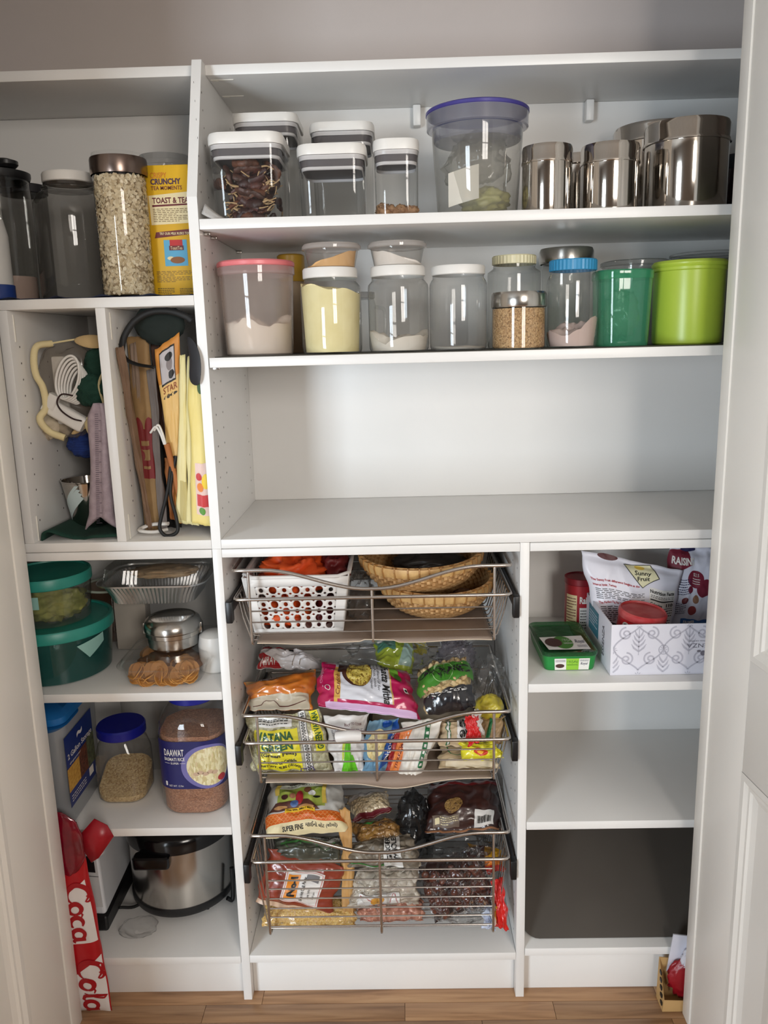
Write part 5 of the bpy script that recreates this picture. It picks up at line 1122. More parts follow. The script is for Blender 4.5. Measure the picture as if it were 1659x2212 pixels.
# patterned gift box
bx = thing('gift_box', 'open white cardboard box with grey damask pattern', 'box', (.985, .148, R1+.0005)); X0, X1, Yf, Yk, H = -.158, .15, -.112, .112, .114
CARD = mat('white_card', (226, 224, 232), .6, col2=(218, 216, 226), vs=8); DAM = mat('damask_grey', (190, 188, 200), .6); DAMD = mat('damask_dark', (120, 116, 126), .6)
box('front_wall', X0, X1, Yf, Yf+.003, 0, H, CARD, bx, .0008); box('back_wall', X0, X1, Yk-.003, Yk, 0, H, CARD, bx, .0008); box('side_wall', X0, X0+.003, Yf+.003, Yk-.003, 0, H, CARD, bx, .0008); box('side_wall', X1-.003, X1, Yf+.003, Yk-.003, 0, H, CARD, bx, .0008); box('floor_panel', X0+.003, X1-.003, Yf+.003, Yk-.003, 0, .003, CARD, bx, .0005)
sf = quadsurf((X0, Yf-.0001, 0), (X1, Yf-.0001, 0), (X0, Yf-.0001, H), (X1, Yf-.0001, H)); asp = (X1-X0)/H
def spiral(cx, cy, r, a0, turns, sgn, n=30): return [(cx+(r*(1-.85*i/n))*math.cos(a0+sgn*turns*2*PI*i/n)/asp, cy+(r*(1-.85*i/n))*math.sin(a0+sgn*turns*2*PI*i/n)) for i in range(n+1)]
st_ = []; cell = .62
for ix in range(-1, 6):
    for iy in range(-1, 3):
        cx = (.05+ix*.93+(.465 if iy % 2 else 0))/asp; cy = .02+iy*.5
        for sg in (-1, 1):
            st_.append(([(cx+sg*(.46*math.sin(PI*k/24)**1.4)/asp, cy-.42+.86*k/24) for k in range(25)], .018/asp*1.6))
            st_.append((spiral(cx+sg*.22/asp, cy-.20, .13, PI/2 if sg > 0 else PI/2, 1.5, sg), .03/asp))
            for k in range(4): st_.append(([(cx, cy-.05+.09*k), (cx+sg*(.09-.012*k)/asp, cy+.02+.09*k), (cx+sg*(.14-.02*k)/asp, cy+.10+.09*k)], [.03/asp, .035/asp, .006/asp]))
        st_.append(([(cx, cy-.12), (cx, cy+.40)], .014/asp))
        st_.append(([(cx+.465/asp+.09*math.cos(2*PI*k/16)/asp, cy-.02+.09*math.sin(2*PI*k/16)) for k in range(17)], .018/asp))
        for k in range(8): a = 2*PI*k/8; st_.append(([(cx+(.465+.03*math.cos(a))/asp, cy-.02+.03*math.sin(a)), (cx+(.465+.07*math.cos(a))/asp, cy-.02+.07*math.sin(a))], .014/asp))
st_ = [s for s in st_ if all(.004 < p[0] < .996 and .01 < p[1] < .99 for p in s[0])]
o = ribbons(sf, bx, DAM, st_, 'damask_print', .0003, asp); o['kind'] = 'stuff'
text(sf, bx, 'ESSENZA', (.52, .53, .74, .61), DAMD, off=.0006, rot=180, bold=.0); text(sf, bx, 'fragrance candle', (.54, .64, .70, .68), DAMD, off=.0006, rot=180); disc(sf, bx, DAMD, .635, .42, .02, .05, 'crest_print', .0006); disc(sf, bx, DAMD, .605, .46, .014, .022, 'crest_print', .0006); disc(sf, bx, DAMD, .665, .46, .014, .022, 'crest_print', .0006)
sf = quadsurf((X0-.0001, Yk, 0), (X0-.0001, Yf, 0), (X0-.0001, Yk, H), (X0-.0001, Yf, H)); patch(sf, bx, mat('teal_print', (64, 128, 146), .5), (.12, .35, .52, .88), 'side_print', 3, 3, .0004); text(sf, bx, 'ESSENZA', (.68, .2, .76, .8), DAMD, rot=90, off=.0008); lines_of_print(sf, bx, (.16, .5, .48, .8), 5, CARD, 3, off=.0008)
# fig bag
FIGB = mat('fig_bag', (232, 230, 238), .35, col2=(224, 222, 232), vs=8)
t, sf = bag('fig_bag', 'white bag of dried figs with nutrition panel standing in the box', 'bag', (.848, .19, .785), (1.0, .19, .785), (0.7966, 0.2250, 1.0001), (1.0363, 0.2150, 0.9478), FIGB, t=.04, s0=.0, s1=.06, wr=.0025, seed=4, pw=4)
REDI = mat('crimson_ink', (184, 44, 60), .5); CREM = mat('emblem_cream', (236, 230, 190), .5)
patch(sf, t, CREM, ((.58, .70), (.76, .83), (.68, .985), (.42, .93)), 'emblem', 8, 8); ribbons(sf, t, INK, [([(.58, .70), (.76, .83), (.68, .985), (.42, .93), (.58, .70)], .008)], 'emblem_edge', OFF*2); text(sf, t, 'Sunny\nFruit', (.51, .785, .68, .90), INK, bold=.02, shear=.1); disc(sf, t, mat('sun_print', (240, 206, 90), .5), .57, .93, .05, .02, 'emblem_sun', OFF*2)
text(sf, t, 'The Sunny Fruit difference begins at the', (.05, .70, .545, .735), REDI, bold=.02); text(sf, t, 'source: Izmir, Turkey', (.05, .645, .30, .68), REDI, bold=.02); lines_of_print(sf, t, (.06, .51, .60, .63), 6, INK, 5); text(sf, t, 'The Perfect Fig for Every Gourmet Kitchen', (.07, .455, .60, .49), REDI, bold=.02); lines_of_print(sf, t, (.08, .26, .60, .44), 8, INK, 6)
patch(sf, t, WLID, (.655, .16, .945, .705), 'nutrition_panel', 6, 8); text(sf, t, 'Nutrition Facts', (.665, .64, .935, .685), INK, bold=.03); lines_of_print(sf, t, (.67, .585, .93, .625), 2, INK, 7); patch(sf, t, INK, (.665, .555, .935, .57), 'panel_bar', 4, 1, OFF*2); text(sf, t, 'Calories', (.665, .49, .80, .53), INK, bold=.03); text(sf, t, '110', (.85, .49, .935, .535), INK, bold=.03); patch(sf, t, INK, (.665, .465, .935, .472), 'panel_bar', 4, 1, OFF*2); lines_of_print(sf, t, (.67, .19, .935, .455), 8, INK, 8)
disc(sf, t, mat('fig_print', (90, 50, 50), .5), .27, .985, .1, .035, 'fig_print')
patch(sf, t, mat('charcoal_print', (44, 46, 56), .5), ((.02, -.0), (.36, -.0), (.36, .17), (.06, .30)), 'corner_print', 6, 6); lines_of_print(sf, t, (.1, .06, .3, .2), 4, WLID, 2, off=OFF*2.4)
# raisin bag
t, sf = bag('raisin_bag', 'white bag of chocolate raisins leaning at the box end', 'bag', (1.0, .236, .785), (1.11, .236, .785), (1.0164, 0.2520, 0.9995), (1.1267, 0.2520, 0.9904), mat('raisin_bag', (222, 222, 234), .35), t=.05, s0=.0, s1=.06, wr=.003, seed=8)
MAR = mat('maroon_print', (124, 36, 56), .5); patch(sf, t, MAR, ((.0, .70), (.42, .80), (.36, .97), (.0, .94)), 'brand_patch', 6, 6) ; text(sf, t, 'RAISINS', (.06, .80, .46, .88), WLID, bold=.03, rot=0); disc(sf, t, NAVY, .36, .965, .16, .03, 'brand_oval', OFF*2)
disc(sf, t, MAR, .52, .66, .17, .10, 'round_print'); disc(sf, t, MAR, .72, .56, .17, .10, 'round_print'); text(sf, t, '$2.5', (.45, .69, .57, .73), WLID, off=OFF*3); lines_of_print(sf, t, (.44, .60, .6, .68), 3, WLID, 5, off=OFF*3); disc(sf, t, MAR, .42, .535, .05, .04, 'raisin_print'); disc(sf, t, mat('raisin_red', (150, 62, 62), .4), .50, .30, .09, .05, 'raisin_print'); disc(sf, t, mat('raisin_dark', (110, 46, 50), .4), .32, .42, .07, .035, 'raisin_print'); disc(sf, t, mat('almond_print2', (150, 110, 84), .4), .55, .43, .06, .05, 'almond_print', rot=.6)
lines_of_print(sf, t, (.12, .48, .42, .66), 7, NAVY, 4); lines_of_print(sf, t, (.06, .27, .36, .40), 6, NAVY, 6); patch(sf, t, mat('cobalt_band', (60, 112, 176), .5), ((.30, .10), (.9, .08), (.9, .18), (.28, .22)), 'band', 6, 3); text(sf, t, 'FARMER\nOWNED', (.34, .11, .60, .19), WLID, bold=.03)
# red drum tin in the box and red can behind
t = thing('red_tin', 'round red tin with dusty lid tilted in the gift box', 'tin', (.902, .106, .806)); rr = .050
lathe('body', [(rr*.94, 0), (rr, .003), (rr, .078)], mat('red_tin', (196, 30, 36), .3), t, 48); lathe('lid', [(rr*1.0, .074), (rr*1.03, .076), (rr*1.03, .088), (rr*.96, .092), (rr*.93, .088), (.0001, .088)], mat('red_lid', (178, 40, 46), .45, col2=(196, 90, 88), vs=30), t, 48, caps=False); t.rotation_euler = (math.radians(5), math.radians(6), 0)
sf = cylsurf(rr*1.003, 0, .078, -70, 50); disc(sf, t, WLID, .12, .80, .09, .10, 'badge', .0005); disc(sf, t, INK, .12, .80, .05, .06, 'badge', .0009)
t = thing('raisin_can', 'dark red can with nutrition panel behind the gift box', 'can', (.822, .305, R1+.0005)); rr = .0375; zt = .142
lathe('body', [(rr*.98, 0), (rr, .002), (rr, zt-.014)], mat('can_red', (172, 34, 44), .4), t, 40); lathe('lid', [(rr*1.0, zt-.016), (rr*1.05, zt-.014), (rr*1.05, zt), (rr*1.0, zt+.001), (rr*.97, zt-.002), (.0001, zt-.002)], mat('can_lid', (142, 28, 42), .4), t, 40, caps=False)
sf = cylsurf(rr*1.004, 0, zt-.016, -75, 45); patch(sf, t, CRM, (.04, .0, .42, .82), 'nutrition_panel', 8, 4); lines_of_print(sf, t, (.06, .1, .40, .78), 12, BUR, 3); text(sf, t, 'Raisins', (.50, .66, .98, .80), WLID, bold=.03); patch(sf, t, WLID, (.5, .1, .98, .58), 'text_panel', 8, 4); lines_of_print(sf, t, (.53, .15, .95, .55), 7, INK, 4)
# dark board in the lowest compartment
t = thing('dark_board', 'large dark grey sheet with rounded corners leaning in the lowest compartment', 'sheet', (.98, .03, .1285)); Lh = .36
V, F = loft_geo([rring(.66, Lh, .035, 0), rring(.66, Lh, .035, .004)]); o = mk('sheet', [(a, b+Lh/2, c) for a, b, c in V], F, mat('dark_laminate', (78, 72, 66), .45, col2=(72, 66, 60), vs=4), t, 20); o.rotation_euler = (math.radians(38), 0, 0)
# crate at the jamb
t = thing('cardboard_crate', 'small printed cardboard crate with red and white packs by the door', 'crate', (1.02, -.024, .0)); KB = mat('crate_board', (196, 158, 104), .7)
o = mk('carton', [(-.072, -.022, 0), (.06, -.022, 0), (.06, .022, 0), (-.072, .022, 0), (-.070, -.022, .030), (.06, -.022, -.05+.075), (.06, .022, .09), (-.070, .022, .105)], [(0, 3, 2, 1), (0, 1, 5, 4), (1, 2, 6, 5), (2, 3, 7, 6), (3, 0, 4, 7)], KB, t, 0); o.modifiers.new('t', 'SOLIDIFY').thickness = .002
for i in range(5): box('printed_block', -.0735, -.0715, -.018+.003*i, -.008+.003*i, .012+.017*i, .020+.017*i, INK, t, 0)
crumple('red_pack', .055, .016, .055, mat('pack_red', (150, 24, 36), .35), t, (.0, .0, .07), 4, .2); crumple('white_pack', .045, .018, .05, mat('pack_white', (222, 222, 232), .45), t, (.016, -.004, .11), 7, .25)
o = mk('paper_corner', [(-.055, .012, .075), (.05, .004, .075), (-.045, .010, .172), (.05, .006, .162)], [(0, 1, 3, 2)], mat('pack_white', (222, 222, 232), .45), t, 0); o.modifiers.new('t', 'SOLIDIFY').thickness = .003

# ================================================================== pull-out wire baskets
TAUPE = mat('taupe_liner', (150, 132, 118), .7, col2=(140, 122, 108), vs=12, bump=.2, bs=500); LEDGE = mat('liner_edge', (224, 206, 184), .7)
DEPTH = .372
def wire_basket(label, zr, zw, zm, wires, zb, liner):
    b = thing('wire_basket', label, 'basket', (.3235, 0, zb)); xo = -.3235
    def Z(z): return z-zb
    xl, xr = .040+xo, .6085+xo
    def loop(z_front, rr, nm, wave=None):
        P = []; n = 30
        for i in range(n+1):
            s = i/n; x = xl+.006+(xr-xl-.012)*s; zz = z_front
            if wave is not None:
                k = max(0.0, min(1.0, (abs(s-.5)-.02)/.38)); k = k*k*(3-2*k); zz = wave+(z_front-wave)*k
            P.append((x, -.005, zz))
        P += [(xr-.001, -.002, z_front), (xr, .004, z_front), (xr, DEPTH-.006, z_front), (xr-.004, DEPTH, z_front), (xl+.004, DEPTH, z_front), (xl, DEPTH-.006, z_front), (xl, .004, z_front), (xl+.001, -.002, z_front)]
        return tube(nm, P, rr, CHROME, b, 8, True)
    loop(Z(zw), .0040, 'top_rail', Z(zm)); loop(Z(zr), .0040, 'rim')
    cross = None; n = 14
    for i in range(n):
        y = .012+(DEPTH-.03)*i/(n-1)
        if cross is None:
            P = [(xl+.004, 0, Z(zr)), (xl+.012, 0, Z(zr)*.55), (xl+.026, 0, .006), (xl+.030, 0, .002), (xr-.030, 0, .002), (xr-.026, 0, .006), (xr-.012, 0, Z(zr)*.55), (xr-.004, 0, Z(zr))]
            cross = tube('cross_wire', P, .0016, CHROME, b, 6); cross.location = (0, y, 0)
        else: c = cross.copy(); COL.objects.link(c); c.parent = b; c.location = (0, y, 0)
    for x in (.0715, .3235, .5745):
        zt = Z(zm) if x == .3235 else Z(zw)-(.003 if x < .3 else .001)
        tube('post', [(x+xo, -.0052, zt), (x+xo, -.0052, .006), (x+xo, -.0045, .001), (x+xo, .004, -.003), (x+xo, DEPTH, -.003)], .0031, CHROME, b, 8)
    fw = None
    for z in wires:
        if fw is None: fw = tube('front_wire', [(.0715+xo, -.0035, 0), (.5745+xo, -.0035, 0)], .0018, CHROME, b, 6); fw.location = (0, 0, Z(z))
        else: c = fw.copy(); COL.objects.link(c); c.parent = b; c.location = (0, 0, Z(z))
        c = fw.copy(); COL.objects.link(c); c.parent = b; c.location = (0, DEPTH+.001, Z(z)); c.name = 'back_wire'
    for s, x0, x1 in ((-1, .0215+xo, .0345+xo), (1, .6125+xo, .6255+xo)):
        box('slide_cap', x0, x1, -.010, .012, Z(zr)-.050, Z(zr)-.004, BLACKP, b, .002)
        box('slide_rail', x0+.003, x1-.003, .012, .39, Z(zr)-.034, Z(zr)-.006, mat('slide_grey', (70, 70, 74), .35, .6), b, .001)
    if liner:
        V, F = [], []; nx, ny = 48, 10
        for j in range(ny+1):
            for i in range(nx+1):
                x = .082+.488*i/nx; s = i/nx; dr = liner(s)
                if j == 0: V.append((x+xo, -.0065, .0045-dr))
                elif j == 1: V.append((x+xo, -.004, .0055-dr*.3))
                else: V.append((x+xo, .004+(DEPTH-.02)*(j-2)/(ny-2), .0055))
        for j in range(ny):
            for i in range(nx): a = j*(nx+1)+i; F.append((a, a+1, a+nx+2, a+nx+1))
        o = mk('liner', V, F, TAUPE, b, 60); o.modifiers.new('t', 'SOLIDIFY').thickness = .0012
        tube('liner_edge', [V[i] for i in range(nx+1)], .0011, LEDGE, b, 6)
    return b
B1, B2, B3 = .874, .556, .178
wire_basket('top wire basket with the white tub and woven bowls', .9705, 1.0325, .9885, (.9445, .9205, .8965), B1, lambda s: .003+.004*math.sin(s*7)**2-(.004 if .45 < s < .6 else 0))
wire_basket('middle wire basket heaped with colourful food bags', .6485, .7120, .6685, (.6255, .6015, .5765), B2, lambda s: .004+.020*math.exp(-((s-.58)/.16)**2)+.006*math.exp(-((s-.3)/.1)**2)-.003*s)
wire_basket('bottom wire basket, the deepest, full of spice and bean bags', .3615, .4270, .3815, (.3375, .3135, .2925, .2680, .2430, .2205, .1965), B3, None)
# ---- white tub with round holes
def hole_wall(name, fn, cols, rows, rad, m, parent, mx=.06, my=.10, asp=1.0):
    """wall whose round holes are cut out; fn(u, v) -> point"""
    V, F = [], []; K = 16
    def add(u, v): V.append(fn(u, v)); return len(V)-1
    for a, b_, c, d in ((0, 0, 1, my*.6), (0, 1-my*1.4, 1, 1), (0, my*.6, mx, 1-my*1.4), (1-mx, my*.6, 1, 1-my*1.4)):
        n = 8
        for i in range(n):
            for j in range(2):
                u0, u1 = a+(c-a)*i/n, a+(c-a)*(i+1)/n; v0, v1 = b_+(d-b_)*j/2, b_+(d-b_)*(j+1)/2
                F.append((add(u0, v0), add(u1, v0), add(u1, v1), add(u0, v1)))
    cw, ch = (1-2*mx)/cols, (1-2*my)/rows; rng = random.Random(2)
    for i in range(cols):
        for j in range(rows):
            u0, v0 = mx+cw*i, my*.6+ch*j; cx, cy = u0+cw/2, v0+ch/2; rr = rad(i, j)
            outer, inner = [], []
            for k in range(K):
                a = 2*PI*(k+.5)/K-PI*.75; c, s = math.cos(a), math.sin(a); q = max(abs(c), abs(s))
                outer.append(add(cx+cw/2*c/q, cy+ch/2*s/q)); inner.append(add(cx+rr*c, cy+rr*s*asp))
            for k in range(K): l_ = (k+1) % K; F.append((outer[k], outer[l_], inner[l_], inner[k]))
    o = mk(name, V, F, m, parent, 30); md = o.modifiers.new('w', 'WELD'); md.merge_threshold = .00005; md = o.modifiers.new('t', 'SOLIDIFY'); md.thickness = .0022; md.offset = 0
    return o
WB = mat('white_tub', (234, 230, 226), .4)
zb_, zt_ = .8815, 1.0060; y0, y1 = .032, .30
xb0, xb1, xt0, xt1 = 0.0704, 0.2577, 0.0509, 0.2738
t = thing('perforated_tub', 'white plastic tub punched with round holes', 'tub', ((xb0+xb1)/2, y0, zb_)); ox, oy, oz = (xb0+xb1)/2, y0, zb_; ins = .012
c00, c10, c11, c01 = Vector((xb0-ox, ins*.6, 0)), Vector((xb1-ox, ins*.6, 0)), Vector((xb1-ox, y1-oy-ins, 0)), Vector((xb0-ox, y1-oy-ins, 0))
d00, d10, d11, d01 = Vector((xt0-ox, 0, zt_-oz)), Vector((xt1-ox, 0, zt_-oz)), Vector((xt1-ox, y1-oy, zt_-oz)), Vector((xt0-ox, y1-oy, zt_-oz))
def wallfn(a, b_, c, d): return lambda u, v: (a*(1-u)+b_*u)*(1-v)+(c*(1-u)+d*u)*v
sz = lambda i, j: .038 if (i+j) % 2 == 0 else (.022 if (i*3+j) % 4 else .030)
asp_ = (xt1-xt0)/(zt_-zb_)
hole_wall('front_wall', wallfn(c00, c10, d00, d10), 7, 6, sz, WB, t, .10, .12, asp_); hole_wall('side_wall', wallfn(c10, c11, d10, d11), 7, 6, sz, WB, t, .10, .12, asp_*.9); hole_wall('back_wall', wallfn(c11, c01, d11, d01), 7, 6, sz, WB, t, .10, .12, asp_); hole_wall('side_wall', wallfn(c01, c00, d01, d00), 7, 6, sz, WB, t, .10, .12, asp_*.9)
mk('floor_panel', [c00, c10, c11, c01], [(0, 1, 2, 3)], WB, t, 0).modifiers.new('t', 'SOLIDIFY').thickness = .002
R = [d00, d10, d11, d01]; cc = sum(R, Vector())/4; P = []
for k in range(4):
    a, b_ = R[k], R[(k+1) % 4]
    for i in range(1, 10): P.append(a.lerp(b_, i/10))
tube('rolled_rim', P, .005, WB, t, 8, True, .8)
def cloth(name, label, cat, c, rx, ry, rz, m, seed, amp=.45, sc=1.8):
    t = thing(name, label, cat, c); crumple('folds', rx, ry, rz, m, t, (0, 0, 0), seed, amp, sc); return t
cloth('orange_cloth', 'bunched orange bag stuffed in the white tub', 'cloth', (0.1514, 0.1400, 0.9894), .072, .085, .045, mat('orange_nylon', (222, 88, 32), .5, col2=(206, 74, 24), vs=12), 3, .5)
cloth('orange_cloth', 'lower orange folds seen through the holes of the tub', 'cloth', (0.1332, 0.1300, 0.9088), .068, .085, .040, mat('orange_nylon', (222, 88, 32), .5), 8, .3)
cloth('maroon_cloth', 'dark maroon bag bunched beside the orange one', 'cloth', (0.2353, 0.1500, 0.9890), .036, .06, .034, mat('maroon_nylon', (104, 26, 26), .5), 5, .4)
cloth('maroon_cloth', 'dark maroon folds low in the white tub', 'cloth', (0.2115, 0.1400, 0.8928), .03, .06, .04, mat('maroon_nylon', (104, 26, 26), .5), 9, .3)
# ---- woven bowls
WK = mat('wicker', (196, 148, 92), .6, col2=(150, 104, 58), vs=90, stretch=(1, 1, 3), bump=.4, bs=200); WR = mat('wicker_rim', (212, 172, 112), .5, col2=(190, 146, 90), vs=60)
def woven_bowl(label, c, rr, h, tx, ty):
    t = thing('woven_bowl', label, 'bowl', c); seg, rings = 132, 16; V, F = [], []
    for side, k in ((1, 1.0), (-1, .955)):
        for j in range(rings+1):
            s = j/rings; r = rr*(.30+.70*math.sin(s*PI/2)**.8)*k; z = h*(s**1.5)+(.004 if side < 0 else 0)
            for i in range(seg):
                a = 2*PI*i/seg; d = .0018*(1 if ((i//2)+j) % 2 else -1)*(side if j not in (0, rings) else 0); V.append(((r+d)*math.cos(a), (r+d)*math.sin(a), z))
    N = seg*(rings+1)
    for j in range(rings):
        for i in range(seg): k = (i+1) % seg; F.append((j*seg+i, j*seg+k, (j+1)*seg+k, (j+1)*seg+i)); F.append((N+j*seg+i, N+(j+1)*seg+i, N+(j+1)*seg+k, N+j*seg+k))
    for i in range(seg): k = (i+1) % seg; F.append((rings*seg+i, rings*seg+k, N+rings*seg+k, N+rings*seg+i))
    F.append(tuple(range(seg-1, -1, -1))); F.append(tuple(N+i for i in range(seg))); FM = [((q_[0] % seg)//2+(q_[0] % N)//seg) % 2 for q_ in F]; mk('weave', V, F, None, t, 30, mats=[WK, mat('wicker_light', (206, 164, 112), .6, col2=(184, 140, 90), vs=90, bump=.4, bs=200)], fm=FM)
    mk('rim_hoop', *lathe_geo([(rr*.965, h-.018), (rr*1.005, h-.018), (rr*1.03, h-.004), (rr*1.02, h+.002), (rr*.97, h+.001), (rr*.965, h-.018)], 72, False), WR, t, 40)
    w0 = None; nw = 34
    for i in range(nw):
        if w0 is None:
            V, F = [], []
            ring = [(rr*.955, h-.021), (rr*1.012, h-.021), (rr*1.042, h-.004), (rr*1.028, h+.005), (rr*.965, h+.004)]
            for q in (-.011, .011):
                for r, z in ring: V.append((r*math.cos(q), r*math.sin(q)+.0008, z))
            n = 5
            for k in range(n): F.append((k, (k+1) % n, n+(k+1) % n, n+k))
            F += [tuple(range(n-1, -1, -1)), tuple(range(n, 2*n))]; w0 = mk('cane_wrap', V, F, mat('cane', (170, 124, 70), .55), t, 0); w = w0
        else: w = w0.copy(); COL.objects.link(w); w.parent = t
        w.rotation_euler = (0, 0, 2*PI*i/nw+.03*math.sin(i*5))
    t.rotation_euler = (tx, ty, .2); return t
rr = .128
woven_bowl('lower woven cane bowl resting on the basket liner', (0.4605, .172, B1+.008), rr, .078, math.radians(3), 0)
woven_bowl('upper woven cane bowl stacked in the other bowl', (0.4319, .168, B1+.068), rr*1.06, .078, math.radians(2), math.radians(-2))
WAL2 = mat('root_brown', (120, 84, 56), .7, col2=(96, 66, 44), vs=40, bump=.3, bs=90)
for lab, c, s in (('brown root at the rim of the lower woven bowl', (0.3892, 0.0850, 0.9461), .016), ('second brown root deeper in the lower woven bowl', (0.5218, 0.1400, 0.9246), .018)):
    t = thing('taro_root', lab, 'root', c); crumple('root', s*1.3, s, s*.8, WAL2, t, (0, 0, 0), 3, .15)
t = thing('clear_bag', 'crinkled clear bag between the white tub and the bowls', 'plastic bag', (0.2904, 0.1600, 0.9064)); crumple('film', .03, .07, .055, POLY, t, (0, 0, .01), 12, .4)
t = thing('dark_bag', 'dark plastic bag lying in the upper woven bowl', 'plastic bag', (0.4519, 0.1800, 0.9824)); crumple('film', .08, .06, .022, mat('charcoal_film', (52, 46, 42), .4), t, (0, 0, .01), 14, .3)

# ================================================================== food bags, middle basket
def film_over(parent, surf, q, m=FILMW, off=.003): return patch(surf, parent, m, q, 'clear_film', 16, 16, off)
PEA = cells('dry_peas', [(176, 170, 132), (196, 190, 156), (156, 150, 112), (206, 200, 170)], 125, .45, .9, coat=.4)
YLB = mat('label_yellow', (238, 224, 40), .4); DGR = mat('dark_green_ink', (22, 92, 34), .5); PUR = mat('violet_ink', (96, 78, 140), .5)
G = 'food bags in the middle basket'
t, sf = bag('pea_bag', 'bag of dried green peas with big yellow label', 'bag', (0.0471, 0.0340, 0.5585), (0.2213, 0.0340, 0.5555), (0.0339, 0.0700, 0.6694), (0.1985, 0.0750, 0.6884), PEA, t=.055, back=.62, s0=.02, s1=.10, wr=.002, seed=2, group=G, nu=34, nv=30)
patch(sf, t, YLB, (.10, .05, .665, .76), 'printed_label', 14, 14); text(sf, t, 'VATANA', (.125, .57, .60, .72), DGR, bold=.045, off=.0012); text(sf, t, 'GREEN', (.16, .40, .58, .53), DGR, bold=.045, off=.0012); text(sf, t, '(Green Peas)', (.15, .285, .61, .365), INK, bold=.03, off=.0012); text(sf, t, 'Product of Canada', (.17, .175, .60, .235), INK, bold=.03, off=.0012); text(sf, t, 'NET WT. 4LBS (1810G)', (.145, .09, .64, .145), INK, bold=.025, off=.0012)
patch(sf, t, WLID, (.695, .04, .80, 1.0), 'printed_border', 6, 16); patch(sf, t, INK, (.70, .04, .706, 1.0), 'border_line', 2, 12, .001); patch(sf, t, INK, (.79, .04, .796, 1.0), 'border_line', 2, 12, .001)
g = Geo()
for k in range(20):
    v = .06+.047*k; pts = [(.748+.022*math.cos(a_*PI/4), v+.014*math.sin(a_*PI/4)) for a_ in range(9)]; g.add(ribbon_geo(sf, pts, .012, .0011, 1))
o = mk('border_motif', g.v, g.f, INK, t, 0); o['kind'] = 'stuff'
patch(sf, t, YLB, (.855, .34, .965, 1.0), 'printed_strip', 4, 12); text(sf, t, 'GREEN VATANA', (.875, .37, .95, .98), DGR, rot=90, bold=.03, off=.0012)
patch(sf, t, WLID, (.12, .80, .60, .97), 'printed_notice', 8, 6); lines_of_print(sf, t, (.16, .83, .56, .94), 3, INK, 2, off=.0012); ribbons(sf, t, PUR, [([(.62, .02), (.64, .09), (.78, .09), (.80, .02)], .012)], 'corner_mark', .001); film_over(t, sf, (.04, .03, .98, .96))
# snack mix lying above it
SN = mat('snack_orange', (204, 108, 28), .3, col2=(226, 138, 48), vs=30, bump=.5, bs=60, coat=.6)
t, sf = bag('snack_bag', 'clear-topped bag of orange snacks lying above the peas', 'bag', (0.0413, 0.0750, 0.6868), (0.1782, 0.0700, 0.6845), (0.0274, 0.1200, 0.7289), (0.1867, 0.1400, 0.7510), SN, t=.06, s0=.05, s1=.05, wr=.005, seed=5, group=G)
patch(sf, t, mat('snack_white', (196, 186, 166), .4), ((.02, .0), (.96, .0), (.97, .34), (.03, .30)), 'printed_base', 14, 8); ribbons(sf, t, mat('maroon_ink', (90, 36, 30), .5), [([(.08, .10), (.22, .10), (.3, .18), (.42, .17), (.5, .07), (.7, .08), (.92, .16)], .012)], 'wave_line', .0012); patch(sf, t, mat('kraft_top', (168, 136, 96), .6), (.02, .88, .98, 1.0), 'folded_top', 12, 4); patch(sf, t, mat('silver_tag', (170, 170, 170), .2, .8), (.22, .84, .45, .95), 'printed_tag', 5, 4, .0014); lines_of_print(sf, t, (.24, .86, .43, .94), 3, INK, 8, off=.002); film_over(t, sf, (.04, .34, .96, .86))
# sweet and sour mix
MAG = mat('magenta_bag', (182, 30, 84), .28, col2=(170, 24, 76), vs=8, coat=.4); SIL = mat('silver_white', (220, 220, 226), .28, col2=(206, 206, 214), vs=8, coat=.3)
t, sf = bag('mixture_bag', 'white and magenta snack bag lying across the middle basket', 'bag', (0.1942, 0.0600, 0.7001), (0.4168, 0.0500, 0.6678), (0.1949, 0.1500, 0.7647), (0.3985, 0.1500, 0.7403), SIL, t=.055, s0=.04, s1=.03, wr=.006, seed=7, group=G, nu=36, nv=28, pw=4)
patch(sf, t, MAG, (.0, .0, .165, 1.0), 'end_band', 6, 14); patch(sf, t, MAG, (.755, .0, 1.0, 1.0), 'end_band', 8, 14); GLD = mat('gold_band', (214, 168, 84), .35); patch(sf, t, GLD, (.165, .0, .225, .86), 'gold_stripe', 4, 14); text(sf, t, 'Crudité', (.178, .2, .218, .62), BUR, rot=90, shear=.3, off=.0012); patch(sf, t, GLD, (.74, .0, .752, 1.0), 'gold_line', 2, 14)
disc(sf, t, mat('dish_dark', (70, 40, 30), .4), .40, .72, .155, .34, 'printed_bowl', .0008, 6, 36); patch(sf, t, mat('dish_shadow', (60, 34, 28), .4), (.20, .70, .30, .98), 'printed_board', 4, 6, .0007)
disc(sf, t, cells('noodle_mix', [(188, 160, 62), (206, 184, 84), (150, 120, 44), (120, 84, 36)], 190, .5, .7, (1, .35, 1)), .42, .70, .13, .30, 'printed_noodles', .0014, 6, 32)
rng = random.Random(6); st_ = []
for k in range(46):
    a = rng.uniform(0, 6.28); q = math.sqrt(rng.random()); cu0, cv0 = .42+.115*q*math.cos(a), .70+.25*q*math.sin(a); d = rng.uniform(0, 3.14); L_ = rng.uniform(.02, .04); st_.append(([(cu0-L_*math.cos(d), cv0-2*L_*math.sin(d)), (cu0+.006, cv0+.01), (cu0+L_*math.cos(d), cv0+2*L_*math.sin(d))], .010))
o = ribbons(sf, t, mat('noodle_light', (206, 186, 96), .45), st_, 'printed_noodles', .0018, 2.0); o['kind'] = 'stuff'
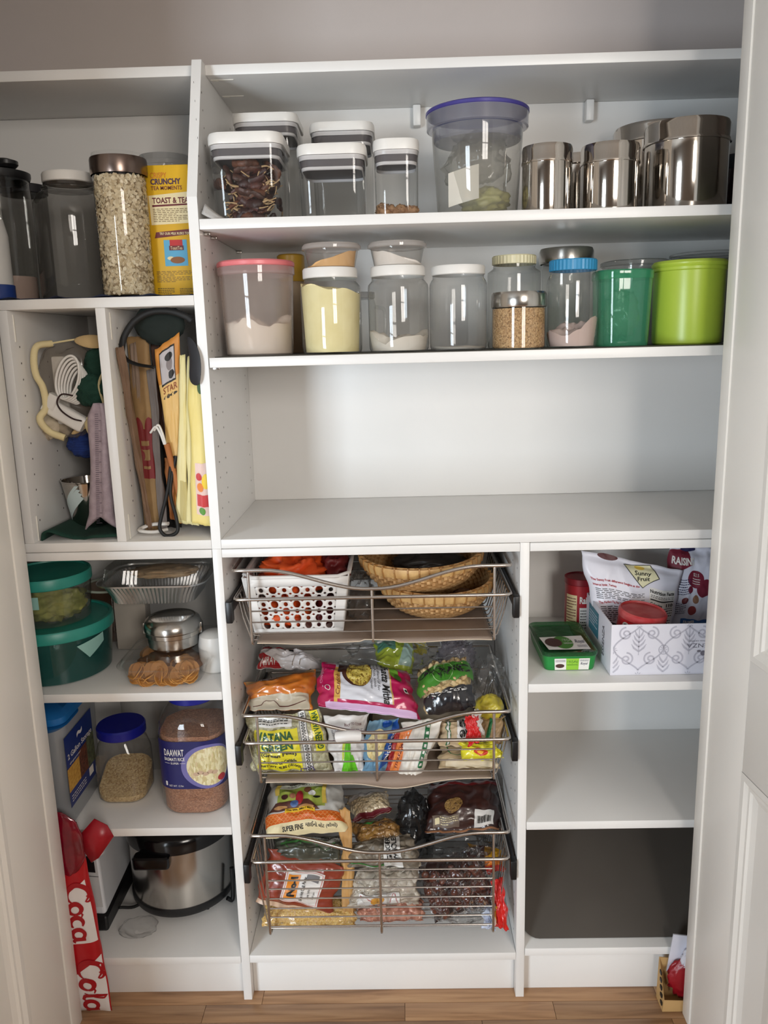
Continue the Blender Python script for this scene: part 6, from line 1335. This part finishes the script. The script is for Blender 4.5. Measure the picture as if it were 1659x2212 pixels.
text(sf, t, 'Chatta Mitha', (.655, .12, .735, .97), INK, rot=270, shear=.3, bold=.02, off=.0012); text(sf, t, 'Sweet Blend of Sev\nand Nuts, lentils\nRice Flour Crispies', (.525, .36, .635, .97), INK, rot=270, shear=.3, off=.0012); disc(sf, t, mat('coriander', (110, 160, 50), .5), .80, .82, .05, .16, 'printed_leaf', .0012); disc(sf, t, mat('coriander_dark', (70, 116, 34), .5), .83, .70, .04, .10, 'printed_leaf', .0014)
patch(sf, t, WLID, (.885, .37, .925, .50), 'veg_mark', 2, 2, .0012); disc(sf, t, INK, .905, .435, .012, .035, 'veg_mark', .0018); ribbons(sf, t, WLID, [([(.10+.025*math.cos(a/10*6.283), .33+.05*math.sin(a/10*6.283)) for a in range(11)], .006)], 'no_sign', .0012, 2.0); text(sf, t, 'Crispy', (.03, .45, .06, .75), mat('pale_pink', (226, 160, 186), .5), rot=90, shear=.3); patch(sf, t, mat('lilac_edge', (214, 180, 214), .4), (.08, .0, .97, .09), 'lower_fold', 14, 2, .0008); patch(sf, t, MAG, (.2, .09, .97, .13), 'lower_line', 14, 1, .0009)
# organic peanuts
SHELL = cells('shell_mass', [(206, 176, 124), (222, 196, 146), (186, 152, 100)], 60, .6, .9)
t, sf = bag('peanut_bag', 'bag of peanuts in shells with green organic band', 'bag', (0.4325, 0.0600, 0.6747), (0.5396, 0.0600, 0.6914), (0.4177, 0.1500, 0.7422), (0.5304, 0.1500, 0.7717), SHELL, t=.06, s0=.02, s1=.04, wr=.003, seed=9, group=G)
rng = random.Random(8); V, F = blob_geo(1, 1, 1, 10, 8); pn = ([(x*.0075*(1-.28*math.exp(-(z*3)**2)), y*.0075*(1-.28*math.exp(-(z*3)**2)), z*.017) for x, y, z in V], F)
scatter_on(sf, pn, 34, (.08, .80, .92, .96), rng, off=-.003).build('peanut_shells', island('shell', [(206, 176, 124), (226, 200, 150), (190, 158, 108)], .7), t)['kind'] = 'stuff'
scatter_on(sf, pn, 40, (.08, .26, .92, .46), rng, off=-.003).build('peanut_shells', island('shell', [(206, 176, 124), (226, 200, 150), (190, 158, 108)], .7), t)['kind'] = 'stuff'
patch(sf, t, mat('organic_green', (72, 142, 44), .4), ((.02, .36), (.98, .50), (.98, .84), (.02, .74)), 'green_band', 14, 8, .006); text(sf, t, 'ORGANIC', (.08, .56, .92, .70), INK, bold=.01, off=.0095); ribbons(sf, t, mat('pale_ring', (170, 206, 140), .5), [([(.5+.2*math.cos(a/24*6.283), .62+.2*math.sin(a/24*6.283)) for a in range(25)], .012)], 'seal_ring', .007)
patch(sf, t, mat('black_gloss', (22, 22, 30), .2, coat=.6), ((.06, .02), (.98, .02), (.94, .34), (.06, .27)), 'black_label', 14, 6, .006); lines_of_print(sf, t, (.14, .22, .88, .29), 2, WLID, 3, off=.0078); film_over(t, sf, (.03, .02, .97, .97), off=.010)
# front row
WBG = mat('white_bag', (226, 222, 218), .4, col2=(214, 210, 208), vs=10)
t, sf = bag('flour_bag', 'white bag with lime green foot and rolled top', 'bag', (0.2281, 0.0260, 0.5555), (0.2913, 0.0260, 0.5566), (0.2060, 0.0750, 0.6682), (0.3053, 0.0750, 0.6730), WBG, t=.045, back=.55, s0=.05, s1=.1, wr=.006, seed=11, group=G)
LIM = mat('lime_ink', (108, 200, 44), .4); patch(sf, t, LIM, ((.28, .02), (.85, .0), (.66, .30), (.42, .30)), 'green_foot', 8, 6); patch(sf, t, LIM, ((.42, .28), (.62, .28), (.60, .56), (.48, .56)), 'green_stem', 4, 6); patch(sf, t, mat('pale_lime', (206, 220, 90), .4), ((.32, .22), (.40, .28), (.47, .56), (.40, .56)), 'green_edge', 3, 5); lines_of_print(sf, t, (.15, .58, .9, .78), 7, mat('grey_ink', (120, 116, 120), .5), 4); text(sf, t, 'READY TO COOK', (.45, .83, .85, .87), BUR); o = tube('rolled_top', [(-.02, -.03, .104), (.005, -.036, .110), (.03, -.03, .106)], .012, WBG, t, 12)
t, sf = bag('noodle_bag', 'blue bag of noodles with clear middle', 'bag', (0.2870, 0.0220, 0.5434), (0.3360, 0.0240, 0.5525), (0.3055, 0.0600, 0.6649), (0.3752, 0.0600, 0.6680), mat('sky_bag', (120, 160, 186), .35, col2=(90, 136, 168), vs=14), t=.035, back=.5, wr=.005, seed=13, group=G)
disc(sf, t, cells('noodles', [(222, 198, 132), (240, 224, 170), (200, 170, 104)], 260, .5, .6, (1, 1, .3)), .42, .60, .34, .26, 'noodles', .0012); patch(sf, t, mat('royal_band', (28, 84, 168), .4), ((.72, .12), (.98, .2), (1.0, .98), (.80, .95)), 'blue_side', 4, 12); text(sf, t, 'Noodles', (.80, .3, .95, .8), WLID, rot=90, off=.0014); disc(sf, t, mat('royal_band', (28, 84, 168), .4), .62, .93, .16, .06, 'blue_knot', .0014)
t, sf = bag('spice_sachet', 'thin orange and red sachet leaning by the white cloth bag', 'sachet', (0.3294, 0.0220, 0.5337), (0.3599, 0.0220, 0.5332), (0.3646, 0.0450, 0.6493), (0.4032, 0.0450, 0.6508), mat('sachet_orange', (222, 116, 48), .35, col2=(232, 140, 74), vs=16), t=.014, back=.5, wr=.004, seed=15, group=G); patch(sf, t, mat('sachet_red', (170, 48, 44), .4), (.0, .1, .34, .96), 'red_edge', 4, 10); text(sf, t, 'masala', (.5, .3, .75, .75), BUR, rot=90)
t, sf = bag('cloth_bag', 'white cloth-like bag with green ticked stripe', 'bag', (0.3681, 0.0200, 0.5342), (0.4108, 0.0200, 0.5357), (0.3832, 0.0600, 0.6590), (0.4753, 0.0600, 0.6684), mat('white_cloth_bag', (232, 226, 216), .6), t=.045, back=.5, s0=.03, s1=.12, wr=.006, seed=17, group=G)
patch(sf, t, mat('stripe_green', (40, 116, 70), .5), ((.70, .26), (.86, .24), (.68, .96), (.56, .96)), 'green_stripe', 4, 14); 
for k in range(7): patch(sf, t, WLID, ((.73-.019*k, .29+.095*k), (.80-.019*k, .29+.095*k), (.79-.019*k, .335+.095*k), (.72-.019*k, .335+.095*k)), 'stripe_gap', 2, 2, .001)
text(sf, t, 'Patanjali', (.80, .47, .99, .54), INK, off=.0012)
t, sf = bag('flour_pack', 'beige flour pack with green ladder print', 'bag', (0.4598, 0.0500, 0.6050), (0.5436, 0.0500, 0.6036), (0.4642, 0.0850, 0.6495), (0.5471, 0.0850, 0.6570), mat('beige_pack', (208, 184, 150), .5), t=.05, back=.5, wr=.004, seed=19, group=G); patch(sf, t, mat('stripe_green', (40, 116, 70), .5), (.18, .05, .28, .95), 'green_stripe', 3, 8); patch(sf, t, WLID, (.205, .08, .255, .92), 'stripe_gap', 3, 8, .001); patch(sf, t, WLID, (.46, .2, .86, .92), 'white_tag', 4, 6, .001); text(sf, t, 'HARD\nFLOUR', (.5, .3, .82, .85), INK, rot=180, bold=.03, off=.0016)
t, sf = bag('red_packet', 'red wrapper hanging over the middle basket rim', 'wrapper', (0.5199, 0.0120, 0.6244), (0.5538, 0.0120, 0.6368), (0.5156, 0.0300, 0.6847), (0.5377, 0.0300, 0.6875), mat('bright_red', (206, 34, 36), .3), t=.008, wr=.004, seed=21, group=G); 
t, sf = bag('printed_wrapper', 'greyish printed wrapper folded over the red one', 'wrapper', (0.5406, 0.0200, 0.6415), (0.5566, 0.0200, 0.6456), (0.5266, 0.0400, 0.6926), (0.5487, 0.0400, 0.6987), mat('grey_wrap', (196, 188, 180), .35), t=.010, wr=.003, seed=22, group=G); patch(sf, t, mat('wrap_red', (190, 60, 60), .4), (.2, .6, .8, .75), 'red_print', 3, 3)
t, sf = bag('rice_pack', 'beige flat pack with green frame lying lowest at the basket side', 'bag', (0.4603, 0.0300, 0.5626), (0.5882, 0.0300, 0.5581), (0.4622, 0.1000, 0.5851), (0.5821, 0.1000, 0.5852), mat('beige_flat', (196, 172, 136), .5), t=.028, wr=.003, seed=23, group=G); ribbons(sf, t, mat('stripe_green', (40, 116, 70), .5), [([(.08, .95), (.20, .35), (.62, .30), (.95, .36)], .018)], 'green_frame', .0012); text(sf, t, 'PURE', (.22, .72, .36, .86), INK, bold=.02, off=.0012); disc(sf, t, CRM, .58, .36, .10, .06, 'printed_oval', .0014); patch(sf, t, mat('beige_side', (222, 206, 176), .5), (.1, .0, .98, .2), 'folded_side', 10, 3, .0012)
t, sf = bag('yellow_packet', 'lemon yellow packet with red emblem at the basket front', 'packet', (0.5079, 0.0140, 0.5929), (0.6038, 0.0120, 0.5923), (0.5048, 0.0500, 0.6176), (0.5782, 0.0500, 0.6185), mat('lemon_pack', (236, 226, 52), .3, coat=.4), t=.022, wr=.004, seed=25, group=G); disc(sf, t, mat('emblem_red', (206, 60, 36), .4), .46, .30, .17, .15, 'red_emblem', .0012); disc(sf, t, mat('emblem_gold', (240, 180, 50), .4), .46, .27, .09, .06, 'emblem_core', .0018); lines_of_print(sf, t, (.4, .6, .8, .9), 3, NAVY, 3)
t, sf = bag('lentil_pack', 'tan pack with green stripe wedged by the side wires', 'bag', (0.5497, 0.0500, 0.6034), (0.6007, 0.0500, 0.6092), (0.5507, 0.0800, 0.6549), (0.6105, 0.0800, 0.6583), mat('tan_pack', (176, 146, 108), .5), t=.03, wr=.004, seed=27, group=G); patch(sf, t, mat('stripe_green', (40, 116, 70), .5), ((.2, .1), (.34, .1), (.56, .9), (.42, .9)), 'green_stripe', 3, 6)
# rear of the middle basket
t, sf = bag('powder_bag', 'red and white foil bag at the rear corner of the basket', 'bag', (0.0395, 0.2000, 0.7305), (0.1910, 0.2000, 0.7276), (0.0409, 0.2700, 0.7611), (0.1812, 0.2600, 0.7288), mat('foil_white', (214, 210, 210), .28, col2=(196, 190, 190), vs=10, coat=.4), t=.05, wr=.008, seed=29, group=G); FR = mat('foil_red', (168, 34, 40), .3, coat=.4); patch(sf, t, FR, ((.02, .02), (.40, .02), (.10, .40), (.02, .45)), 'red_corner', 8, 6); patch(sf, t, FR, ((.04, .62), (.52, .62), (.55, 1.0), (.04, .98)), 'red_top', 8, 6); text(sf, t, 'NIRAV', (.06, .08, .30, .26), WLID, bold=.01); patch(sf, t, INK, (.50, .46, .57, .58), 'black_mark', 2, 2, .001); ribbons(sf, t, mat('stalk_ink', (120, 96, 60), .5), [([(.55, .08), (.6, .3), (.68, .42)], .008), ([(.66, .1), (.72, .28), (.82, .36)], .008)], 'stalk_print', .001)
t, sf = bag('green_packet', 'lime and yellow packet inside a clear bag', 'packet', (0.3274, 0.1900, 0.7362), (0.4095, 0.1800, 0.7180), (0.3129, 0.2700, 0.7605), (0.4103, 0.2700, 0.7730), mat('lime_packet', (186, 202, 50), .35, col2=(150, 182, 40), vs=8), t=.035, wr=.005, seed=31, group=G); patch(sf, t, mat('teal_packet', (80, 140, 120), .4), (.04, .5, .5, .9), 'teal_print', 5, 5); patch(sf, t, mat('mint_packet', (170, 200, 190), .4), ((.55, .1), (.9, .1), (.95, .6), (.75, .7)), 'mint_print', 5, 5)
cloth('clear_bag', 'large crinkled clear bag wrapped around the lime packet', 'plastic bag', (0.3460, 0.2100, 0.7508), .105, .06, .040, POLY, 33, .35)
t, sf = bag('yellow_packet', 'bright yellow packet end at the very rear of the basket', 'packet', (0.4146, 0.3000, 0.7224), (0.4468, 0.3000, 0.7194), (0.4124, 0.3300, 0.7524), (0.4369, 0.3300, 0.7568), mat('bright_yellow', (226, 214, 40), .35), t=.02, wr=.003, seed=35, group=G)
cloth('knotted_bag', 'knotted grey clear bag behind the organic peanuts', 'plastic bag', (0.5118, 0.2300, 0.7417), .042, .04, .040, film('grey_poly', (206, 202, 208), haze=.35, hcol=(170, 164, 176), rough=.1, bump=.5, bs=40), 37, .55, 2.6)
cloth('clear_bag', 'clear bag standing up by the basket side wires', 'plastic bag', (0.5801, 0.1400, 0.7094), .034, .03, .060, POLY, 39, .5)
cloth('yellow_bundle', 'small yellow clear-wrapped bundle beside the peanuts', 'bundle', (0.5767, 0.1000, 0.6727), .031, .03, .028, mat('turmeric_wrap', (214, 196, 72), .3, coat=.5), 41, .2)
for i, (lab, a, b_) in enumerate((('plain cotton rice bag buried under the snack bags', .10, .30), ('plain cotton lentil bag buried under the magenta bag', .31, .55))):
    t = thing('cotton_bag', lab, 'bag', ((a+b_)/2, .22, B2+.008)); V, F = loft_geo([rring((b_-a)*.9, .20, .05, 0), rring(b_-a, .22, .06, .02), rring(b_-a, .22, .06, .05), rring((b_-a)*.8, .16, .06, .07)]); mk('sack', V, F, mat('cotton', (206, 196, 178), .8), t, 60)

# ================================================================== food bags, bottom basket
G = 'food bags in the bottom basket'
t, sf = bag('corn_flour_bag', 'corn flour bag with farm picture and orange scale band', 'bag', (0.0575, 0.0700, 0.3689), (0.2439, 0.0700, 0.3850), (0.0561, 0.1900, 0.4414), (0.2320, 0.1900, 0.4434), mat('foil_grey', (206, 204, 198), .3, col2=(190, 188, 182), vs=8, coat=.3), t=.07, s0=.0, s1=.08, wr=.005, seed=51, group=G, nu=36, nv=34)
patch(sf, t, CRM, (.0, .0, 1.0, .13), 'white_foot', 14, 4); text(sf, t, 'SUPER FINE', (.24, .03, .50, .085), INK, bold=.03); text(sf, t, '\u0aae\u0a95\u0abe\u0a88\u0aa8\u0acb \u0ab2\u0acb\u0a9f (\u0ab6\u0ac0\u0ab2\u0acb)', (.53, .03, .90, .10), INK, bold=.02)
patch(sf, t, mat('scale_orange', (220, 104, 30), .4), ((.0, .13), (1.0, .13), (.97, .29), (.03, .29)), 'orange_band', 14, 5); st_ = []
for i in range(19):
    for j in range(4):
        cx = .03+.052*i+(.026 if j % 2 else 0); cy = .145+.035*j
        if cx < .97: st_.append(([(cx+.024*math.cos(PI*k/6), cy+.026*math.sin(PI*k/6)) for k in range(7)], .005))
o = ribbons(sf, t, mat('scale_pale', (240, 176, 110), .4), st_, 'scale_print', .0011); o['kind'] = 'stuff'
patch(sf, t, mat('field_green', (176, 186, 84), .5, col2=(132, 150, 60), vs=18), (.16, .36, .78, .80), 'field_picture', 12, 10); patch(sf, t, mat('sky_pale', (226, 226, 206), .5), (.16, .74, .78, .86), 'sky_picture', 10, 4, .0007); patch(sf, t, mat('yellow_side', (226, 196, 90), .5), (.13, .60, .19, .88), 'yellow_side', 3, 6, .0012); patch(sf, t, mat('yellow_side', (226, 196, 90), .5), (.75, .40, .80, .88), 'yellow_side', 3, 8, .0012)
BRN = mat('figure_brown', (96, 56, 44), .5, col2=(70, 38, 34), vs=40); patch(sf, t, BRN, ((.06, .31), (.72, .31), (.58, .48), (.14, .46)), 'harvest_picture', 10, 5, .0012); disc(sf, t, BRN, .26, .56, .05, .05, 'figure_picture', .0012); disc(sf, t, mat('skin_print', (176, 120, 90), .5), .37, .57, .04, .05, 'figure_picture', .0014); disc(sf, t, mat('sari_red', (176, 44, 54), .5), .46, .52, .045, .13, 'figure_picture', .0014, rot=.2); disc(sf, t, mat('robe_blue', (84, 110, 160), .5), .40, .42, .05, .06, 'figure_picture', .0016); disc(sf, t, WLID, .62, .60, .05, .05, 'cattle_picture', .0012); disc(sf, t, mat('cow_brown', (120, 76, 52), .5), .56, .67, .05, .06, 'cattle_picture', .0014); disc(sf, t, INK, .68, .53, .05, .02, 'cattle_picture', .0014); disc(sf, t, mat('grain_tan', (190, 140, 90), .5), .55, .35, .10, .03, 'bowl_picture', .0016); disc(sf, t, mat('grain_tan', (190, 140, 90), .5), .22, .37, .09, .03, 'bowl_picture', .0016)
patch(sf, t, mat('tag_yellow', (236, 190, 50), .4), (.28, .265, .66, .335), 'weight_tag', 6, 3, .0018); text(sf, t, 'Net Wt. 2lbs / 907g', (.30, .28, .64, .32), INK, bold=.03, off=.0028); text(sf, t, 'Corn Flour', (.3, .83, .66, .90), INK, bold=.0, off=.0014); lines_of_print(sf, t, (.28, .78, .7, .82), 1, INK, 3)
t, sf = bag('herb_bag', 'grey-green bag with leaf logo under the corn flour', 'bag', (0.0754, 0.0600, 0.3157), (0.2314, 0.0600, 0.3157), (0.0759, 0.1100, 0.3416), (0.2314, 0.1100, 0.3440), mat('herb_dark', (84, 86, 74), .35, col2=(60, 62, 52), vs=30, coat=.5), t=.04, wr=.006, seed=53, group=G); GE = mat('logo_green', (60, 110, 54), .5); ribbons(sf, t, GE, [([(.30+.12*math.cos(a/16*6.283), .6+.2*math.sin(a/16*6.283)) for a in range(17)], .015), ([(.74+.1*math.cos(a/16*6.283), .5+.2*math.sin(a/16*6.283)) for a in range(17)], .015)], 'leaf_logo', .0012); patch(sf, t, GE, (.12, .56, .9, .66), 'green_line', 8, 1, .001); patch(sf, t, mat('grey_panel', (140, 138, 130), .4), (.5, .68, .98, .98), 'grey_panel', 5, 4); lines_of_print(sf, t, (.55, .72, .95, .95), 4, INK, 8)
t, sf = bag('chilli_powder_bag', 'brick red spice powder bag with white tilted label', 'bag', (0.0363, 0.0450, 0.2257), (0.2011, 0.0300, 0.1888), (0.0659, 0.0750, 0.3414), (0.2375, 0.0600, 0.3060), mat('chilli_powder', (150, 62, 40), .3, col2=(136, 52, 34), vs=10, coat=.5), t=.045, back=.6, s0=.10, s1=.03, wr=.004, seed=55, group=G)
patch(sf, t, mat('bag_foot', (214, 180, 150), .35), (.0, .0, .95, .09), 'clear_foot', 8, 2); LB = mat('label_white', (236, 230, 224), .4); patch(sf, t, LB, (.30, .18, .80, .78), 'paper_label', 10, 10); ribbons(sf, t, mat('label_pink', (206, 110, 100), .4), [([(.32, .20), (.78, .20), (.78, .76), (.32, .76), (.32, .20)], .007)], 'label_rule', .0011); patch(sf, t, mat('label_orange', (238, 146, 44), .4), (.34, .24, .50, .70), 'orange_block', 4, 6, .0012); text(sf, t, 'No-1', (.375, .30, .475, .66), INK, rot=90, bold=.06, off=.002); text(sf, t, 'Extra Hot Chilli Powder', (.545, .24, .585, .68), INK, rot=90, bold=.015, off=.0016); text(sf, t, 'Net Wt', (.63, .32, .66, .48), INK, rot=90, off=.0016); patch(sf, t, mat('barcode_grey', (120, 116, 116), .5), (.58, .62, .74, .73), 'barcode', 3, 3, .0014); text(sf, t, '200 gm', (.70, .34, .73, .46), INK, rot=90, off=.0016)
t, sf = bag('lentil_bag', 'clear bag of yellow split lentils along the basket floor', 'bag', (0.0496, 0.0140, 0.1833), (0.2591, 0.0140, 0.1767), (0.0481, 0.0900, 0.1982), (0.2625, 0.0900, 0.1975), cells('yellow_dal', [(222, 180, 96), (238, 204, 130), (204, 156, 74), (228, 192, 140)], 300, .5, .7, coat=.5), t=.04, wr=.004, seed=57, group=G); patch(sf, t, mat('header_green', (40, 96, 44), .4), (.2, .78, .6, .96), 'green_header', 6, 3); film_over(t, sf, (.03, .05, .97, .8))
t, sf = bag('kraft_sleeve', 'wavy kraft paper edge standing between the spice bags', 'paper bag', (0.2344, 0.0350, 0.1746), (0.2624, 0.0350, 0.1815), (0.2296, 0.1000, 0.4265), (0.2567, 0.0950, 0.4256), mat('kraft_light', (206, 160, 98), .6, col2=(190, 142, 82), vs=20), t=.010, s0=.01, s1=.01, wr=.006, seed=59, group=G, nu=8, nv=40, wk=4)
t, sf = bag('bean_bag', 'bag of pale beans with maroon and white header', 'bag', (0.2626, 0.1500, 0.3563), (0.3519, 0.1600, 0.3756), (0.2347, 0.2200, 0.3802), (0.3382, 0.2300, 0.3876), cells('navy_beans', [(206, 184, 146), (222, 202, 168), (190, 164, 124)], 150, .4, .9, coat=.4), t=.04, wr=.003, seed=61, group=G); patch(sf, t, mat('header_grey', (206, 198, 192), .4), ((.05, .62), (.98, .80), (.98, .97), (.05, .97)), 'header', 6, 3); text(sf, t, 'BEANS', (.5, .80, .72, .90), INK, bold=.02); patch(sf, t, mat('header_maroon', (104, 30, 38), .4), (.25, .94, .55, 1.0), 'header_roll', 4, 2, .0014); patch(sf, t, mat('header_maroon', (104, 30, 38), .4), (.0, .0, 1.0, .12), 'footer', 6, 2); film_over(t, sf, (.05, .12, .95, .62))
t, sf = bag('dried_fruit_bag', 'bag of golden dried fruit with green chevron print', 'bag', (0.2837, 0.0900, 0.3179), (0.3794, 0.1000, 0.3386), (0.2490, 0.1500, 0.3491), (0.3560, 0.1600, 0.3607), cells('golden_fruit', [(150, 104, 44), (176, 130, 62), (120, 80, 34), (190, 146, 84)], 95, .35, .9, coat=.5), t=.045, wr=.005, seed=63, group=G); ribbons(sf, t, mat('chevron_green', (54, 130, 52), .4), [([(.16, .98), (.42, .66), (.66, .92), (.98, .82)], .055)], 'green_chevron', .0014); film_over(t, sf, (.03, .03, .97, .95))
t, sf = bag('ginger_bag', 'bag of whole ginger with upright white tag', 'bag', (0.2482, 0.0550, 0.2998), (0.4142, 0.0500, 0.3056), (0.2524, 0.1000, 0.3382), (0.3949, 0.1000, 0.3553), cells('ginger_dark', [(120, 110, 96), (150, 138, 120), (96, 88, 76)], 60, .4, .8, coat=.5), t=.045, wr=.006, seed=65, group=G); patch(sf, t, WLID, ((.50, .0), (.76, .0), (.80, .95), (.56, .92)), 'paper_tag', 5, 6, .0012); text(sf, t, 'GINGER\nWHOLE', (.56, .12, .74, .9), INK, rot=90, bold=.02, off=.002); ribbons(sf, t, mat('chevron_green', (54, 130, 52), .4), [([(.0, .12), (.5, .08), (1.0, .2)], .02)], 'green_line', .0012)
t, sf = bag('dried_ginger_bag', 'clear bag of grey dried slices with white label', 'bag', (0.2444, 0.0350, 0.2159), (0.4144, 0.0300, 0.2221), (0.2685, 0.0700, 0.2886), (0.4081, 0.0650, 0.2973), cells('dried_slices', [(196, 184, 166), (216, 206, 190), (168, 154, 136), (190, 176, 160)], 55, .5, .9, coat=.4), t=.05, back=.6, wr=.006, seed=67, group=G); patch(sf, t, WLID, ((.12, .06), (.72, .10), (.70, .36), (.14, .34)), 'paper_label', 8, 5, .002); disc(sf, t, mat('label_amber', (224, 160, 60), .4), .40, .20, .09, .10, 'label_emblem', .003); ribbons(sf, t, REDI, [([(.16, .31), (.34, .20)], .01), ([(.58, .12), (.62, .34), (.68, .12)], .008)], 'label_stroke', .003); film_over(t, sf, (.04, .04, .96, .96), off=.005)
t, sf = bag('raw_peanut_bag', 'clear bag of pink skinned peanuts on the basket floor', 'bag', (0.2763, 0.0160, 0.1893), (0.4177, 0.0160, 0.1921), (0.2546, 0.0750, 0.2017), (0.4178, 0.0750, 0.2043), cells('peanut_pink', [(190, 124, 100), (210, 148, 122), (170, 104, 84)], 90, .45, .9, coat=.4), t=.04, wr=.003, seed=69, group=G); V, F = blob_geo(1, 1, 1, 8, 6); scatter_on(sf, ([(a*.0052, b_*.0052, c*.0075) for a, b_, c in V], F), 60, (.15, .3, .97, .85), random.Random(3), off=.001).build('peanuts', island('peanut', [(196, 132, 108), (214, 156, 130), (176, 112, 92)], .4, .3), t)['kind'] = 'stuff'; film_over(t, sf, (.02, .03, .98, .97), off=.008)
t, sf = bag('raisin_pack', 'dark brown resealable raisin pack with barcode sticker', 'bag', (0.4257, 0.1200, 0.3439), (0.6048, 0.1200, 0.3483), (0.4424, 0.2400, 0.4027), (0.6151, 0.2400, 0.4099), mat('raisin_mass', (66, 36, 30), .3, col2=(50, 28, 26), vs=40, bump=.5, bs=70, coat=.5), t=.05, wr=.006, seed=71, group=G); patch(sf, t, mat('pack_top', (112, 30, 32), .3, coat=.5), (.04, .78, 1.0, .96), 'red_header', 10, 4); patch(sf, t, mat('pack_foot', (170, 120, 86), .4), (.0, .0, 1.0, .035), 'copper_foot', 10, 1, .0012); patch(sf, t, mat('info_panel', (120, 104, 92), .4), (.10, .08, .46, .24), 'info_panel', 5, 4, .0012); lines_of_print(sf, t, (.2, .1, .44, .22), 4, CRM, 5, off=.002); patch(sf, t, CRM, (.125, .11, .185, .19), 'info_mark', 2, 2, .0016); patch(sf, t, LB, ((.66, .06), (.92, .08), (.90, .30), (.66, .29)), 'barcode_sticker', 5, 4, .0014)
g = Geo()
for k in range(14): u = .70+.013*k; g.add(ribbon_geo(sf, [(u, .10), (u, .20)], .004+.003*(k % 3), .0024))
mk('barcode', g.v, g.f, INK, t, 0)['kind'] = 'stuff'; disc(sf, t, cells('seed_print', [(130, 96, 50), (160, 124, 70), (90, 60, 34)], 240, .5, .5), .38, .40, .12, .13, 'seed_print', .0012)
cloth('black_film_bag', 'crumpled dark plastic bag standing behind the ginger', 'plastic bag', (0.3981, 0.1600, 0.3426), .040, .05, .080, film('dark_poly', (120, 122, 124), haze=.5, hcol=(38, 38, 40), rough=.15, bump=.6, bs=50), 73, .3, 1.8)
cloth('grey_film_bag', 'second dark plastic bag beside the raisin pack', 'plastic bag', (0.4295, 0.1800, 0.3038), .022, .04, .085, film('dark_poly', (120, 122, 124), haze=.5, hcol=(38, 38, 40), rough=.15, bump=.6, bs=50), 75, .28, 1.8)
cloth('clear_bag', 'flat clear bag sagging below the dark raisin pack', 'plastic bag', (0.5119, 0.1200, 0.3156), .075, .05, .022, film('smoke_poly', (190, 190, 190), haze=.3, hcol=(96, 94, 92), rough=.1, bump=.5, bs=40), 77, .4)
DATE = mat('date_skin', (84, 40, 30), .22, col2=(58, 28, 24), vs=60, coat=.5)
t, sf = bag('date_bag', 'clear bag packed with dark shiny dates at the basket front', 'bag', (0.4456, 0.0300, 0.1780), (0.5749, 0.0300, 0.2198), (0.4085, 0.0800, 0.2914), (0.5612, 0.0800, 0.3373), mat('date_shadow', (50, 26, 22), .4), t=.05, back=.6, wr=.008, seed=79, group=G, wk=4); V, F = blob_geo(1, 1, 1, 10, 8); scatter_on(sf, ([(a*.011, b_*.010, c*.019) for a, b_, c in V], F), 75, (.06, .14, .94, .80), random.Random(9), off=-.001).build('dates', island('date', [(92, 44, 32), (70, 32, 26), (112, 58, 38), (58, 28, 24)], .25, .5), t)['kind'] = 'stuff'; film_over(t, sf, (.01, .01, .99, .99), off=.011)
t, sf = bag('turmeric_packet', 'yellow and orange packet behind the dates', 'packet', (0.5527, 0.0800, 0.2599), (0.6086, 0.0800, 0.2713), (0.5296, 0.1100, 0.3221), (0.6102, 0.1100, 0.3037), mat('packet_amber', (226, 166, 40), .35), t=.02, wr=.004, seed=81, group=G); patch(sf, t, mat('packet_red', (196, 50, 34), .35), (.1, .0, 1.0, .34), 'red_half', 5, 4); patch(sf, t, mat('packet_navy', (50, 44, 120), .4), (.18, .42, .34, .7), 'navy_mark', 2, 3, .0012); patch(sf, t, mat('packet_orange', (232, 130, 40), .35), (.36, .36, .98, .62), 'orange_half', 4, 3, .001)
t, sf = bag('red_packet', 'glossy red packet sticking out by the basket corner', 'packet', (0.5763, 0.0050, 0.1843), (0.6094, 0.0020, 0.1743), (0.5748, 0.0300, 0.2820), (0.5998, 0.0300, 0.2935), mat('gloss_red', (208, 34, 30), .25, coat=.6), t=.018, wr=.006, seed=83, group=G); patch(sf, t, WLID, ((.0, .02), (.18, .05), (.06, .6), (.0, .6)), 'white_edge', 2, 6, .0012); patch(sf, t, mat('packet_amber', (226, 166, 40), .35), ((.16, .05), (.24, .05), (.16, .6), (.08, .6)), 'amber_edge', 2, 6, .0014)
t, sf = bag('blue_wrapper', 'small blue and white wrapper under the red packet', 'wrapper', (0.5541, 0.0120, 0.1741), (0.5874, 0.0100, 0.1680), (0.5544, 0.0350, 0.2186), (0.5798, 0.0350, 0.2110), mat('blue_wrap', (206, 212, 226), .35, col2=(150, 164, 200), vs=40), t=.014, wr=.004, seed=85, group=G)
cloth('clear_bag', 'thin clear bag tail below the dates', 'plastic bag', (0.5102, 0.0400, 0.1861), .05, .02, .016, POLY, 87, .4)
